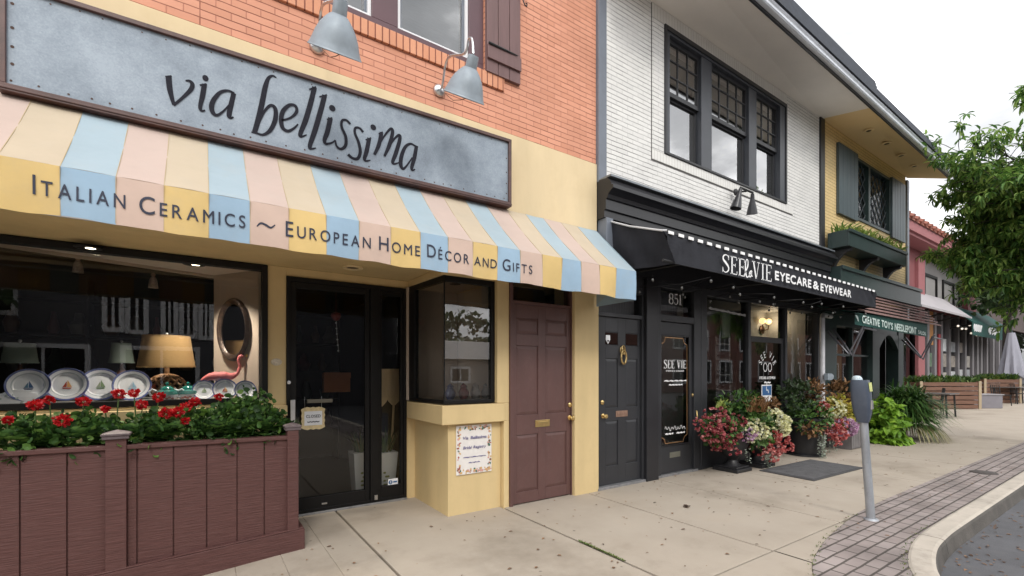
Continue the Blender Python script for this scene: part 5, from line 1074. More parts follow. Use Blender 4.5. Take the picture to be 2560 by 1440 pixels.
# ================================================================ building 3 : yellow brick with dark green shopfront
b3=thing('yellow_brick_building','yellow painted brick building with dark green shutters and yellow eaves','building',(12,4.3,0))
def p3(name,mat,lst,bevel=0,par=None): return boxes(name,mat,par or b3,lst,bevel)
GRN=M('dark_green_paint',(.018,.036,.034),.45,var=.2,vs=5,bump=.06); GRS=M('grey_green_shutter',(.06,.085,.095),.5,var=.18,vs=5,bump=.15,bs=20,stretch=(4,1,.3))
V0,V1=9.775,14.25
l0,l1,l2,l3=[X_(p,YW) for p in (2090,2138,2224,2257)]
vz0,vz1=4.585,5.885
p3('brick_wall',YELB,[(V0,l1,YW,4.2,3.0,6.22),(l2,V1,YW,4.2,3.0,6.22),(l1,l2,YW,4.2,3.0,vz0),(l1,l2,YW,4.2,vz1,6.22)])
p3('corner_post',SLATE,[(V1,V1+.13,3.86,4.3,2.6,6.1)],.006)
p3('end_wall',CHAR2,[(V1+.0,V1+.1,4.3,9,0,6.6)])
eave(b3,9.70,14.40,SOFY,.16,3)
for (px,py) in ((2172,325),(2217,358),(2253,388),(2286,415)):
    # on the sloping soffit
    best=None
    for k in range(60):
        y=3.15+.7*k/60; p_=P(px,py,y); zs=gz(p_.x)+.01+(6.19-gz(p_.x)-.01)*(y-3.14)/.77
        if best is None or abs(p_.z-zs)<best[0]: best=(abs(p_.z-zs),p_,zs)
    c=best[1]; c.z=best[2]-.004
    q=MB(); q.lathe([(.045,0),(.085,0),(.085,-.008),(.045,-.012)],c,16,cap=False); rl=q.build('recessed_light',SOFY,b3); q=MB(); q.disc(c+Vector((0,0,-.003)),.047,(0,0,-1)); q.build('reflector',M('dark_reflector',(.1,.06,.03)),rl)
# window with diamond lattice between shutters
q=MB(); q.frame(l1,l2,vz0,vz1,YW-.02,YW+.1,.06); xm=X_(2172,YW); q.box(xm-.05,xm+.05,YW-.015,YW+.1,vz0+.06,vz1-.06); lw=q.build('lattice_window',GRN,b3,.004)
q=MB(); q.poly((l1,YW+.06,vz0),(l2,YW+.06,vz0),(l2,YW+.06,vz1),(l1,YW+.06,vz1)); q.build('glass',GLD,lw)
q=MB()
for (a,b) in ((l1+.06,xm-.05),(xm+.05,l2-.06)):
    n=5; w=b-a; dz=.27
    for k in range(-6,8):
        for sg in (1,-1):
            z0=vz0+.06+k*dz; pa=[a,z0]; pb=[b,z0+sg*w*1.15]
            # clip to the pane
            def clip(p,q_):
                t0,t1=0,1; d=q_[1]-p[1]
                for zl,s in ((vz0+.06,1),(vz1-.06,-1)):
                    va,vb=s*(p[1]-zl),s*(q_[1]-zl)
                    if va<0 and vb<0: return None
                    if va<0: t0=max(t0,va/(va-vb))
                    if vb<0: t1=min(t1,va/(va-vb))
                return None if t0>=t1 else ((p[0]+(q_[0]-p[0])*t0,p[1]+d*t0),(p[0]+(q_[0]-p[0])*t1,p[1]+d*t1))
            r_=clip(pa,pb)
            if r_: q.tube([(r_[0][0],YW+.05,r_[0][1]),(r_[1][0],YW+.05,r_[1][1])],.009,4,cap=False)
q.build('lattice',M('lead_lattice',(.06,.075,.085),.5),lw)
p3('room_back',DARK,[(l1,l2,4.6,4.65,vz0,vz1)])
for a,b in ((l0,l1),(l2,l3)):
    q=MB(); n=5; w=(b-a)/n
    for k in range(n): q.box(a+k*w+.004,a+(k+1)*w-.004,YW-.055,YW-.03,vz0-.06,vz1+.03)
    q.box(a,b,YW-.03,YW-.004,vz0-.06,vz1+.03); q.build('shutter',GRS,b3,.004)
# green sign band, pent roof
xa,xb=9.80,14.3; YBd=3.62
bz=lambda px,py:P(px,py,YBd)
zt0,zt1=bz(2085,660).z,bz(2285,722).z; zb0,zb1=bz(2085,710).z,bz(2282,768).z
p3('sign_band',GRN,[(xa,xb,YBd,3.90,min(zb0,zb1)+.05,min(zt0,zt1)+.02),(xa,xb,YBd-.03,YBd,min(zt0,zt1)-.04,min(zt0,zt1)+.03),(xa,xb,YBd-.02,YBd,min(zb0,zb1)+.05,min(zb0,zb1)+.11)],.005)
q=MB(); zr1=max(P(2185,742,YBd).z,P(2285,774,YBd).z)+.03; zr0=(P(2315,808,3.27).z+P(2185,785,3.27).z)/2; n=6
for k in range(n):
    t0,t1=k/n,(k+1)/n; y0=3.30+(3.66-3.30)*t0; y1=3.30+(3.66-3.30)*t1; z0=zr0+(zr1-zr0)*t0; z1=zr0+(zr1-zr0)*t1
    q.hexa([(xa,y0-.045,z0-.004),(xb,y0-.045,z0-.004),(xb,y1+.03,z1-.012),(xa,y1+.03,z1-.012),(xa,y0-.045,z0+.026),(xb,y0-.045,z0+.026),(xb,y1+.03,z1+.0),(xa,y1+.03,z1+.0)])
q.build('pent_roof',M('brown_shingle',(.27,.165,.15),.75,var=.3,vs=9,bump=.5,bs=50),b3)
# shopfront
p3('shopfront',GRN,[(9.87,10.5,3.95,4.2,0,2.65),(12.35,12.75,3.95,4.2,0,2.65),(13.95,14.3,3.95,4.2,0,2.65),(10.5,12.35,3.96,4.2,0,.62),(10.5,12.35,3.97,4.2,2.35,2.65),(12.75,13.95,3.97,4.2,2.3,2.65)],.006)
q=MB(); q.poly((10.5,4.06,.62),(12.35,4.06,.62),(12.35,4.06,2.35),(10.5,4.06,2.35)); sw3=q.build('shop_window',GLS,b3)
q=MB(); q.box(11.38,11.44,4.0,4.07,.62,2.35); q.box(10.5,11.38,4.02,4.058,1.75,1.79); q.box(11.44,12.35,4.02,4.058,1.75,1.79); q.build('mullion',GRN,sw3)
q=MB(); pts=[(12.75,3.955,2.3)]+[(12.75+1.2*(k/10),3.955,1.95+.33*math.sin(math.pi*k/10)) for k in range(11)]+[(13.95,3.955,2.3)]; q.prism(pts[::-1],(0,.1,0)); q.build('door_arch',GRN,b3)
p3('doorway_panel',M('ochre_panel',(.30,.19,.08),.7,var=.1),[(13.0,13.3,4.9,4.95,.0,2.1)])
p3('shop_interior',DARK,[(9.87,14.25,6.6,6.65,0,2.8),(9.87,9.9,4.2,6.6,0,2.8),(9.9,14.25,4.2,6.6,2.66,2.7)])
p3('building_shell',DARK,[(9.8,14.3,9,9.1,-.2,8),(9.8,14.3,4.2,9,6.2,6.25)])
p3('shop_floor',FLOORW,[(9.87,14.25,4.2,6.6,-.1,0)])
rg=random.Random(2); CANV=[M('needlework_%d'%i,c,.85,var=.3,vs=20) for i,c in enumerate(((.3,.27,.2),(.12,.16,.14),(.25,.16,.08),(.4,.38,.33)))]
for k,(x,z,w,h,lab) in enumerate(((10.75,1.05,.3,.8,'tall framed canvas at the left of the green shop window'),(11.15,1.5,.24,.5,'small framed canvas left of the window mullion'),(11.7,1.0,.34,.9,'tallest framed canvas right of the window mullion'),(12.1,1.2,.26,.6,'framed canvas nearest the green doorway'))):
    t=thing('needlework_canvas',lab,'framed canvas',(x,4.7,z),'framed canvases in the green shop window'); q=MB(); q.frame(x-w/2,x+w/2,z-.2,z-.2+h,4.7,4.73,.025); q.build('canvas_frame',WB,t)
    q=MB(); q.box(x-w/2+.025,x+w/2-.025,4.712,4.725,z-.175,z-.225+h); q.build('canvas',CANV[k],t)
# window box on brackets
wa,wb=P(2122,600,3.5),P(2266,665,3.5); x0,x1=wa.x-.0,wb.x; zt=(P(2122,585,3.52).z+P(2266,625,3.52).z)/2; zb_=(P(2122,625,3.52).z+P(2266,660,3.52).z)/2
wbx=thing('window_box','dark green window box with trailing plants below the shuttered window','window box',((x0+x1)/2,3.7,zb_))
q=MB(); q.box(x0,x1,3.50,3.53,zb_,zt); q.box(x0,x1,3.80,3.845,zb_,zt); q.box(x0,x0+.03,3.53,3.80,zb_,zt); q.box(x1-.03,x1,3.53,3.80,zb_,zt); q.box(x0+.03,x1-.03,3.53,3.80,zb_,zb_+.03); q.box(x0-.02,x1+.02,3.475,3.499,zt-.05,zt+.01); q.build('box_body',GRN,wbx,.005)
q=MB(); q.box(x0+.03,x1-.03,3.53,3.80,zt-.08,zt-.05); q.build('soil',EARTH,wbx)
for t in (.07,.5,.93):
    x=x0+(x1-x0)*t; q=MB(); pts=[(x-.05,3.845,zb_-.002),(x-.05,3.845,zb_-.48)]+[(x-.05,3.82-.28*(1-math.cos(k*math.pi/12)),zb_-.46+.40*math.sin(k*math.pi/12)) for k in range(7)]+[(x-.05,3.52,zb_-.002)]
    q.prism(pts,(.1,0,0)); q.build('bracket',CHAR2,wbx)
q=MB(); rg=random.Random(12)
for k in range(420): 
    x=rg.uniform(x0+.05,x1-.05); leaf(q,(x,rg.uniform(3.52,3.78),zt-.04),Vector((rg.uniform(-.6,.6),rg.uniform(-.7,.5),1)),rdir(rg),rg.uniform(.09,.26),.05,'oval',.4)
q.build('plants',leafmat('window_box_leaves',[(.07,.15,.03),(.22,.32,.06),(.33,.38,.10)]),wbx)
# green awning banner with lettering and its folding arms
ga_=thing('green_awning','small dark green awning valance lettered in white below a brown pent roof','awning',(12,3.4,2.3))
YG=3.30; A0,A1=P(2137,790,YG),P(2318,824,YG); x0,x1=A0.x,A1.x
z=lambda x,o:(P(2137,781,YG).z if o else P(2137,811,YG).z)*(1-(x-x0)/(x1-x0))+(P(2318,806,YG).z if o else P(2318,843,YG).z)*(x-x0)/(x1-x0)
TEALF=M('green_canvas',(.007,.062,.052),.75,var=.15,vs=4,bump=.1,bs=200)
q=MB(); n=24; q.smooth=True
vs=[(x0+(x1-x0)*i/n,YG+.006*math.sin(i*1.3)*(j),z(x0+(x1-x0)*i/n,1-j)) for j in (0,1) for i in range(n+1)]
q.add(vs,[(i,n+1+i,n+2+i,i+1) for i in range(n)]); q.build('valance',TEALF,ga_,auto=80)
q=MB(); q.hexa([(x0,YG+.002,z(x0,1)-.01),(x1,YG+.002,z(x1,1)-.01),(x1,3.9,2.64),(x0,3.9,2.64),(x0,YG+.002,z(x0,1)),(x1,YG+.002,z(x1,1)),(x1,3.9,2.66),(x0,3.9,2.66)]); q.build('canopy',TEALF,ga_)
q=MB(); on=lambda px,py:P(px,py,YG-.012)
for w,a,b,h in (("CREATIVE",(2156,806),(2199,817),19),("TOY'S",(2204,816),(2232,824),17),('NEEDLEPOINT',(2237,825),(2291,835),18),('SALON',(2296,834),(2314,839),9)):
    pa,pb=on(*a),on(*b); write(q,w,pa.x,pb.x,pa.z,abs(on(a[0],a[1]-h).z-pa.z),YG-.012,gap=.1,zend=pb.z,bold=.006)
pa=on(2143,793); q.ribbon([on(2139,788),on(2144,795),on(2146,803)],[.03,.06,.02],(0,-1,0),3)
q.build('lettering',M('pale_lettering',(.62,.74,.70),.6),ga_)
for xx in (9.95,14.0):
    q=MB()
    w=P(2062,880,3.9)
    q.tube([(xx,3.9,2.2),(xx,3.55,1.75),(xx,3.33,2.25)],.022,6); q.tube([(xx+.25,3.9,2.25),(xx+.18,3.55,1.72),(xx+.1,3.33,2.28)],.022,6); q.tube([(xx,3.33,2.22),(xx+.6,3.33,2.2)],.018,6); q.build('folding_arm',M('steel_arm',(.17,.17,.19),.45,metal=.5),ga_)
a,b=P(2056,786,3.78),P(2060,1010,3.78); dp=thing('downpipe','white downpipe with a small meter box between the black and green shopfronts','downpipe',(a.x,3.78,0))
q=MB(); q.tube([(a.x+.5,3.84,2.47),(a.x+.08,3.8,2.47),(a.x,3.78,2.40),(a.x,3.78,.04)],.042,10); q.build('pipe',M('weathered_white',(.52,.52,.54),.5,var=.15,vs=8),dp)
c=P(2066,942,3.7); q=MB(); q.box(a.x-.07,a.x+.1,3.66,3.73,c.z-.06,c.z+.06); q.lathe([(.05,0),(.05,.03),(0,.035)],(a.x+.12,3.69,c.z),12,Matrix.Rotation(R(90),3,'X')); q.build('meter_box',ALU,dp,.005)
# ================================================================ building 4 : pink shopfront set back
Y4=7.0
b4=thing('pink_building','dusky pink building with a clay tile roof beyond the yellow one','building',(40,8,0))
PINK=M('pink_render',(.22,.066,.07),.75,var=.1,vs=.8); PINKL=M('pink_trim',(.32,.115,.12),.7,var=.08)
def p4(name,mat,lst,bevel=0,par=None): return boxes(name,mat,par or b4,lst,bevel)
RX=P(2285,600,Y4).x
zr=P(2310,600,6.3).z
gx0,gx1=X_(2304,Y4),X_(2420,Y4); gz0_,gz1_=P(2304,720,Y4).z,P(2304,620,Y4).z
p4('upper_wall',PINK,[(18,gx0,Y4,7.4,4.4,zr),(gx1,X_(2440,Y4),Y4,7.4,4.4,zr),(gx0,gx1,Y4,7.4,gz1_-.2,zr),(gx0,gx1,Y4,7.4,4.4,gz0_-.4)])
p4('brown_wall',M('brown_render',(.10,.075,.07),.8,var=.2,vs=.6),[(X_(2440,Y4),80,Y4,7.4,4.4,zr)])
p4('window_band',M('grey_panel',(.30,.29,.28),.6,var=.1,vs=.6),[(gx0,gx1,Y4+.25,7.45,gz0_-.4,gz1_-.2)])
p4('pink_pillar',PINKL,[(gx0-.9,gx0,Y4-.12,Y4,1.0,zr-.4)])
for k in range(4):
    xx=gx0+2.2+k*3; q=MB(); q.frame(xx-1,xx+1,gz0_-.35,gz0_+.9,Y4+.18,Y4+.248,.12); q.build('window',BLK,b4)
p4('cornice',PINKL,[(18,80,6.35,7.4,zr,zr+.12),(18,80,6.25,6.36,zr+.12,zr+.5)])
q=MB(); rg=random.Random(1); TILE=M('clay_tile',(.27,.10,.07),.8,var=.3,vs=2)
q.hexa([(18,6.2,zr+.5),(80,6.2,zr+.5),(80,9.5,zr+2.2),(18,9.5,zr+2.2),(18,6.2,zr+.56),(80,6.2,zr+.56),(80,9.5,zr+2.26),(18,9.5,zr+2.26)])
for k in range(110):
    x=18.3+k*.56; q.tube([(x,6.12,zr+.57),(x,9.4,zr+2.28)],.12,6)
q.build('tile_roof',TILE,b4)
sf=lambda px:X_(px,Y4)
p4('storefront',M('storefront_dark',(.035,.03,.03),.6,var=.2,vs=1),[(18,80,7.3,7.4,.0,4.4)])
fr4=[MB(),MB()]
for i,px in enumerate((2318,2336,2352,2372,2394,2412,2430,2442,2452,2466,2482,2496,2510)):
    x=sf(px); q=MB(); q.box(x-.16,x+.16,Y4-.05,Y4+.2,0,4.35); q.build('storefront_post',M('grey_post',(.20,.19,.20),.5,var=.15,vs=1),b4)
p4('orange_panel',M('orange_board',(.42,.19,.05),.6,var=.1),[(sf(2318)+.2,sf(2335)-.2,Y4-.02,Y4+.1,2.75,4.35)])
p4('red_post',M('red_post',(.30,.03,.04),.5),[(sf(2340),sf(2345),Y4-.10,Y4-.051,.0,3.3)])
q=MB(); q.poly((18,Y4+.1,.3),(80,Y4+.1,.3),(80,Y4+.1,4.3),(18,Y4+.1,4.3)); q.build('storefront_glass',GLS,b4)
rg=random.Random(6); PM=[M('poster_%d'%i,c,.7,var=.4,vs=5) for i,c in enumerate(((.5,.52,.53),(.33,.35,.37),(.28,.25,.22),(.10,.16,.10),(.42,.40,.36)))]
pk=[]
for (pa,pb) in ((2304,2316),(2320,2334),(2346,2370),(2376,2392),(2397,2410),(2414,2428)):
    a,b=sf(pa),sf(pb)
    for zz_ in (.9,1.7,2.5):
        if rg.random()<.9: pk.append((a+.1,b-.1,Y4+.04,Y4+.07,zz_,zz_+rg.uniform(.5,.72),rg.randrange(5)))
for a in pk: q=MB(); q.box(*a[:6]); q.build('poster',PM[a[6]],b4)
# awnings of the pink building
for nm,lab,pa,pb,mt,YA in (('grey_awning','weathered grey awning on the pink building',(2268,742),(2428,806),M('grey_canvas',(.36,.34,.35),.85,var=.1,vs=1),6.0),('teal_awning','teal green awning with white lettering on the pink building',(2430,800),(2530,834),TEALF,6.0)):
    a,b=P(*pa,YA),P(*pb,YA); t=thing(nm,lab,'awning',((a.x+b.x)/2,6.5,4.2)); zl=(a.z+b.z)/2
    q=MB(); q.prism([(a.x,YA,zl),(a.x,YA,zl+.06),(a.x,Y4,zl+1.05),(a.x,Y4,zl+.98)],(b.x-a.x,0,0)); q.build('canopy',mt,t)
    dz=.03 if 'grey' in nm else .62
    q=MB(); q.box(a.x,b.x,YA-.03,YA-.002,zl-dz,zl+.06); vl=q.build('valance',mt,t)
    if 'teal' in nm:
        q=MB()
        for pl,pr in ((2432,2452),(2469,2496),(2510,2525)):
            xa_,xb_=X_(pl,YA),X_(pr,YA); n=14; q.ribbon([(xa_+(xb_-xa_)*k/n,YA-.035,zl-.25+.05*((k*5)%3-1)) for k in range(n+1)],[.18+.12*((k*7)%3) for k in range(n+1)],(0,-1,0),2)
        q.build('lettering',VIN,vl)
    q=MB()
    for k in range(4): x=a.x+(b.x-a.x)*(k+.3)/4; q.tube([(x,Y4,zl-.2),(x,YA+.1,zl-.02)],.04,5)
    q.build('awning_frame',IRON,t)
# bulbs strung along the restaurant
t=thing('patio_lights','string of small white bulbs along the restaurant front','string lights',(30,6,4))
pp=[(2395,815),(2405,822),(2415,822),(2424,813),(2428,833),(2442,838),(2450,839),(2460,837),(2468,837),(2500,841)]
q=MB(); q.tube([P(a,b-4,6.3) for a,b in pp],.012,4); q.build('cable',BLK,t)
for a,b in pp:
    q=MB(); q.ball(P(a,b,6.3),.05,8,6); q.build('bulb',emit('bulb_glow',(1,.9,.75),.8),t)
# planters, umbrella and tables on the restaurant terrace
WOODB=M('brown_planks',(.165,.085,.055),.7,var=.25,vs=3,stretch=(1,1,6),bump=.4,bs=30)
def plank_box(lab,pl,pr,ytop,ybase,depth,green=True,zbase=0,n=6):
    a,b=G(pl,ybase),G(pr,ybase); zt=EYE+(HY-ytop)/FPX*(((a+b)/2).dot(Vector((S_,C_,0)))); d=(b-a); L_=d.length; d.normalize(); nrm=Vector((-d.y,d.x,0)); nrm = nrm if nrm.dot(Vector((S_,C_,0)))>0 else -nrm
    t=thing('plank_planter',lab,'planter',(a+b)/2); q=MB()
    for k in range(n):
        z0=zt*k/n+.02; z1=zt*(k+1)/n-.012; q.prism([a+Vector((0,0,z0)),b+Vector((0,0,z0)),b+nrm*depth+Vector((0,0,z0)),a+nrm*depth+Vector((0,0,z0))],(0,0,z1-z0))
    q.build('planks',WOODB,t)
    for p_ in (a,b): q=MB(); q.prism([p_-d*.05-nrm*.03,p_+d*.05-nrm*.03,p_+d*.05+nrm*.0,p_-d*.05+nrm*.0],(0,0,zt+.03)); q.build('corner_post',M('pale_post',(.38,.30,.2),.7),t)
    q=MB(); rg=random.Random(int(pl)); 
    for k in range(500):
        u=rg.random(); p_=a+d*L_*u+nrm*depth*rg.random(); leaf(q,p_+Vector((0,0,zt-.03)),Vector((rg.uniform(-.7,.7),rg.uniform(-.7,.7),1)),rdir(rg),rg.uniform(.12,.35),.09,'oval')
    q.build('plants',leafmat('terrace_leaves',[(.02,.05,.015),(.05,.10,.02),(.12,.17,.03)]) if 'terrace_leaves' not in MATS else MATS['terrace_leaves'],t); return t
plank_box('large brown plank planter standing nearest on the restaurant terrace',2302,2449,955,1023,1.0)
plank_box('low reddish plank planter behind the dark terrace tables',2462,2550,948,1008,.5)
a=G(2474,1021); q=MB(); 
cb_=thing('grey_crate','low grey box beside the large plank planter','box',a); q.prism([a+Vector((-.5,.35,0)),a+Vector((.4,-.3,0)),a+Vector((.75,.2,0)),a+Vector((-.1,.85,0))],(0,0,.52)); cr=q.build('crate_body',M('grey_purple_box',(.2,.19,.21),.7,var=.1),cb_,.02)
q=MB(); o=a+Vector((-.5,.35,.52)); q.prism([a+Vector((-.53,.35,.521)),a+Vector((.4,-.34,.521)),a+Vector((.79,.2,.521)),a+Vector((-.1,.89,.521))],(0,0,.04)); q.build('lid',M('grey_lid',(.3,.29,.3),.6),cb_)
def table(lab,px,py,w):
    c=G(px,py); t=thing('terrace_table',lab,'table',c,'dark tables on the restaurant terrace'); q=MB(); q.box(c.x-w,c.x+w,c.y-w*.7,c.y+w*.7,.72,.755); q.build('tabletop',M('dark_table_top',(.10,.09,.085),.35,var=.1),t,.006)
    for sx in (-1,1):
        for sy in (-1,1): q=MB(); q.tube([(c.x+sx*w*.85,c.y+sy*w*.55,0),(c.x+sx*w*.8,c.y+sy*w*.5,.72)],.025,6); q.build('leg',IRON,t)
def chair(lab,px,py,rot):
    c=G(px,py); t=thing('terrace_chair',lab,'chair',c,'black chairs on the restaurant terrace'); rm=Matrix.Rotation(R(rot),3,'Z'); f=lambda x,y,z:c+rm@Vector((x,y,z))
    q=MB(); q.prism([f(-.21,-.2,.44),f(.21,-.2,.44),f(.21,.2,.44),f(-.21,.2,.44)],(0,0,.03)); q.build('seat',IRON,t)
    q=MB(); q.tube([f(-.2,.2,.45),f(-.2,.25,.88),f(.2,.25,.88),f(.2,.2,.45)],.018,6)
    for x in (-.1,0,.1): q.tube([f(x,.2,.47),f(x,.25,.87)],.011,5)
    q.build('backrest',IRON,t)
    for x in (-.19,.19):
        for y in (-.18,.18): q=MB(); q.tube([f(x,y,.44),f(x*1.15,y*1.15,0)],.016,6); q.build('leg',IRON,t)
table('black terrace table just left of the large plank planter',2346,1042,.55); chair('black terrace chair left of the large plank planter',2335,1035,200)
table('dark terrace table below the closed umbrella',2520,1008,.7); chair('black terrace chair in front of the closed umbrella',2503,1014,-30); chair('black terrace chair at the right edge of the terrace',2548,1009,30)
c=G(2528,1004); d=c.dot(Vector((S_,C_,0))); zt=EYE+(HY-832)/FPX*d; zb_=EYE+(HY-940)/FPX*d
um=thing('closed_umbrella','closed pale grey market umbrella on the restaurant terrace','umbrella',c)
q=MB(); q.smooth=True; n=36; vs=[]; ks=10
for k in range(ks+1):
    t=k/ks; r=.13+.33*t**.9
    for i in range(n): a=i*2*math.pi/n; rr=r*(1+.16*(t**.5)*math.cos(9*a)); vs.append((c.x+rr*math.cos(a),c.y+rr*math.sin(a),zt+(zb_-zt)*t-.09*t*math.cos(9*a)))
q.add(vs,[(k*n+i,k*n+(i+1)%n,(k+1)*n+(i+1)%n,(k+1)*n+i) for k in range(ks) for i in range(n)]); q.poly(*[vs[i] for i in range(n)]); q.build('canopy',M('grey_umbrella_cloth',(.30,.30,.345),.8,var=.06),um,auto=60)
q=MB(); q.tube([(c.x,c.y,0),(c.x,c.y,zt+.15)],.035,8); q.build('pole',IRON,um)
q=MB(); q.lathe([(.35,0),(.35,.05),(.06,.10),(.05,.3)],c,16); q.build('base',IRON,um)
# dark building and trees far down the street
b5=thing('far_brick_building','dark brick building at the far end of the street','building',(95,12,0))
boxes('wall',M('far_brick',(.13,.07,.06),.8,var=.2,vs=.5),b5,[(82,120,7,20,0,9)]); boxes('roof',M('far_roof',(.06,.05,.05),.8),b5,[(81.5,120.5,6.5,20.5,9,9.6)])
for k in range(6):
    for z in (1,5): q=MB(); q.box(84+k*6,86.5+k*6,6.95,6.99,z,z+2.2); q.build('window',BLK,b5)
# ================================================================ the big brown planter with geraniums
PY=4.02
tR,tL=P(743,1088,PY),P(0,1129,PY); bR,bL=P(762,1363,PY-.04),P(493,1440,PY-.04); mR,mL=P(760,1322,PY-.04),P(343,1438,PY-.04)
px1=tR.x; px0=-2.3
lin=lambda A,B:(lambda x:A.z+(B.z-A.z)*(x-A.x)/(B.x-A.x))
ztop=lin(tL,tR); zbot=lambda x:max(lin(bL,bR)(x),-.15); zmid=lambda x:max(lin(mL,mR)(x),-.02)
pl=thing('wooden_planter','long brown planter of grooved boards with capped posts before the shop window','planter',(-.6,4.3,0))
gr=[X_(p,PY) for p in (50,168,316,343,434,517,593,661)]
xs=[px0,-1.9,-1.65,-1.4,-1.15]+gr+[px1]
q=MB()
for a,b in zip(xs,xs[1:]): q.sbox(a+.004,b-.004,PY,PY+.02,-.2,-.2,ztop(a)-.03,ztop(b)-.03)
q.sbox(px0,px1-.005,PY+.012,PY+.03,-.2,-.2,ztop(px0)-.035,ztop(px1)-.035)
q.build('front_panel',SIDING,pl,.003)
q=MB(); q.box(px1-.02,px1,PY+.02,4.80,-.1,ztop(px1)-.03); q.build('end_panel',SIDING,pl,.003)
q=MB(); q.sbox(px0,px1+.012,PY-.018,PY+.07,ztop(px0)-.03,ztop(px1)-.03,ztop(px0),ztop(px1)); q.box(px1-.06,px1+.012,PY+.07,4.80,ztop(px1)-.03,ztop(px1)-.001); q.build('top_rail',SIDING,pl,.005)
q=MB(); q.sbox(px0,bR.x,PY-.04,PY-.0,-.25,-.05,zmid(px0),zmid(bR.x)); q.sbox(px0,bR.x-.008,PY-.032,PY-.0,zmid(px0),zmid(bR.x),zmid(px0)+.012,zmid(bR.x)+.012); q.box(px1,bR.x,PY-.0,4.80,-.05,zmid(bR.x)); q.build('baseboard',SIDING,pl,.004)
PSTC=M('weathered_cap',(.10,.075,.08),.6,var=.3,vs=14,dirt=.4,dcol=(.26,.23,.24))
for xa,xb in ((X_(263,PY-.03),X_(316,PY-.03)),(px1-.075,px1+.006)):
    q=MB(); zt=ztop(xb)+.045; q.box(xa,xb,PY-.03,PY+.07,-.15,zt); ps=q.build('post',SIDING,pl,.004)
    q=MB(); cx,cy=(xa+xb)/2,PY+.02; w=(xb-xa)/2+.022
    q.box(cx-w+.006,cx+w-.006,cy-w*.9,cy+w*.9,zt,zt+.022); q.add([(cx-w,cy-w,zt+.0225),(cx+w,cy-w,zt+.0225),(cx+w,cy+w,zt+.0225),(cx-w,cy+w,zt+.0225),(cx-w,cy-w,zt+.036),(cx+w,cy-w,zt+.036),(cx+w,cy+w,zt+.036),(cx-w,cy+w,zt+.036),(cx,cy,zt+.058)],[(3,2,1,0),(0,1,5,4),(1,2,6,5),(2,3,7,6),(3,0,4,7),(4,5,8),(5,6,8),(6,7,8),(7,4,8)]); q.build('post_cap',PSTC,ps,.003)
q=MB(); q.box(px0,px1-.02,PY+.03,4.78,.5,.83); q.build('soil',EARTH,pl)
GER=leafmat('geranium_leaf',[(.013,.035,.010),(.022,.058,.013),(.034,.088,.018),(.055,.125,.024),(.11,.20,.04)],.55,.18)
RED=leafmat('geranium_red',[(.28,.003,.006),(.42,.005,.010),(.54,.012,.016)],.5,.2)
rg=random.Random(77)
GP=[(-1.75,'leafy green geranium at the far left end of the planter'),(-1.35,'green geranium in the planter just left of the one under the navy sailboat plate'),(-1.0,'geranium with a red bloom below the navy sailboat plate'),(-.68,'geranium with a large low red bloom left of the planter post'),(-.38,'geranium right behind the middle planter post'),(-.12,'geranium with red blooms below the burlap lamp'),(.12,'geranium with a cluster of red blooms below the teal pots'),(.34,'tallest geranium, reaching up in front of the small plates'),(.45,'low geranium without open blooms beside the end post of the planter')]
blooms={2:[(88,1014,1.0),(123,1000,.6)],3:[(155,1053,1.35),(208,1005,1.0)],4:[(297,986,1.0),(335,983,.7),(263,1023,.5)],5:[(355,1013,.85),(396,993,1.05)],6:[(415,1035,1.15),(445,1032,1.1),(466,1020,1.15),(487,1006,.9),(462,1054,.55)],7:[(548,993,.55)],0:[],1:[(20,1052,.5)],8:[]}
for i,(x,lab) in enumerate(GP):
    hgt=[.13,.13,.14,.15,.16,.16,.17,.30,.14][i]; zc=.92; t=thing('geranium_plant',lab,'flower',(x,4.35,.83),'red geraniums in the brown planter')
    q=MB(); bush(q,rg,(x,4.34,.90),(.24 if i<8 else .19,.33,hgt+.06),1150,.042,.048,'round',.25,zmin=.8,droop=.3,upb=.5)
    if i==7: bush(q,rg,(x-.02,4.36,1.02),(.09,.10,.14),330,.042,.048,'round',.3,droop=.3,upb=.5)
    for _ in range(120): 
        d=rdir(rg); d.y=-abs(d.y); leaf(q,(x+d.x*.2,4.11,.955+d.z*.05),d+Vector((0,-.1,.5)),Vector((0,0,1)),.055*rg.uniform(.7,1.1),.062,'round',.3)
    q.build('foliage',GER,t)
    for (bx,by,s) in blooms[i]:
        Y=4.10 if by>1030 else 4.22; c=P(bx,by,Y); q=MB(); head(q,rg,c,.038*s,int(60*s)+12,.024); q.build('bloom',RED,t)
        q=MB(); q.tube([c,(c.x+rg.uniform(-.03,.03),Y+.08,.92)],.004,5); q.build('flower_stalk',M('stalk_green',(.08,.14,.04),.6),t)
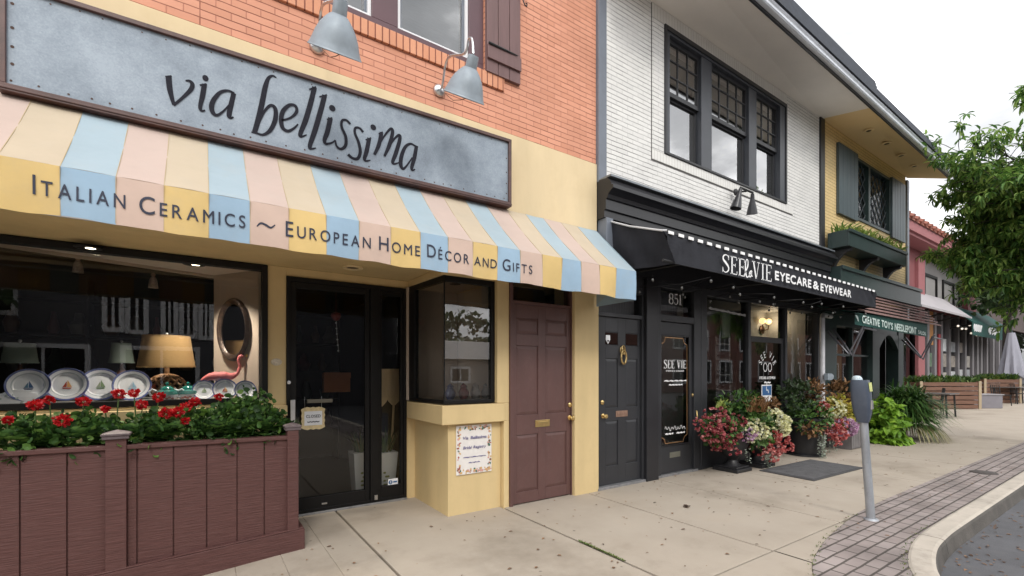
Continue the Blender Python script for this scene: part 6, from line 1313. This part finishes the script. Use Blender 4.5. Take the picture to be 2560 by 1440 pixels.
# ================================================================ flower urns
URN=M('black_urn',(.017,.017,.019),.42,var=.25,vs=12,bump=.1)
LFG=leafmat('bedding_leaf',[(.02,.05,.015),(.04,.10,.02),(.08,.16,.03),(.12,.2,.06)],.5,.2)
PINKF=leafmat('dusky_pink_flower',[(.13,.02,.03),(.30,.05,.065),(.44,.12,.12),(.55,.26,.24)],.5,.2)
CORAL=leafmat('coral_flower',[(.26,.03,.035),(.46,.08,.075),(.58,.2,.18),(.66,.38,.34)],.5,.2); WHTF=leafmat('cream_flower',[(.6,.58,.28),(.75,.74,.45),(.8,.8,.68)],.5,.2)
LILAC=leafmat('lilac_flower',[(.4,.18,.35),(.6,.4,.55),(.7,.58,.66)],.5,.2); BRONZE=leafmat('bronze_leaf',[(.10,.05,.02),(.22,.11,.045),(.34,.20,.10)],.5,.2); SILV=leafmat('silver_leaf',[(.22,.26,.2),(.34,.39,.31),(.42,.47,.4)],.6,.2); DKLF=leafmat('dark_leaf',[(.015,.03,.012),(.03,.055,.018),(.05,.085,.03)],.5,.15); PURP=leafmat('plum_leaf',[(.05,.03,.04),(.09,.05,.06)],.5,.1)
def urn(lab,c,s,h):
    t=thing('pedestal_urn',lab,'urn',c,'black urns along the eyewear shop'); q=MB(); w=.19*s; q.box(c.x-w,c.x+w,c.y-w,c.y+w,0,.05); q.box(c.x-w*.85,c.x+w*.85,c.y-w*.85,c.y+w*.85,.05,.075); q.build('plinth',URN,t,.006)
    q=MB(); q.lathe([(.13*s,.075),(.09*s,.11),(.07*s,.15),(.09*s,.19),(.17*s,.25),(.22*s,h*.68),(.24*s,h*.86),(.28*s,h*.93),(.285*s,h*.97),(.25*s,h),(.2*s,h*.93),(0,h*.93)],c,28,cap=False); q.build('bowl',URN,t); return t
def flow(m,rg,c,rad,n,kind='petal',ln=.035,sub=4,front=.5):
    c=Vector(c)
    for _ in range(n):
        d=rdir(rg); d.y-=front; d.normalize(); p=c+Vector((d.x*rad[0],d.y*rad[1],d.z*rad[2]))*rg.uniform(.75,1.05)
        for k in range(sub): leaf(m,p,(d+rdir(rg)*.9),rdir(rg),ln*rg.uniform(.8,1.2),ln,'petal',.1)
def trail(m,rg,c,n,h,spread):
    for _ in range(n):
        x,y=c.x+rg.gauss(0,spread),c.y+rg.gauss(0,spread); z=c.z
        hh=h*rg.uniform(.6,1)
        for k in range(int(hh/.028)):
            z-=.028; x+=rg.uniform(-.006,.006); y+=rg.uniform(-.006,.006); d=rdir(rg); leaf(m,(x,y,z),d,Vector((0,0,1)),.026,.03,'round',.1)
rg=random.Random(101)
u1=G(1830,1181)*1.025; u2=G(1890,1168)*1.02
urn('black pedestal urn under the dusky pink flowers beside the glazed door',u1,1.0,.58); urn('black pedestal urn behind the other, under the cream and coral flowers',u2,1.0,.56)
def at_depth(px,py,ref): return P(px,py,ref.y)
a1=thing('flower_arrangement','overflowing dusky pink begonias in the urn beside the glazed door','flowers',(u1.x,u1.y,.55),'flower arrangements in the black urns')
yy=u1.y-.12; c=P(1803,1065,yy)
q=MB(); bush(q,rg,P(1800,1075,yy+.02),(.27,.22,.24),420,.06,.045,'oval',.4); bush(q,rg,P(1838,1010,yy+.1),(.24,.2,.16),200,.09,.05,'oval',.3); q.build('foliage',LFG,a1)
q=MB(); [flow(q,rg,P(a,b,yy+.02),(rr,.2,rr*.75),n_,ln=.038) for a,b,rr,n_ in ((1765,1060,.12,40),(1778,1085,.13,46),(1800,1058,.15,48),(1815,1085,.15,50),(1800,1108,.12,40),(1814,1124,.08,22),(1832,1052,.11,26),(1788,1036,.12,30),(1756,1078,.07,18))]; q.build('pink_flowers',PINKF,a1)
q=MB()
for k in range(14): o=P(1797+rg.uniform(-8,30),1020,yy+.15); leaf(q,o,Vector((rg.uniform(-.5,.5),rg.uniform(-.4,.2),1)),rdir(rg),rg.uniform(.15,.32),.045,'blade',.35)
q.build('spiky_leaves',leafmat('lime_blade',[(.25,.32,.06),(.4,.45,.15)]),a1)
a2=thing('flower_arrangement','tall mixed arrangement of cream and coral flowers with bronze grass','flowers',(u2.x,u2.y,.55),'flower arrangements in the black urns')
yy=u2.y-.15
q=MB(); bush(q,rg,P(1880,1060,yy),(.42,.28,.3),480,.085,.05,'oval',.3); bush(q,rg,P(1862,1020,yy+.15),(.36,.22,.2),220,.1,.055,'oval',.3); q.build('foliage',LFG,a2)
q=MB(); flow(q,rg,P(1925,1060,yy),(.24,.25,.22),170,ln=.042); flow(q,rg,P(1870,1075,yy),(.28,.26,.16),110,ln=.034); q.build('cream_flowers',WHTF,a2)
q=MB(); [flow(q,rg,P(a,b,yy-.05),(rr,.2,rr*.8),n_,ln=.04) for a,b,rr,n_ in ((1942,1095,.11,40),(1915,1090,.12,38),(1928,1118,.12,36),(1900,1118,.12,26),(1915,1138,.08,14),(1950,1115,.07,14))]; q.build('coral_flowers',CORAL,a2)
q=MB(); flow(q,rg,P(1862,1085,yy-.03),(.15,.15,.08),50,ln=.035); q.build('lilac_flowers',LILAC,a2)
q=MB()
for k in range(260): o=P(1885+rg.uniform(-18,30),1030,yy+.02+rg.uniform(-.1,.1)); leaf(q,o,Vector((rg.uniform(-.4,.4),rg.uniform(-.4,.3),1)),rdir(rg),rg.uniform(.22,.46),.024,'blade',.35)
bush(q,rg,P(1918,1015,yy+.15),(.18,.14,.15),110,.08,.045,'oval',.3); q.build('bronze_grass',BRONZE,a2)
q=MB(); trail(q,rg,P(1921,1110,yy-.06),16,.42,.028); trail(q,rg,P(1872,1120,yy-.1),3,.25,.02); q.build('trailing_foliage',SILV,a2)
u3=G(2012,1146)*1.05
t=thing('round_planter_pot','large round black planter pot beyond the doormat','planter',u3)
q=MB(); q.lathe([(.24,0),(.25,.03),(.29,.45),(.31,.58),(.33,.60),(.33,.64),(.29,.64),(.28,.6),(0,.6)],u3,32,cap=False); q.build('pot_body',URN,t); q=MB(); q.lathe([(.30,-.0),(.30,.025),(.26,.03)],u3,28); q.build('saucer',URN,t)
a3=thing('flower_arrangement','mixed arrangement with dark foliage, coral and lilac flowers in the round pot','flowers',(u3.x,u3.y,.62),'flower arrangements in the black urns')
yy=u3.y-.1
q=MB(); bush(q,rg,P(1990,1000,yy+.2),(.40,.3,.33),620,.085,.05,'oval',.25); q.build('dark_foliage',DKLF,a3)
q=MB(); bush(q,rg,P(2020,1045,yy),(.36,.3,.24),430,.08,.05,'oval',.3); q.build('foliage',LFG,a3)
q=MB(); bush(q,rg,P(2040,985,yy+.1),(.14,.12,.24),170,.08,.035,'oval',.3); bush(q,rg,P(2030,1070,yy-.12),(.24,.15,.1),140,.08,.045,'oval',.3); q.build('bronze_leaves',BRONZE,a3)
q=MB(); [flow(q,rg,P(a,b,yy-.2),(rr,.2,rr*.9),n_,ln=.045) for a,b,rr,n_ in ((2070,1070,.12,34),(2085,1085,.13,38),(2072,1098,.10,24),(2090,1060,.09,16))]; flow(q,rg,P(2050,1018,yy),(.15,.12,.08),40,ln=.045); q.build('coral_flowers',CORAL,a3)
q=MB(); flow(q,rg,P(2108,1068,yy-.15),(.19,.2,.14),120,ln=.05); q.build('lilac_flowers',LILAC,a3)
q=MB(); flow(q,rg,P(2080,1022,yy),(.28,.2,.16),90,ln=.04); q.build('cream_flowers',WHTF,a3)
q=MB(); trail(q,rg,P(2055,1085,yy-.22),15,.5,.035); trail(q,rg,P(2082,1100,yy-.1),6,.36,.03); q.build('trailing_foliage',SILV,a3)
g4_=G(2113,1124)*1.03; t=thing('ribbed_planter','small grey ribbed planter between the round pot and the parking meter','planter',g4_)
q=MB(); w=.27
for k in range(7): q.box(g4_.x-w+k*w*2/7+.006,g4_.x-w+(k+1)*w*2/7-.006,g4_.y-.2,g4_.y-.17,.02,.46)
q.box(g4_.x-w,g4_.x+w,g4_.y-.17,g4_.y+.2,0,.47); q.build('planter_body',M('grey_ribbed',(.16,.15,.15),.7,var=.2,vs=6),t); q=MB(); q.box(g4_.x-w-.01,g4_.x+w+.01,g4_.y-.21,g4_.y+.21,.471,.5); q.build('rim',M('grey_ribbed',(.16,.15,.15)),t)
a4=thing('coleus_plant','yellow-green and bronze coleus standing in the ribbed planter','plant',(g4_.x,g4_.y,.5)); yy=g4_.y
YELF=leafmat('yellow_leaf',[(.16,.22,.03),(.42,.36,.06),(.55,.42,.09)],.5,.25)
q=MB(); bush(q,rg,P(2100,1025,yy),(.45,.3,.28),420,.11,.06,'oval',.3); q.build('yellow_leaves',YELF,a4); q=MB(); bush(q,rg,P(2095,985,yy+.2),(.36,.25,.2),240,.12,.05,'oval',.3); q.build('bronze_leaves',BRONZE,a4)
LIME=leafmat('lime_leaf',[(.09,.20,.018),(.17,.32,.028),(.27,.44,.045)],.5,.3)
for i,(px,py,rx,rz,n,lab) in enumerate(((2196,1052,.31,.43,470,'bright lime green trailing vine heaped before the green shopfront'),(2180,1075,.30,.36,330,'narrow lime green vine half hidden behind the parking meter'))):
    g_=G(px,1112)*1.04; t=thing('sweet_potato_vine',lab,'plant',g_,'lime green vines'); q=MB(); c=P(px,py,g_.y); bush(q,rg,c,(rx,.42,rz),n,.13,.115,'oval',.35,zmin=.02,droop=.5,upb=-.1)
    for k in range(70): leaf(q,(c.x+rg.uniform(-rx,rx)*1.05,g_.y-.35+rg.uniform(-.1,.1),rg.uniform(.03,.14)),Vector((rg.uniform(-.4,.5),-.5,-.2)),Vector((0,0,1)),.12,.10,'oval',.4)
    q.build('foliage',LIME,t)
g_=G(2266,1103)*1.035; c=P(2275,1035,g_.y); t=thing('ornamental_grass','large arching dark green ornamental grass clump beside the lime vine','plant',g_)
GRS_=leafmat('grass_blade',[(.02,.055,.014),(.04,.10,.022),(.08,.165,.036),(.16,.24,.08)],.45,.3)
q=MB()
for k in range(2300):
    d=rdir(rg); d.z=abs(d.z)*1.1+.12; o=Vector((g_.x+rg.uniform(-.2,.2),g_.y+rg.uniform(-.2,.2),rg.uniform(.35,.85))); leaf(q,o,Vector((d.x,d.y,d.z)),Vector((0,0,1)),rg.uniform(.55,.92),.038,'blade',rg.uniform(.3,.62))
q.build('blades',GRS_,t)
q=MB()
for k in range(130):
    an=rg.uniform(-2.6,.3); leaf(q,(g_.x+.25*math.cos(an),g_.y+.25*math.sin(an),.28),Vector((math.cos(an),math.sin(an),.35)),Vector((0,0,1)),rg.uniform(.45,.8),.026,'blade',.85)
q.build('dry_blades',leafmat('straw_blade',[(.2,.2,.08),(.38,.33,.18)]),t)
# ================================================================ parking meter, leaning slightly
g0=G(2178,1300); MG=M('meter_grey',(.085,.105,.145),.38,var=.1,vs=6,metal=.25,dirt=.15,dcol=(.2,.22,.25)); PIPE=M('galvanised_pipe',(.36,.38,.41),.45,metal=.35,var=.22,vs=9,stretch=(1,1,.35),dirt=.35,dcol=(.22,.22,.24))
pm=thing('parking_meter','leaning grey single-head parking meter on a galvanised pole in the brick strip','parking meter',g0)
top=P(2158,1050,g0.y+.02)
q=MB(); q.tube([g0+Vector((0,0,-.02)),g0.lerp(top,.55),top+Vector((0,0,.06))],[.036,.034,.033],14); q.build('pole',PIPE,pm)
q=MB(); q.lathe([(.062,0),(.058,.012),(.045,.02)],g0,14); q.build('base_collar',PIPE,pm)
# head: a tapering shell seen from its side, the domed face turned to the road
ax=(top-g0).normalized(); hd=P(2153,935,g0.y+.03)
H_=(hd-top).length; u=Vector((.12,-.993,0)); v=Vector((.993,.12,0))
sec=[(-.03,.040,.05),(0,.050,.06),(.10,.068,.085),(.22,.075,.098),(.34,.075,.102),(.43,.073,.100),(.50,.066,.092)]
q=MB(); q.smooth=True; vs=[]; n=24; kk=(H_-.03)/.53
for (z,a,b) in sec:
    for i in range(n):
        t=i*2*math.pi/n; cs,sn=math.cos(t),math.sin(t); sx=math.copysign(abs(cs)**.5,cs); sy=math.copysign(abs(sn)**.5,sn); vs.append(top+ax*(z*kk)+u*a*sx+v*b*.72*sy)
q.add(vs,[(k*n+i,k*n+(i+1)%n,(k+1)*n+(i+1)%n,(k+1)*n+i) for k in range(len(sec)-1) for i in range(n)]+[tuple(range(n))[::-1]]); q.build('housing',MG,pm,auto=35)
q=MB(); q.smooth=True; c0=top+ax*(.50*kk); vs=[]
for k in range(6):
    t=k/5*math.pi/2
    for i in range(n):
        a=i*2*math.pi/n; vs.append(c0+ax*(.042*math.sin(t))+u*(-.022+(.042)*math.cos(t)**.6*math.cos(a))+v*(.05*math.cos(t)**.6*math.sin(a)))
q.add(vs,[(k*n+i,k*n+(i+1)%n,(k+1)*n+(i+1)%n,(k+1)*n+i) for k in range(5) for i in range(n)]); q.poly(*[c0+u*.066*math.cos(i*2*math.pi/n)+v*.064*math.sin(i*2*math.pi/n)+ax*.001 for i in range(n)]); q.build('dome',M('meter_dome',(.42,.5,.54),.12,var=.15,vs=20,spec=.8),pm)
q=MB(); o=top+u*.094; 
def onf(a,b,e): return top+ax*b*kk+u*(.0755+e)+v*a
q.hexa([onf(-.045,.36,0),onf(.045,.36,0),onf(.045,.36,.004),onf(-.045,.36,.004),onf(-.045,.47,-.004),onf(.045,.47,-.004),onf(.045,.47,.002),onf(-.045,.47,.002)]); q.build('rate_label',M('yellow_label',(.62,.66,.25),.5,var=.2,vs=40),pm)
q=MB(); q.hexa([onf(-.03,.14,-.006),onf(.03,.14,-.006),onf(.03,.14,.004),onf(-.03,.14,.004),onf(-.03,.25,0),onf(.03,.25,0),onf(.03,.25,.006),onf(-.03,.25,.006)]); q.build('coin_plate',CHRM,pm)
# ================================================================ street tree at the kerb
tx,ty=13.6,1.42; tr=thing('street_tree','leafy street tree reaching in from the kerb with drooping clusters of leaves','tree',(tx,ty,0))
BARK=M('bark',(.055,.043,.036),.9,var=.35,vs=14,bump=.9,bs=30,stretch=(1,1,.3))
rg=random.Random(41); q=MB(); q.tube([(tx,ty,-.05),(tx+.03,ty,1.0),(tx-.02,ty+.03,2.2),(tx-.05,ty+.02,3.15)],[.14,.115,.10,.095],10); tips=[]
def limb(a,d,L_,r,depth):
    a=Vector(a); pts=[a]; rs=[r]; p=a.copy(); d=d.normalized(); n=5
    for i in range(n):
        d=(d+rdir(rg)*.2+Vector((0,0,.05 if depth<2 else -.05))).normalized(); p=p+d*L_/n; pts.append(p.copy()); rs.append(r*(1-.75*(i+1)/n)+.003)
    q.tube(pts,rs,6 if depth<2 else 4,cap=False)
    if depth>=2: tips.extend([(pts[i],d) for i in (2,3,4,5)])
    else:
        tips.append((pts[-1],d))
        for i in range(2,6):
            for _ in range(2 if depth==0 else 2):
                s=rdir(rg); s.z=s.z*.5+.1; limb(pts[i],(d*.6+s).normalized(),L_*rg.uniform(.42,.62),rs[i]*.65,depth+1)
fork=Vector((tx-.05,ty+.02,3.15))
for an,el,L_ in ((190,28,1.25),(150,42,1.25),(230,40,1.25),(100,34,1.3),(300,40,1.4),(30,45,1.4),(180,68,1.75),(260,66,1.8),(60,70,1.8),(140,15,1.05),(205,12,1.15),(170,50,1.5),(120,60,1.6),(178,60,2.1),(215,58,2.1),(250,62,2.0),(160,72,2.2),(200,44,1.7)):
    limb(fork+Vector((0,0,rg.uniform(-.2,.5))),Vector((math.cos(R(an))*math.cos(R(el)),math.sin(R(an))*math.cos(R(el)),math.sin(R(el)))),L_,.052,0)
# a few lower branches hang towards the shops
for an,el,L_,z in ((175,-2,1.1,3.1),(200,-4,1.1,3.05),(150,0,1.05,3.0),(230,-4,1.1,3.05),(185,8,1.2,3.3),(215,6,1.2,3.2),(240,-14,1.1,3.0),(265,-10,1.2,3.0),(285,-6,1.2,3.1),(225,-20,.9,2.9),(180,-16,1.2,3.05),(195,-22,1.0,2.95),(165,-20,1.1,3.0),(212,-26,.9,2.95),(190,-6,1.3,3.1)): limb((tx-.04,ty,z),Vector((math.cos(R(an))*math.cos(R(el)),math.sin(R(an))*math.cos(R(el)),math.sin(R(el)))),L_,.036,1)
q.build('trunk',BARK,tr)
TL=leafmat('tree_leaf',[(.045,.10,.025),(.06,.14,.03),(.095,.20,.04),(.14,.26,.05),(.19,.31,.065),(.24,.36,.085),(.30,.40,.10)],.5,.4)
q=MB()
for p,d in tips:
    if p.z>4.7 and rg.random()<.3: continue
    for _ in range(1 if rg.random()<.6 else 2):
        o=p+rdir(rg)*.09; ax_=(d+rdir(rg)*.9); ax_.normalize(); k=rg.choice((5,6,7))
        e=ax_.orthogonal().normalized(); f=ax_.cross(e)
        for j in range(k):
            a=j*2*math.pi/k+rg.uniform(-.2,.2); dd=(e*math.cos(a)+f*math.sin(a))*.9+Vector((0,0,-.45))+ax_*.25
            leaf(q,o,dd,Vector((0,0,1))+rdir(rg)*.3,rg.uniform(.12,.19),.05,'oval',.35)
q.build('crown',TL,tr)
# distant trees closing the end of the street
FT=leafmat('far_leaf',[(.02,.045,.015),(.035,.07,.02),(.06,.10,.03)],.6,.15)
for i,(x,y,h,r,lab) in enumerate(((70,1.6,9,4.2,'rounded tree far along the pavement beyond the pink building'),(58,-2.2,8,3.6,'dark tree across the end of the street'),(34.5,5.3,9,2.7,'leafy tree behind the closed umbrella before the pink building'))):
    t=thing('distant_tree',lab,'tree',(x,y,0),'trees farther along the street'); q=MB(); q.tube([(x,y,0),(x,y,h*.5)],[.25,.15],8); q.build('trunk',BARK,t); q=MB(); bush(q,rg,(x,y,h*(.65 if i<2 else .76)),(r,r,h*(.38 if i<2 else .24)),1600,.55 if i<2 else .34,.4 if i<2 else .2,'oval',.3); q.build('crown',FT,t)
# ================================================================ litter of the pavement
rg=random.Random(55); q=MB(); 
for k in range(430):
    u=rg.random(); x=rg.uniform(.8,16)*(.5+.5*rg.random()); y=rg.uniform(1.9,3.95)
    if rg.random()<.2: y=rg.uniform(1.35,1.95); x=rg.uniform(4.6,10)
    s=rg.choice((.007,.010,.013,.016,.022)); leaf(q,(x,y,zg(x)+.006),Vector((math.cos(k),math.sin(k),.05)),Vector((0,0,1)),s*1.8,s,'oval',.15)
for k in range(420):
    x=rg.uniform(3.9,7.5); y=rg.uniform(.3,1.13); 
    if y>1.0 or rg.random()<.4:
        leaf(q,(x,y,-.124),Vector((math.cos(k),math.sin(k),.1)),Vector((0,0,1)),rg.uniform(.015,.05),rg.uniform(.01,.025),'oval',.25)
tag(q.build('fallen_leaves',leafmat('dead_leaf',[(.07,.04,.025),(.16,.085,.045),(.30,.17,.09),(.05,.035,.03)],.8,0)),'small dead leaves and specks scattered over the pavement and gutter','leaf litter',kind='stuff')
g_=G(1720,1268); q=MB()
for k in range(7): d=rdir(rg); d.z=abs(d.z)*.7; leaf(q,g_+Vector((0,0,.012)),d,Vector((0,0,1)),.05,.032,'oval',.5)
tag(q.build('dry_leaf',M('curled_leaf',(.06,.035,.022),.8),loc=g_),'single curled dark dry leaf lying on the pavement before the glazed door','leaf')
q=MB()
for k in range(340):
    t=rg.random(); c=Vector((2.607+rg.uniform(-.008,.008),2.35+.5*t,.0)); leaf(q,c,Vector((rg.uniform(-.5,.5),rg.uniform(-.6,.6),.5)),Vector((0,0,1)),rg.uniform(.008,.022),.009,'oval',.3)
cl_=[rg.randrange(24,50) for _ in range(16)]
for k in range(260):
    i=max(24,min(54,int(rg.choice(cl_)+rg.gauss(0,.6)))) if rg.random()<.4 else rg.randrange(30,46); e=INNER[i] if rg.random()<.55 else (KERB[i][0],KERB[i][1]+.01); c=Vector((e[0]+rg.uniform(-.025,.025),e[1]+rg.uniform(-.02,.03),.004))
    leaf(q,c,Vector((rg.uniform(-.6,.6),rg.uniform(-.6,.6),.5)),Vector((0,0,1)),rg.uniform(.006,.018),.007,'oval',.3)
tag(q.build('joint_weeds',leafmat('weed_leaf',[(.06,.11,.025),(.12,.18,.04),(.15,.12,.05)],.7,.1)),'tiny grass and moss growing in the pavement joints','weeds',kind='stuff')
g_=G(2440,1180); q=MB(); q.lathe([(.0,.012),(.13,.012),(.14,.008),(.15,.0)],(g_.x,1.62,.004),24)
tag(q.build('utility_cover',M('rusty_cover',(.06,.05,.045),.7,var=.4,vs=20,bump=.6,bs=60),loc=(g_.x,1.62,.004)),'small dark round utility cover sunk in the brick strip','manhole cover')
# ================================================================ across the street, seen only in the glass
GREY=M('grey_clapboard',(.10,.10,.11),.7,var=.1,vs=1,stretch=(1,1,8)); 
mrx=lambda px:(lambda x:x+x/4.93*16.93)(P(px,770,4.93).x)
mrz=lambda px,py:(lambda z:1.4+(z-1.4)*(1+16.93/4.93))(P(px,py,4.93).z)
def opp(lab,x0,x1,y,h,wall,roofc,wins,cat='building'):
    t=thing('opposite_building',lab,cat,((x0+x1)/2,y-4,0)); boxes('wall',wall,t,[(x0,x1,y-8,y,-.2,h)])
    q=MB(); xm=(y-4); q.hexa([(x0-.4,y-8.4,h),(x1+.4,y-8.4,h),(x1+.4,y+.4,h),(x0-.4,y+.4,h),(x0-.4,y-4.1,h+1.5),(x1+.4,y-4.1,h+1.5),(x1+.4,y-3.9,h+1.5),(x0-.4,y-3.9,h+1.5)]); q.build('roof',roofc,t)
    for (a,b,c,d) in wins:
        q=MB(); q.frame(a,b,c,d,y+.0,y+.06,.15); (q.box((a+b)/2-.04,(a+b)/2+.04,y+.013,y+.05,c+.15,d-.15) if b-a>1.1 or c<3 else q.box(a+.15,b-.15,y+.013,y+.05,(c+d)/2-.05,(c+d)/2+.05)); wf=q.build('window',WHT,t); q=MB(); q.box(a+.1,b-.1,y-.0,y+.012,c+.1,d-.1); q.build('pane',BLK,wf)
opp('grey clapboard building across the street with white windows',-14,8.0,-12,6.4,GREY,M('far_roof',(.06,.05,.05)),[(mrx(a),mrx(b),mrz(a,829+(a-255)*.085),mrz(a,712+(a-255)*.085)) for a,b in ((255,311),(313,372),(402,446),(448,494),(496,534))]+[(-10+2*k,-9+2*k,3.3,5) for k in range(3)]+[(-12+3.2*k,-9.6+3.2*k,.6,2.4) for k in range(4)])
opp('pale house with a white roof edge across the street',9.5,26,-19,2.3,M('pale_render',(.4,.36,.33),.8),M('pale_roof',(.38,.36,.35),.7),[(10.5+3*k,12+3*k,.7,1.8) for k in range(5)])
opp('red brick row across the street',29,70,-15,6.2,M('red_row',(.20,.09,.07),.8,var=.2),M('far_roof',(.06,.05,.05)),[(31+3.2*k,32.6+3.2*k,3.3,5) for k in range(11)]+[(31+3.2*k,33+3.2*k,.5,2.5) for k in range(11)])
for (x,y,h,r,lab) in ((24,-37,7.6,4.2,'broad tree behind the pale house across the street'),(-7.5,-10,7.5,2.6,'tree before the grey clapboard building across the street')):
    t=thing('opposite_tree',lab,'tree',(x,y,0)); q=MB(); q.tube([(x,y,-.2),(x,y,h*.5)],[.3,.18],8); q.build('trunk',BARK,t); q=MB(); bush(q,rg,(x,y,h*.66),(r,r,h*.36),1500,.6,.45,'oval',.3); q.build('crown',FT,t)
# ================================================================ sky, sun, camera
w=bpy.data.worlds.new('World'); C.world=w; w.use_nodes=True; nt=w.node_tree; L=nt.links.new; bg=nt.nodes['Background']
SUN_EL,SUN_AZ=R(42),R(200)     # high and soft, from in front of the shops and a little to the left
sky=nn(nt,'ShaderNodeTexSky',sky_type='NISHITA'); sky.sun_disc=False; sky.sun_elevation=SUN_EL; sky.sun_rotation=SUN_AZ; sky.air_density=1; sky.dust_density=3; sky.ozone_density=1
tc=nn(nt,'ShaderNodeTexCoord'); mp=nn(nt,'ShaderNodeMapping'); mp.inputs['Scale'].default_value=(1,1,2.2); L(tc.outputs['Generated'],mp.inputs[0])
ns=nn(nt,'ShaderNodeTexNoise'); ns.inputs['Scale'].default_value=2.4; ns.inputs['Detail'].default_value=7; ns.inputs['Roughness'].default_value=.55; L(mp.outputs[0],ns.inputs['Vector'])
cl=ramp(nt,ns.outputs[0],[(.37,(7.6,7.75,8.0)),(.47,(10.2,10.3,10.5)),(.62,(27,27,27.2))])
sp=nn(nt,'ShaderNodeSeparateXYZ'); L(tc.outputs['Generated'],sp.inputs[0])
zb_=nn(nt,'ShaderNodeMapRange'); zb_.inputs['From Min'].default_value=.0; zb_.inputs['From Max'].default_value=1; zb_.inputs['To Min'].default_value=.92; zb_.inputs['To Max'].default_value=1.6; L(sp.outputs[2],zb_.inputs[0])
ml=nn(nt,'ShaderNodeMix',data_type='RGBA',blend_type='MULTIPLY'); ml.inputs[0].default_value=1; L(cl,ml.inputs[6]); L(zb_.outputs[0],ml.inputs[7])
mx=nn(nt,'ShaderNodeMix',data_type='RGBA'); mx.inputs[0].default_value=.93; L(sky.outputs[0],mx.inputs[6]); L(ml.outputs[2],mx.inputs[7]); L(mx.outputs[2],bg.inputs[0]); bg.inputs[1].default_value=.10
sd=bpy.data.lights.new('sun','SUN'); sd.energy=1.5; sd.angle=R(13); sd.color=(1,.965,.91); so_=bpy.data.objects.new('sun',sd); COL.objects.link(so_)
dv=Vector((math.sin(SUN_AZ)*math.cos(SUN_EL),math.cos(SUN_AZ)*math.cos(SUN_EL),math.sin(SUN_EL))); so_.rotation_euler=dv.to_track_quat('Z','Y').to_euler(); so_.location=dv*30
cd=bpy.data.cameras.new('camera'); co=bpy.data.objects.new('camera',cd); COL.objects.link(co); C.camera=co
cd.sensor_width=36; cd.lens=FPX/2560*36; cd.shift_y=(HY-720)/2560; co.location=(0,0,EYE); co.rotation_euler=(R(90),0,-TH); cd.clip_start=.05; cd.clip_end=1000
C.view_settings.view_transform='Standard'; C.view_settings.look='None'; C.view_settings.exposure=0; C.view_settings.gamma=1
C.render.engine='CYCLES'; C.cycles.use_denoising=True; C.cycles.max_bounces=8; C.cycles.transparent_max_bounces=16; C.cycles.caustics_reflective=False; C.cycles.caustics_refractive=False
C.cycles.sample_clamp_indirect=6
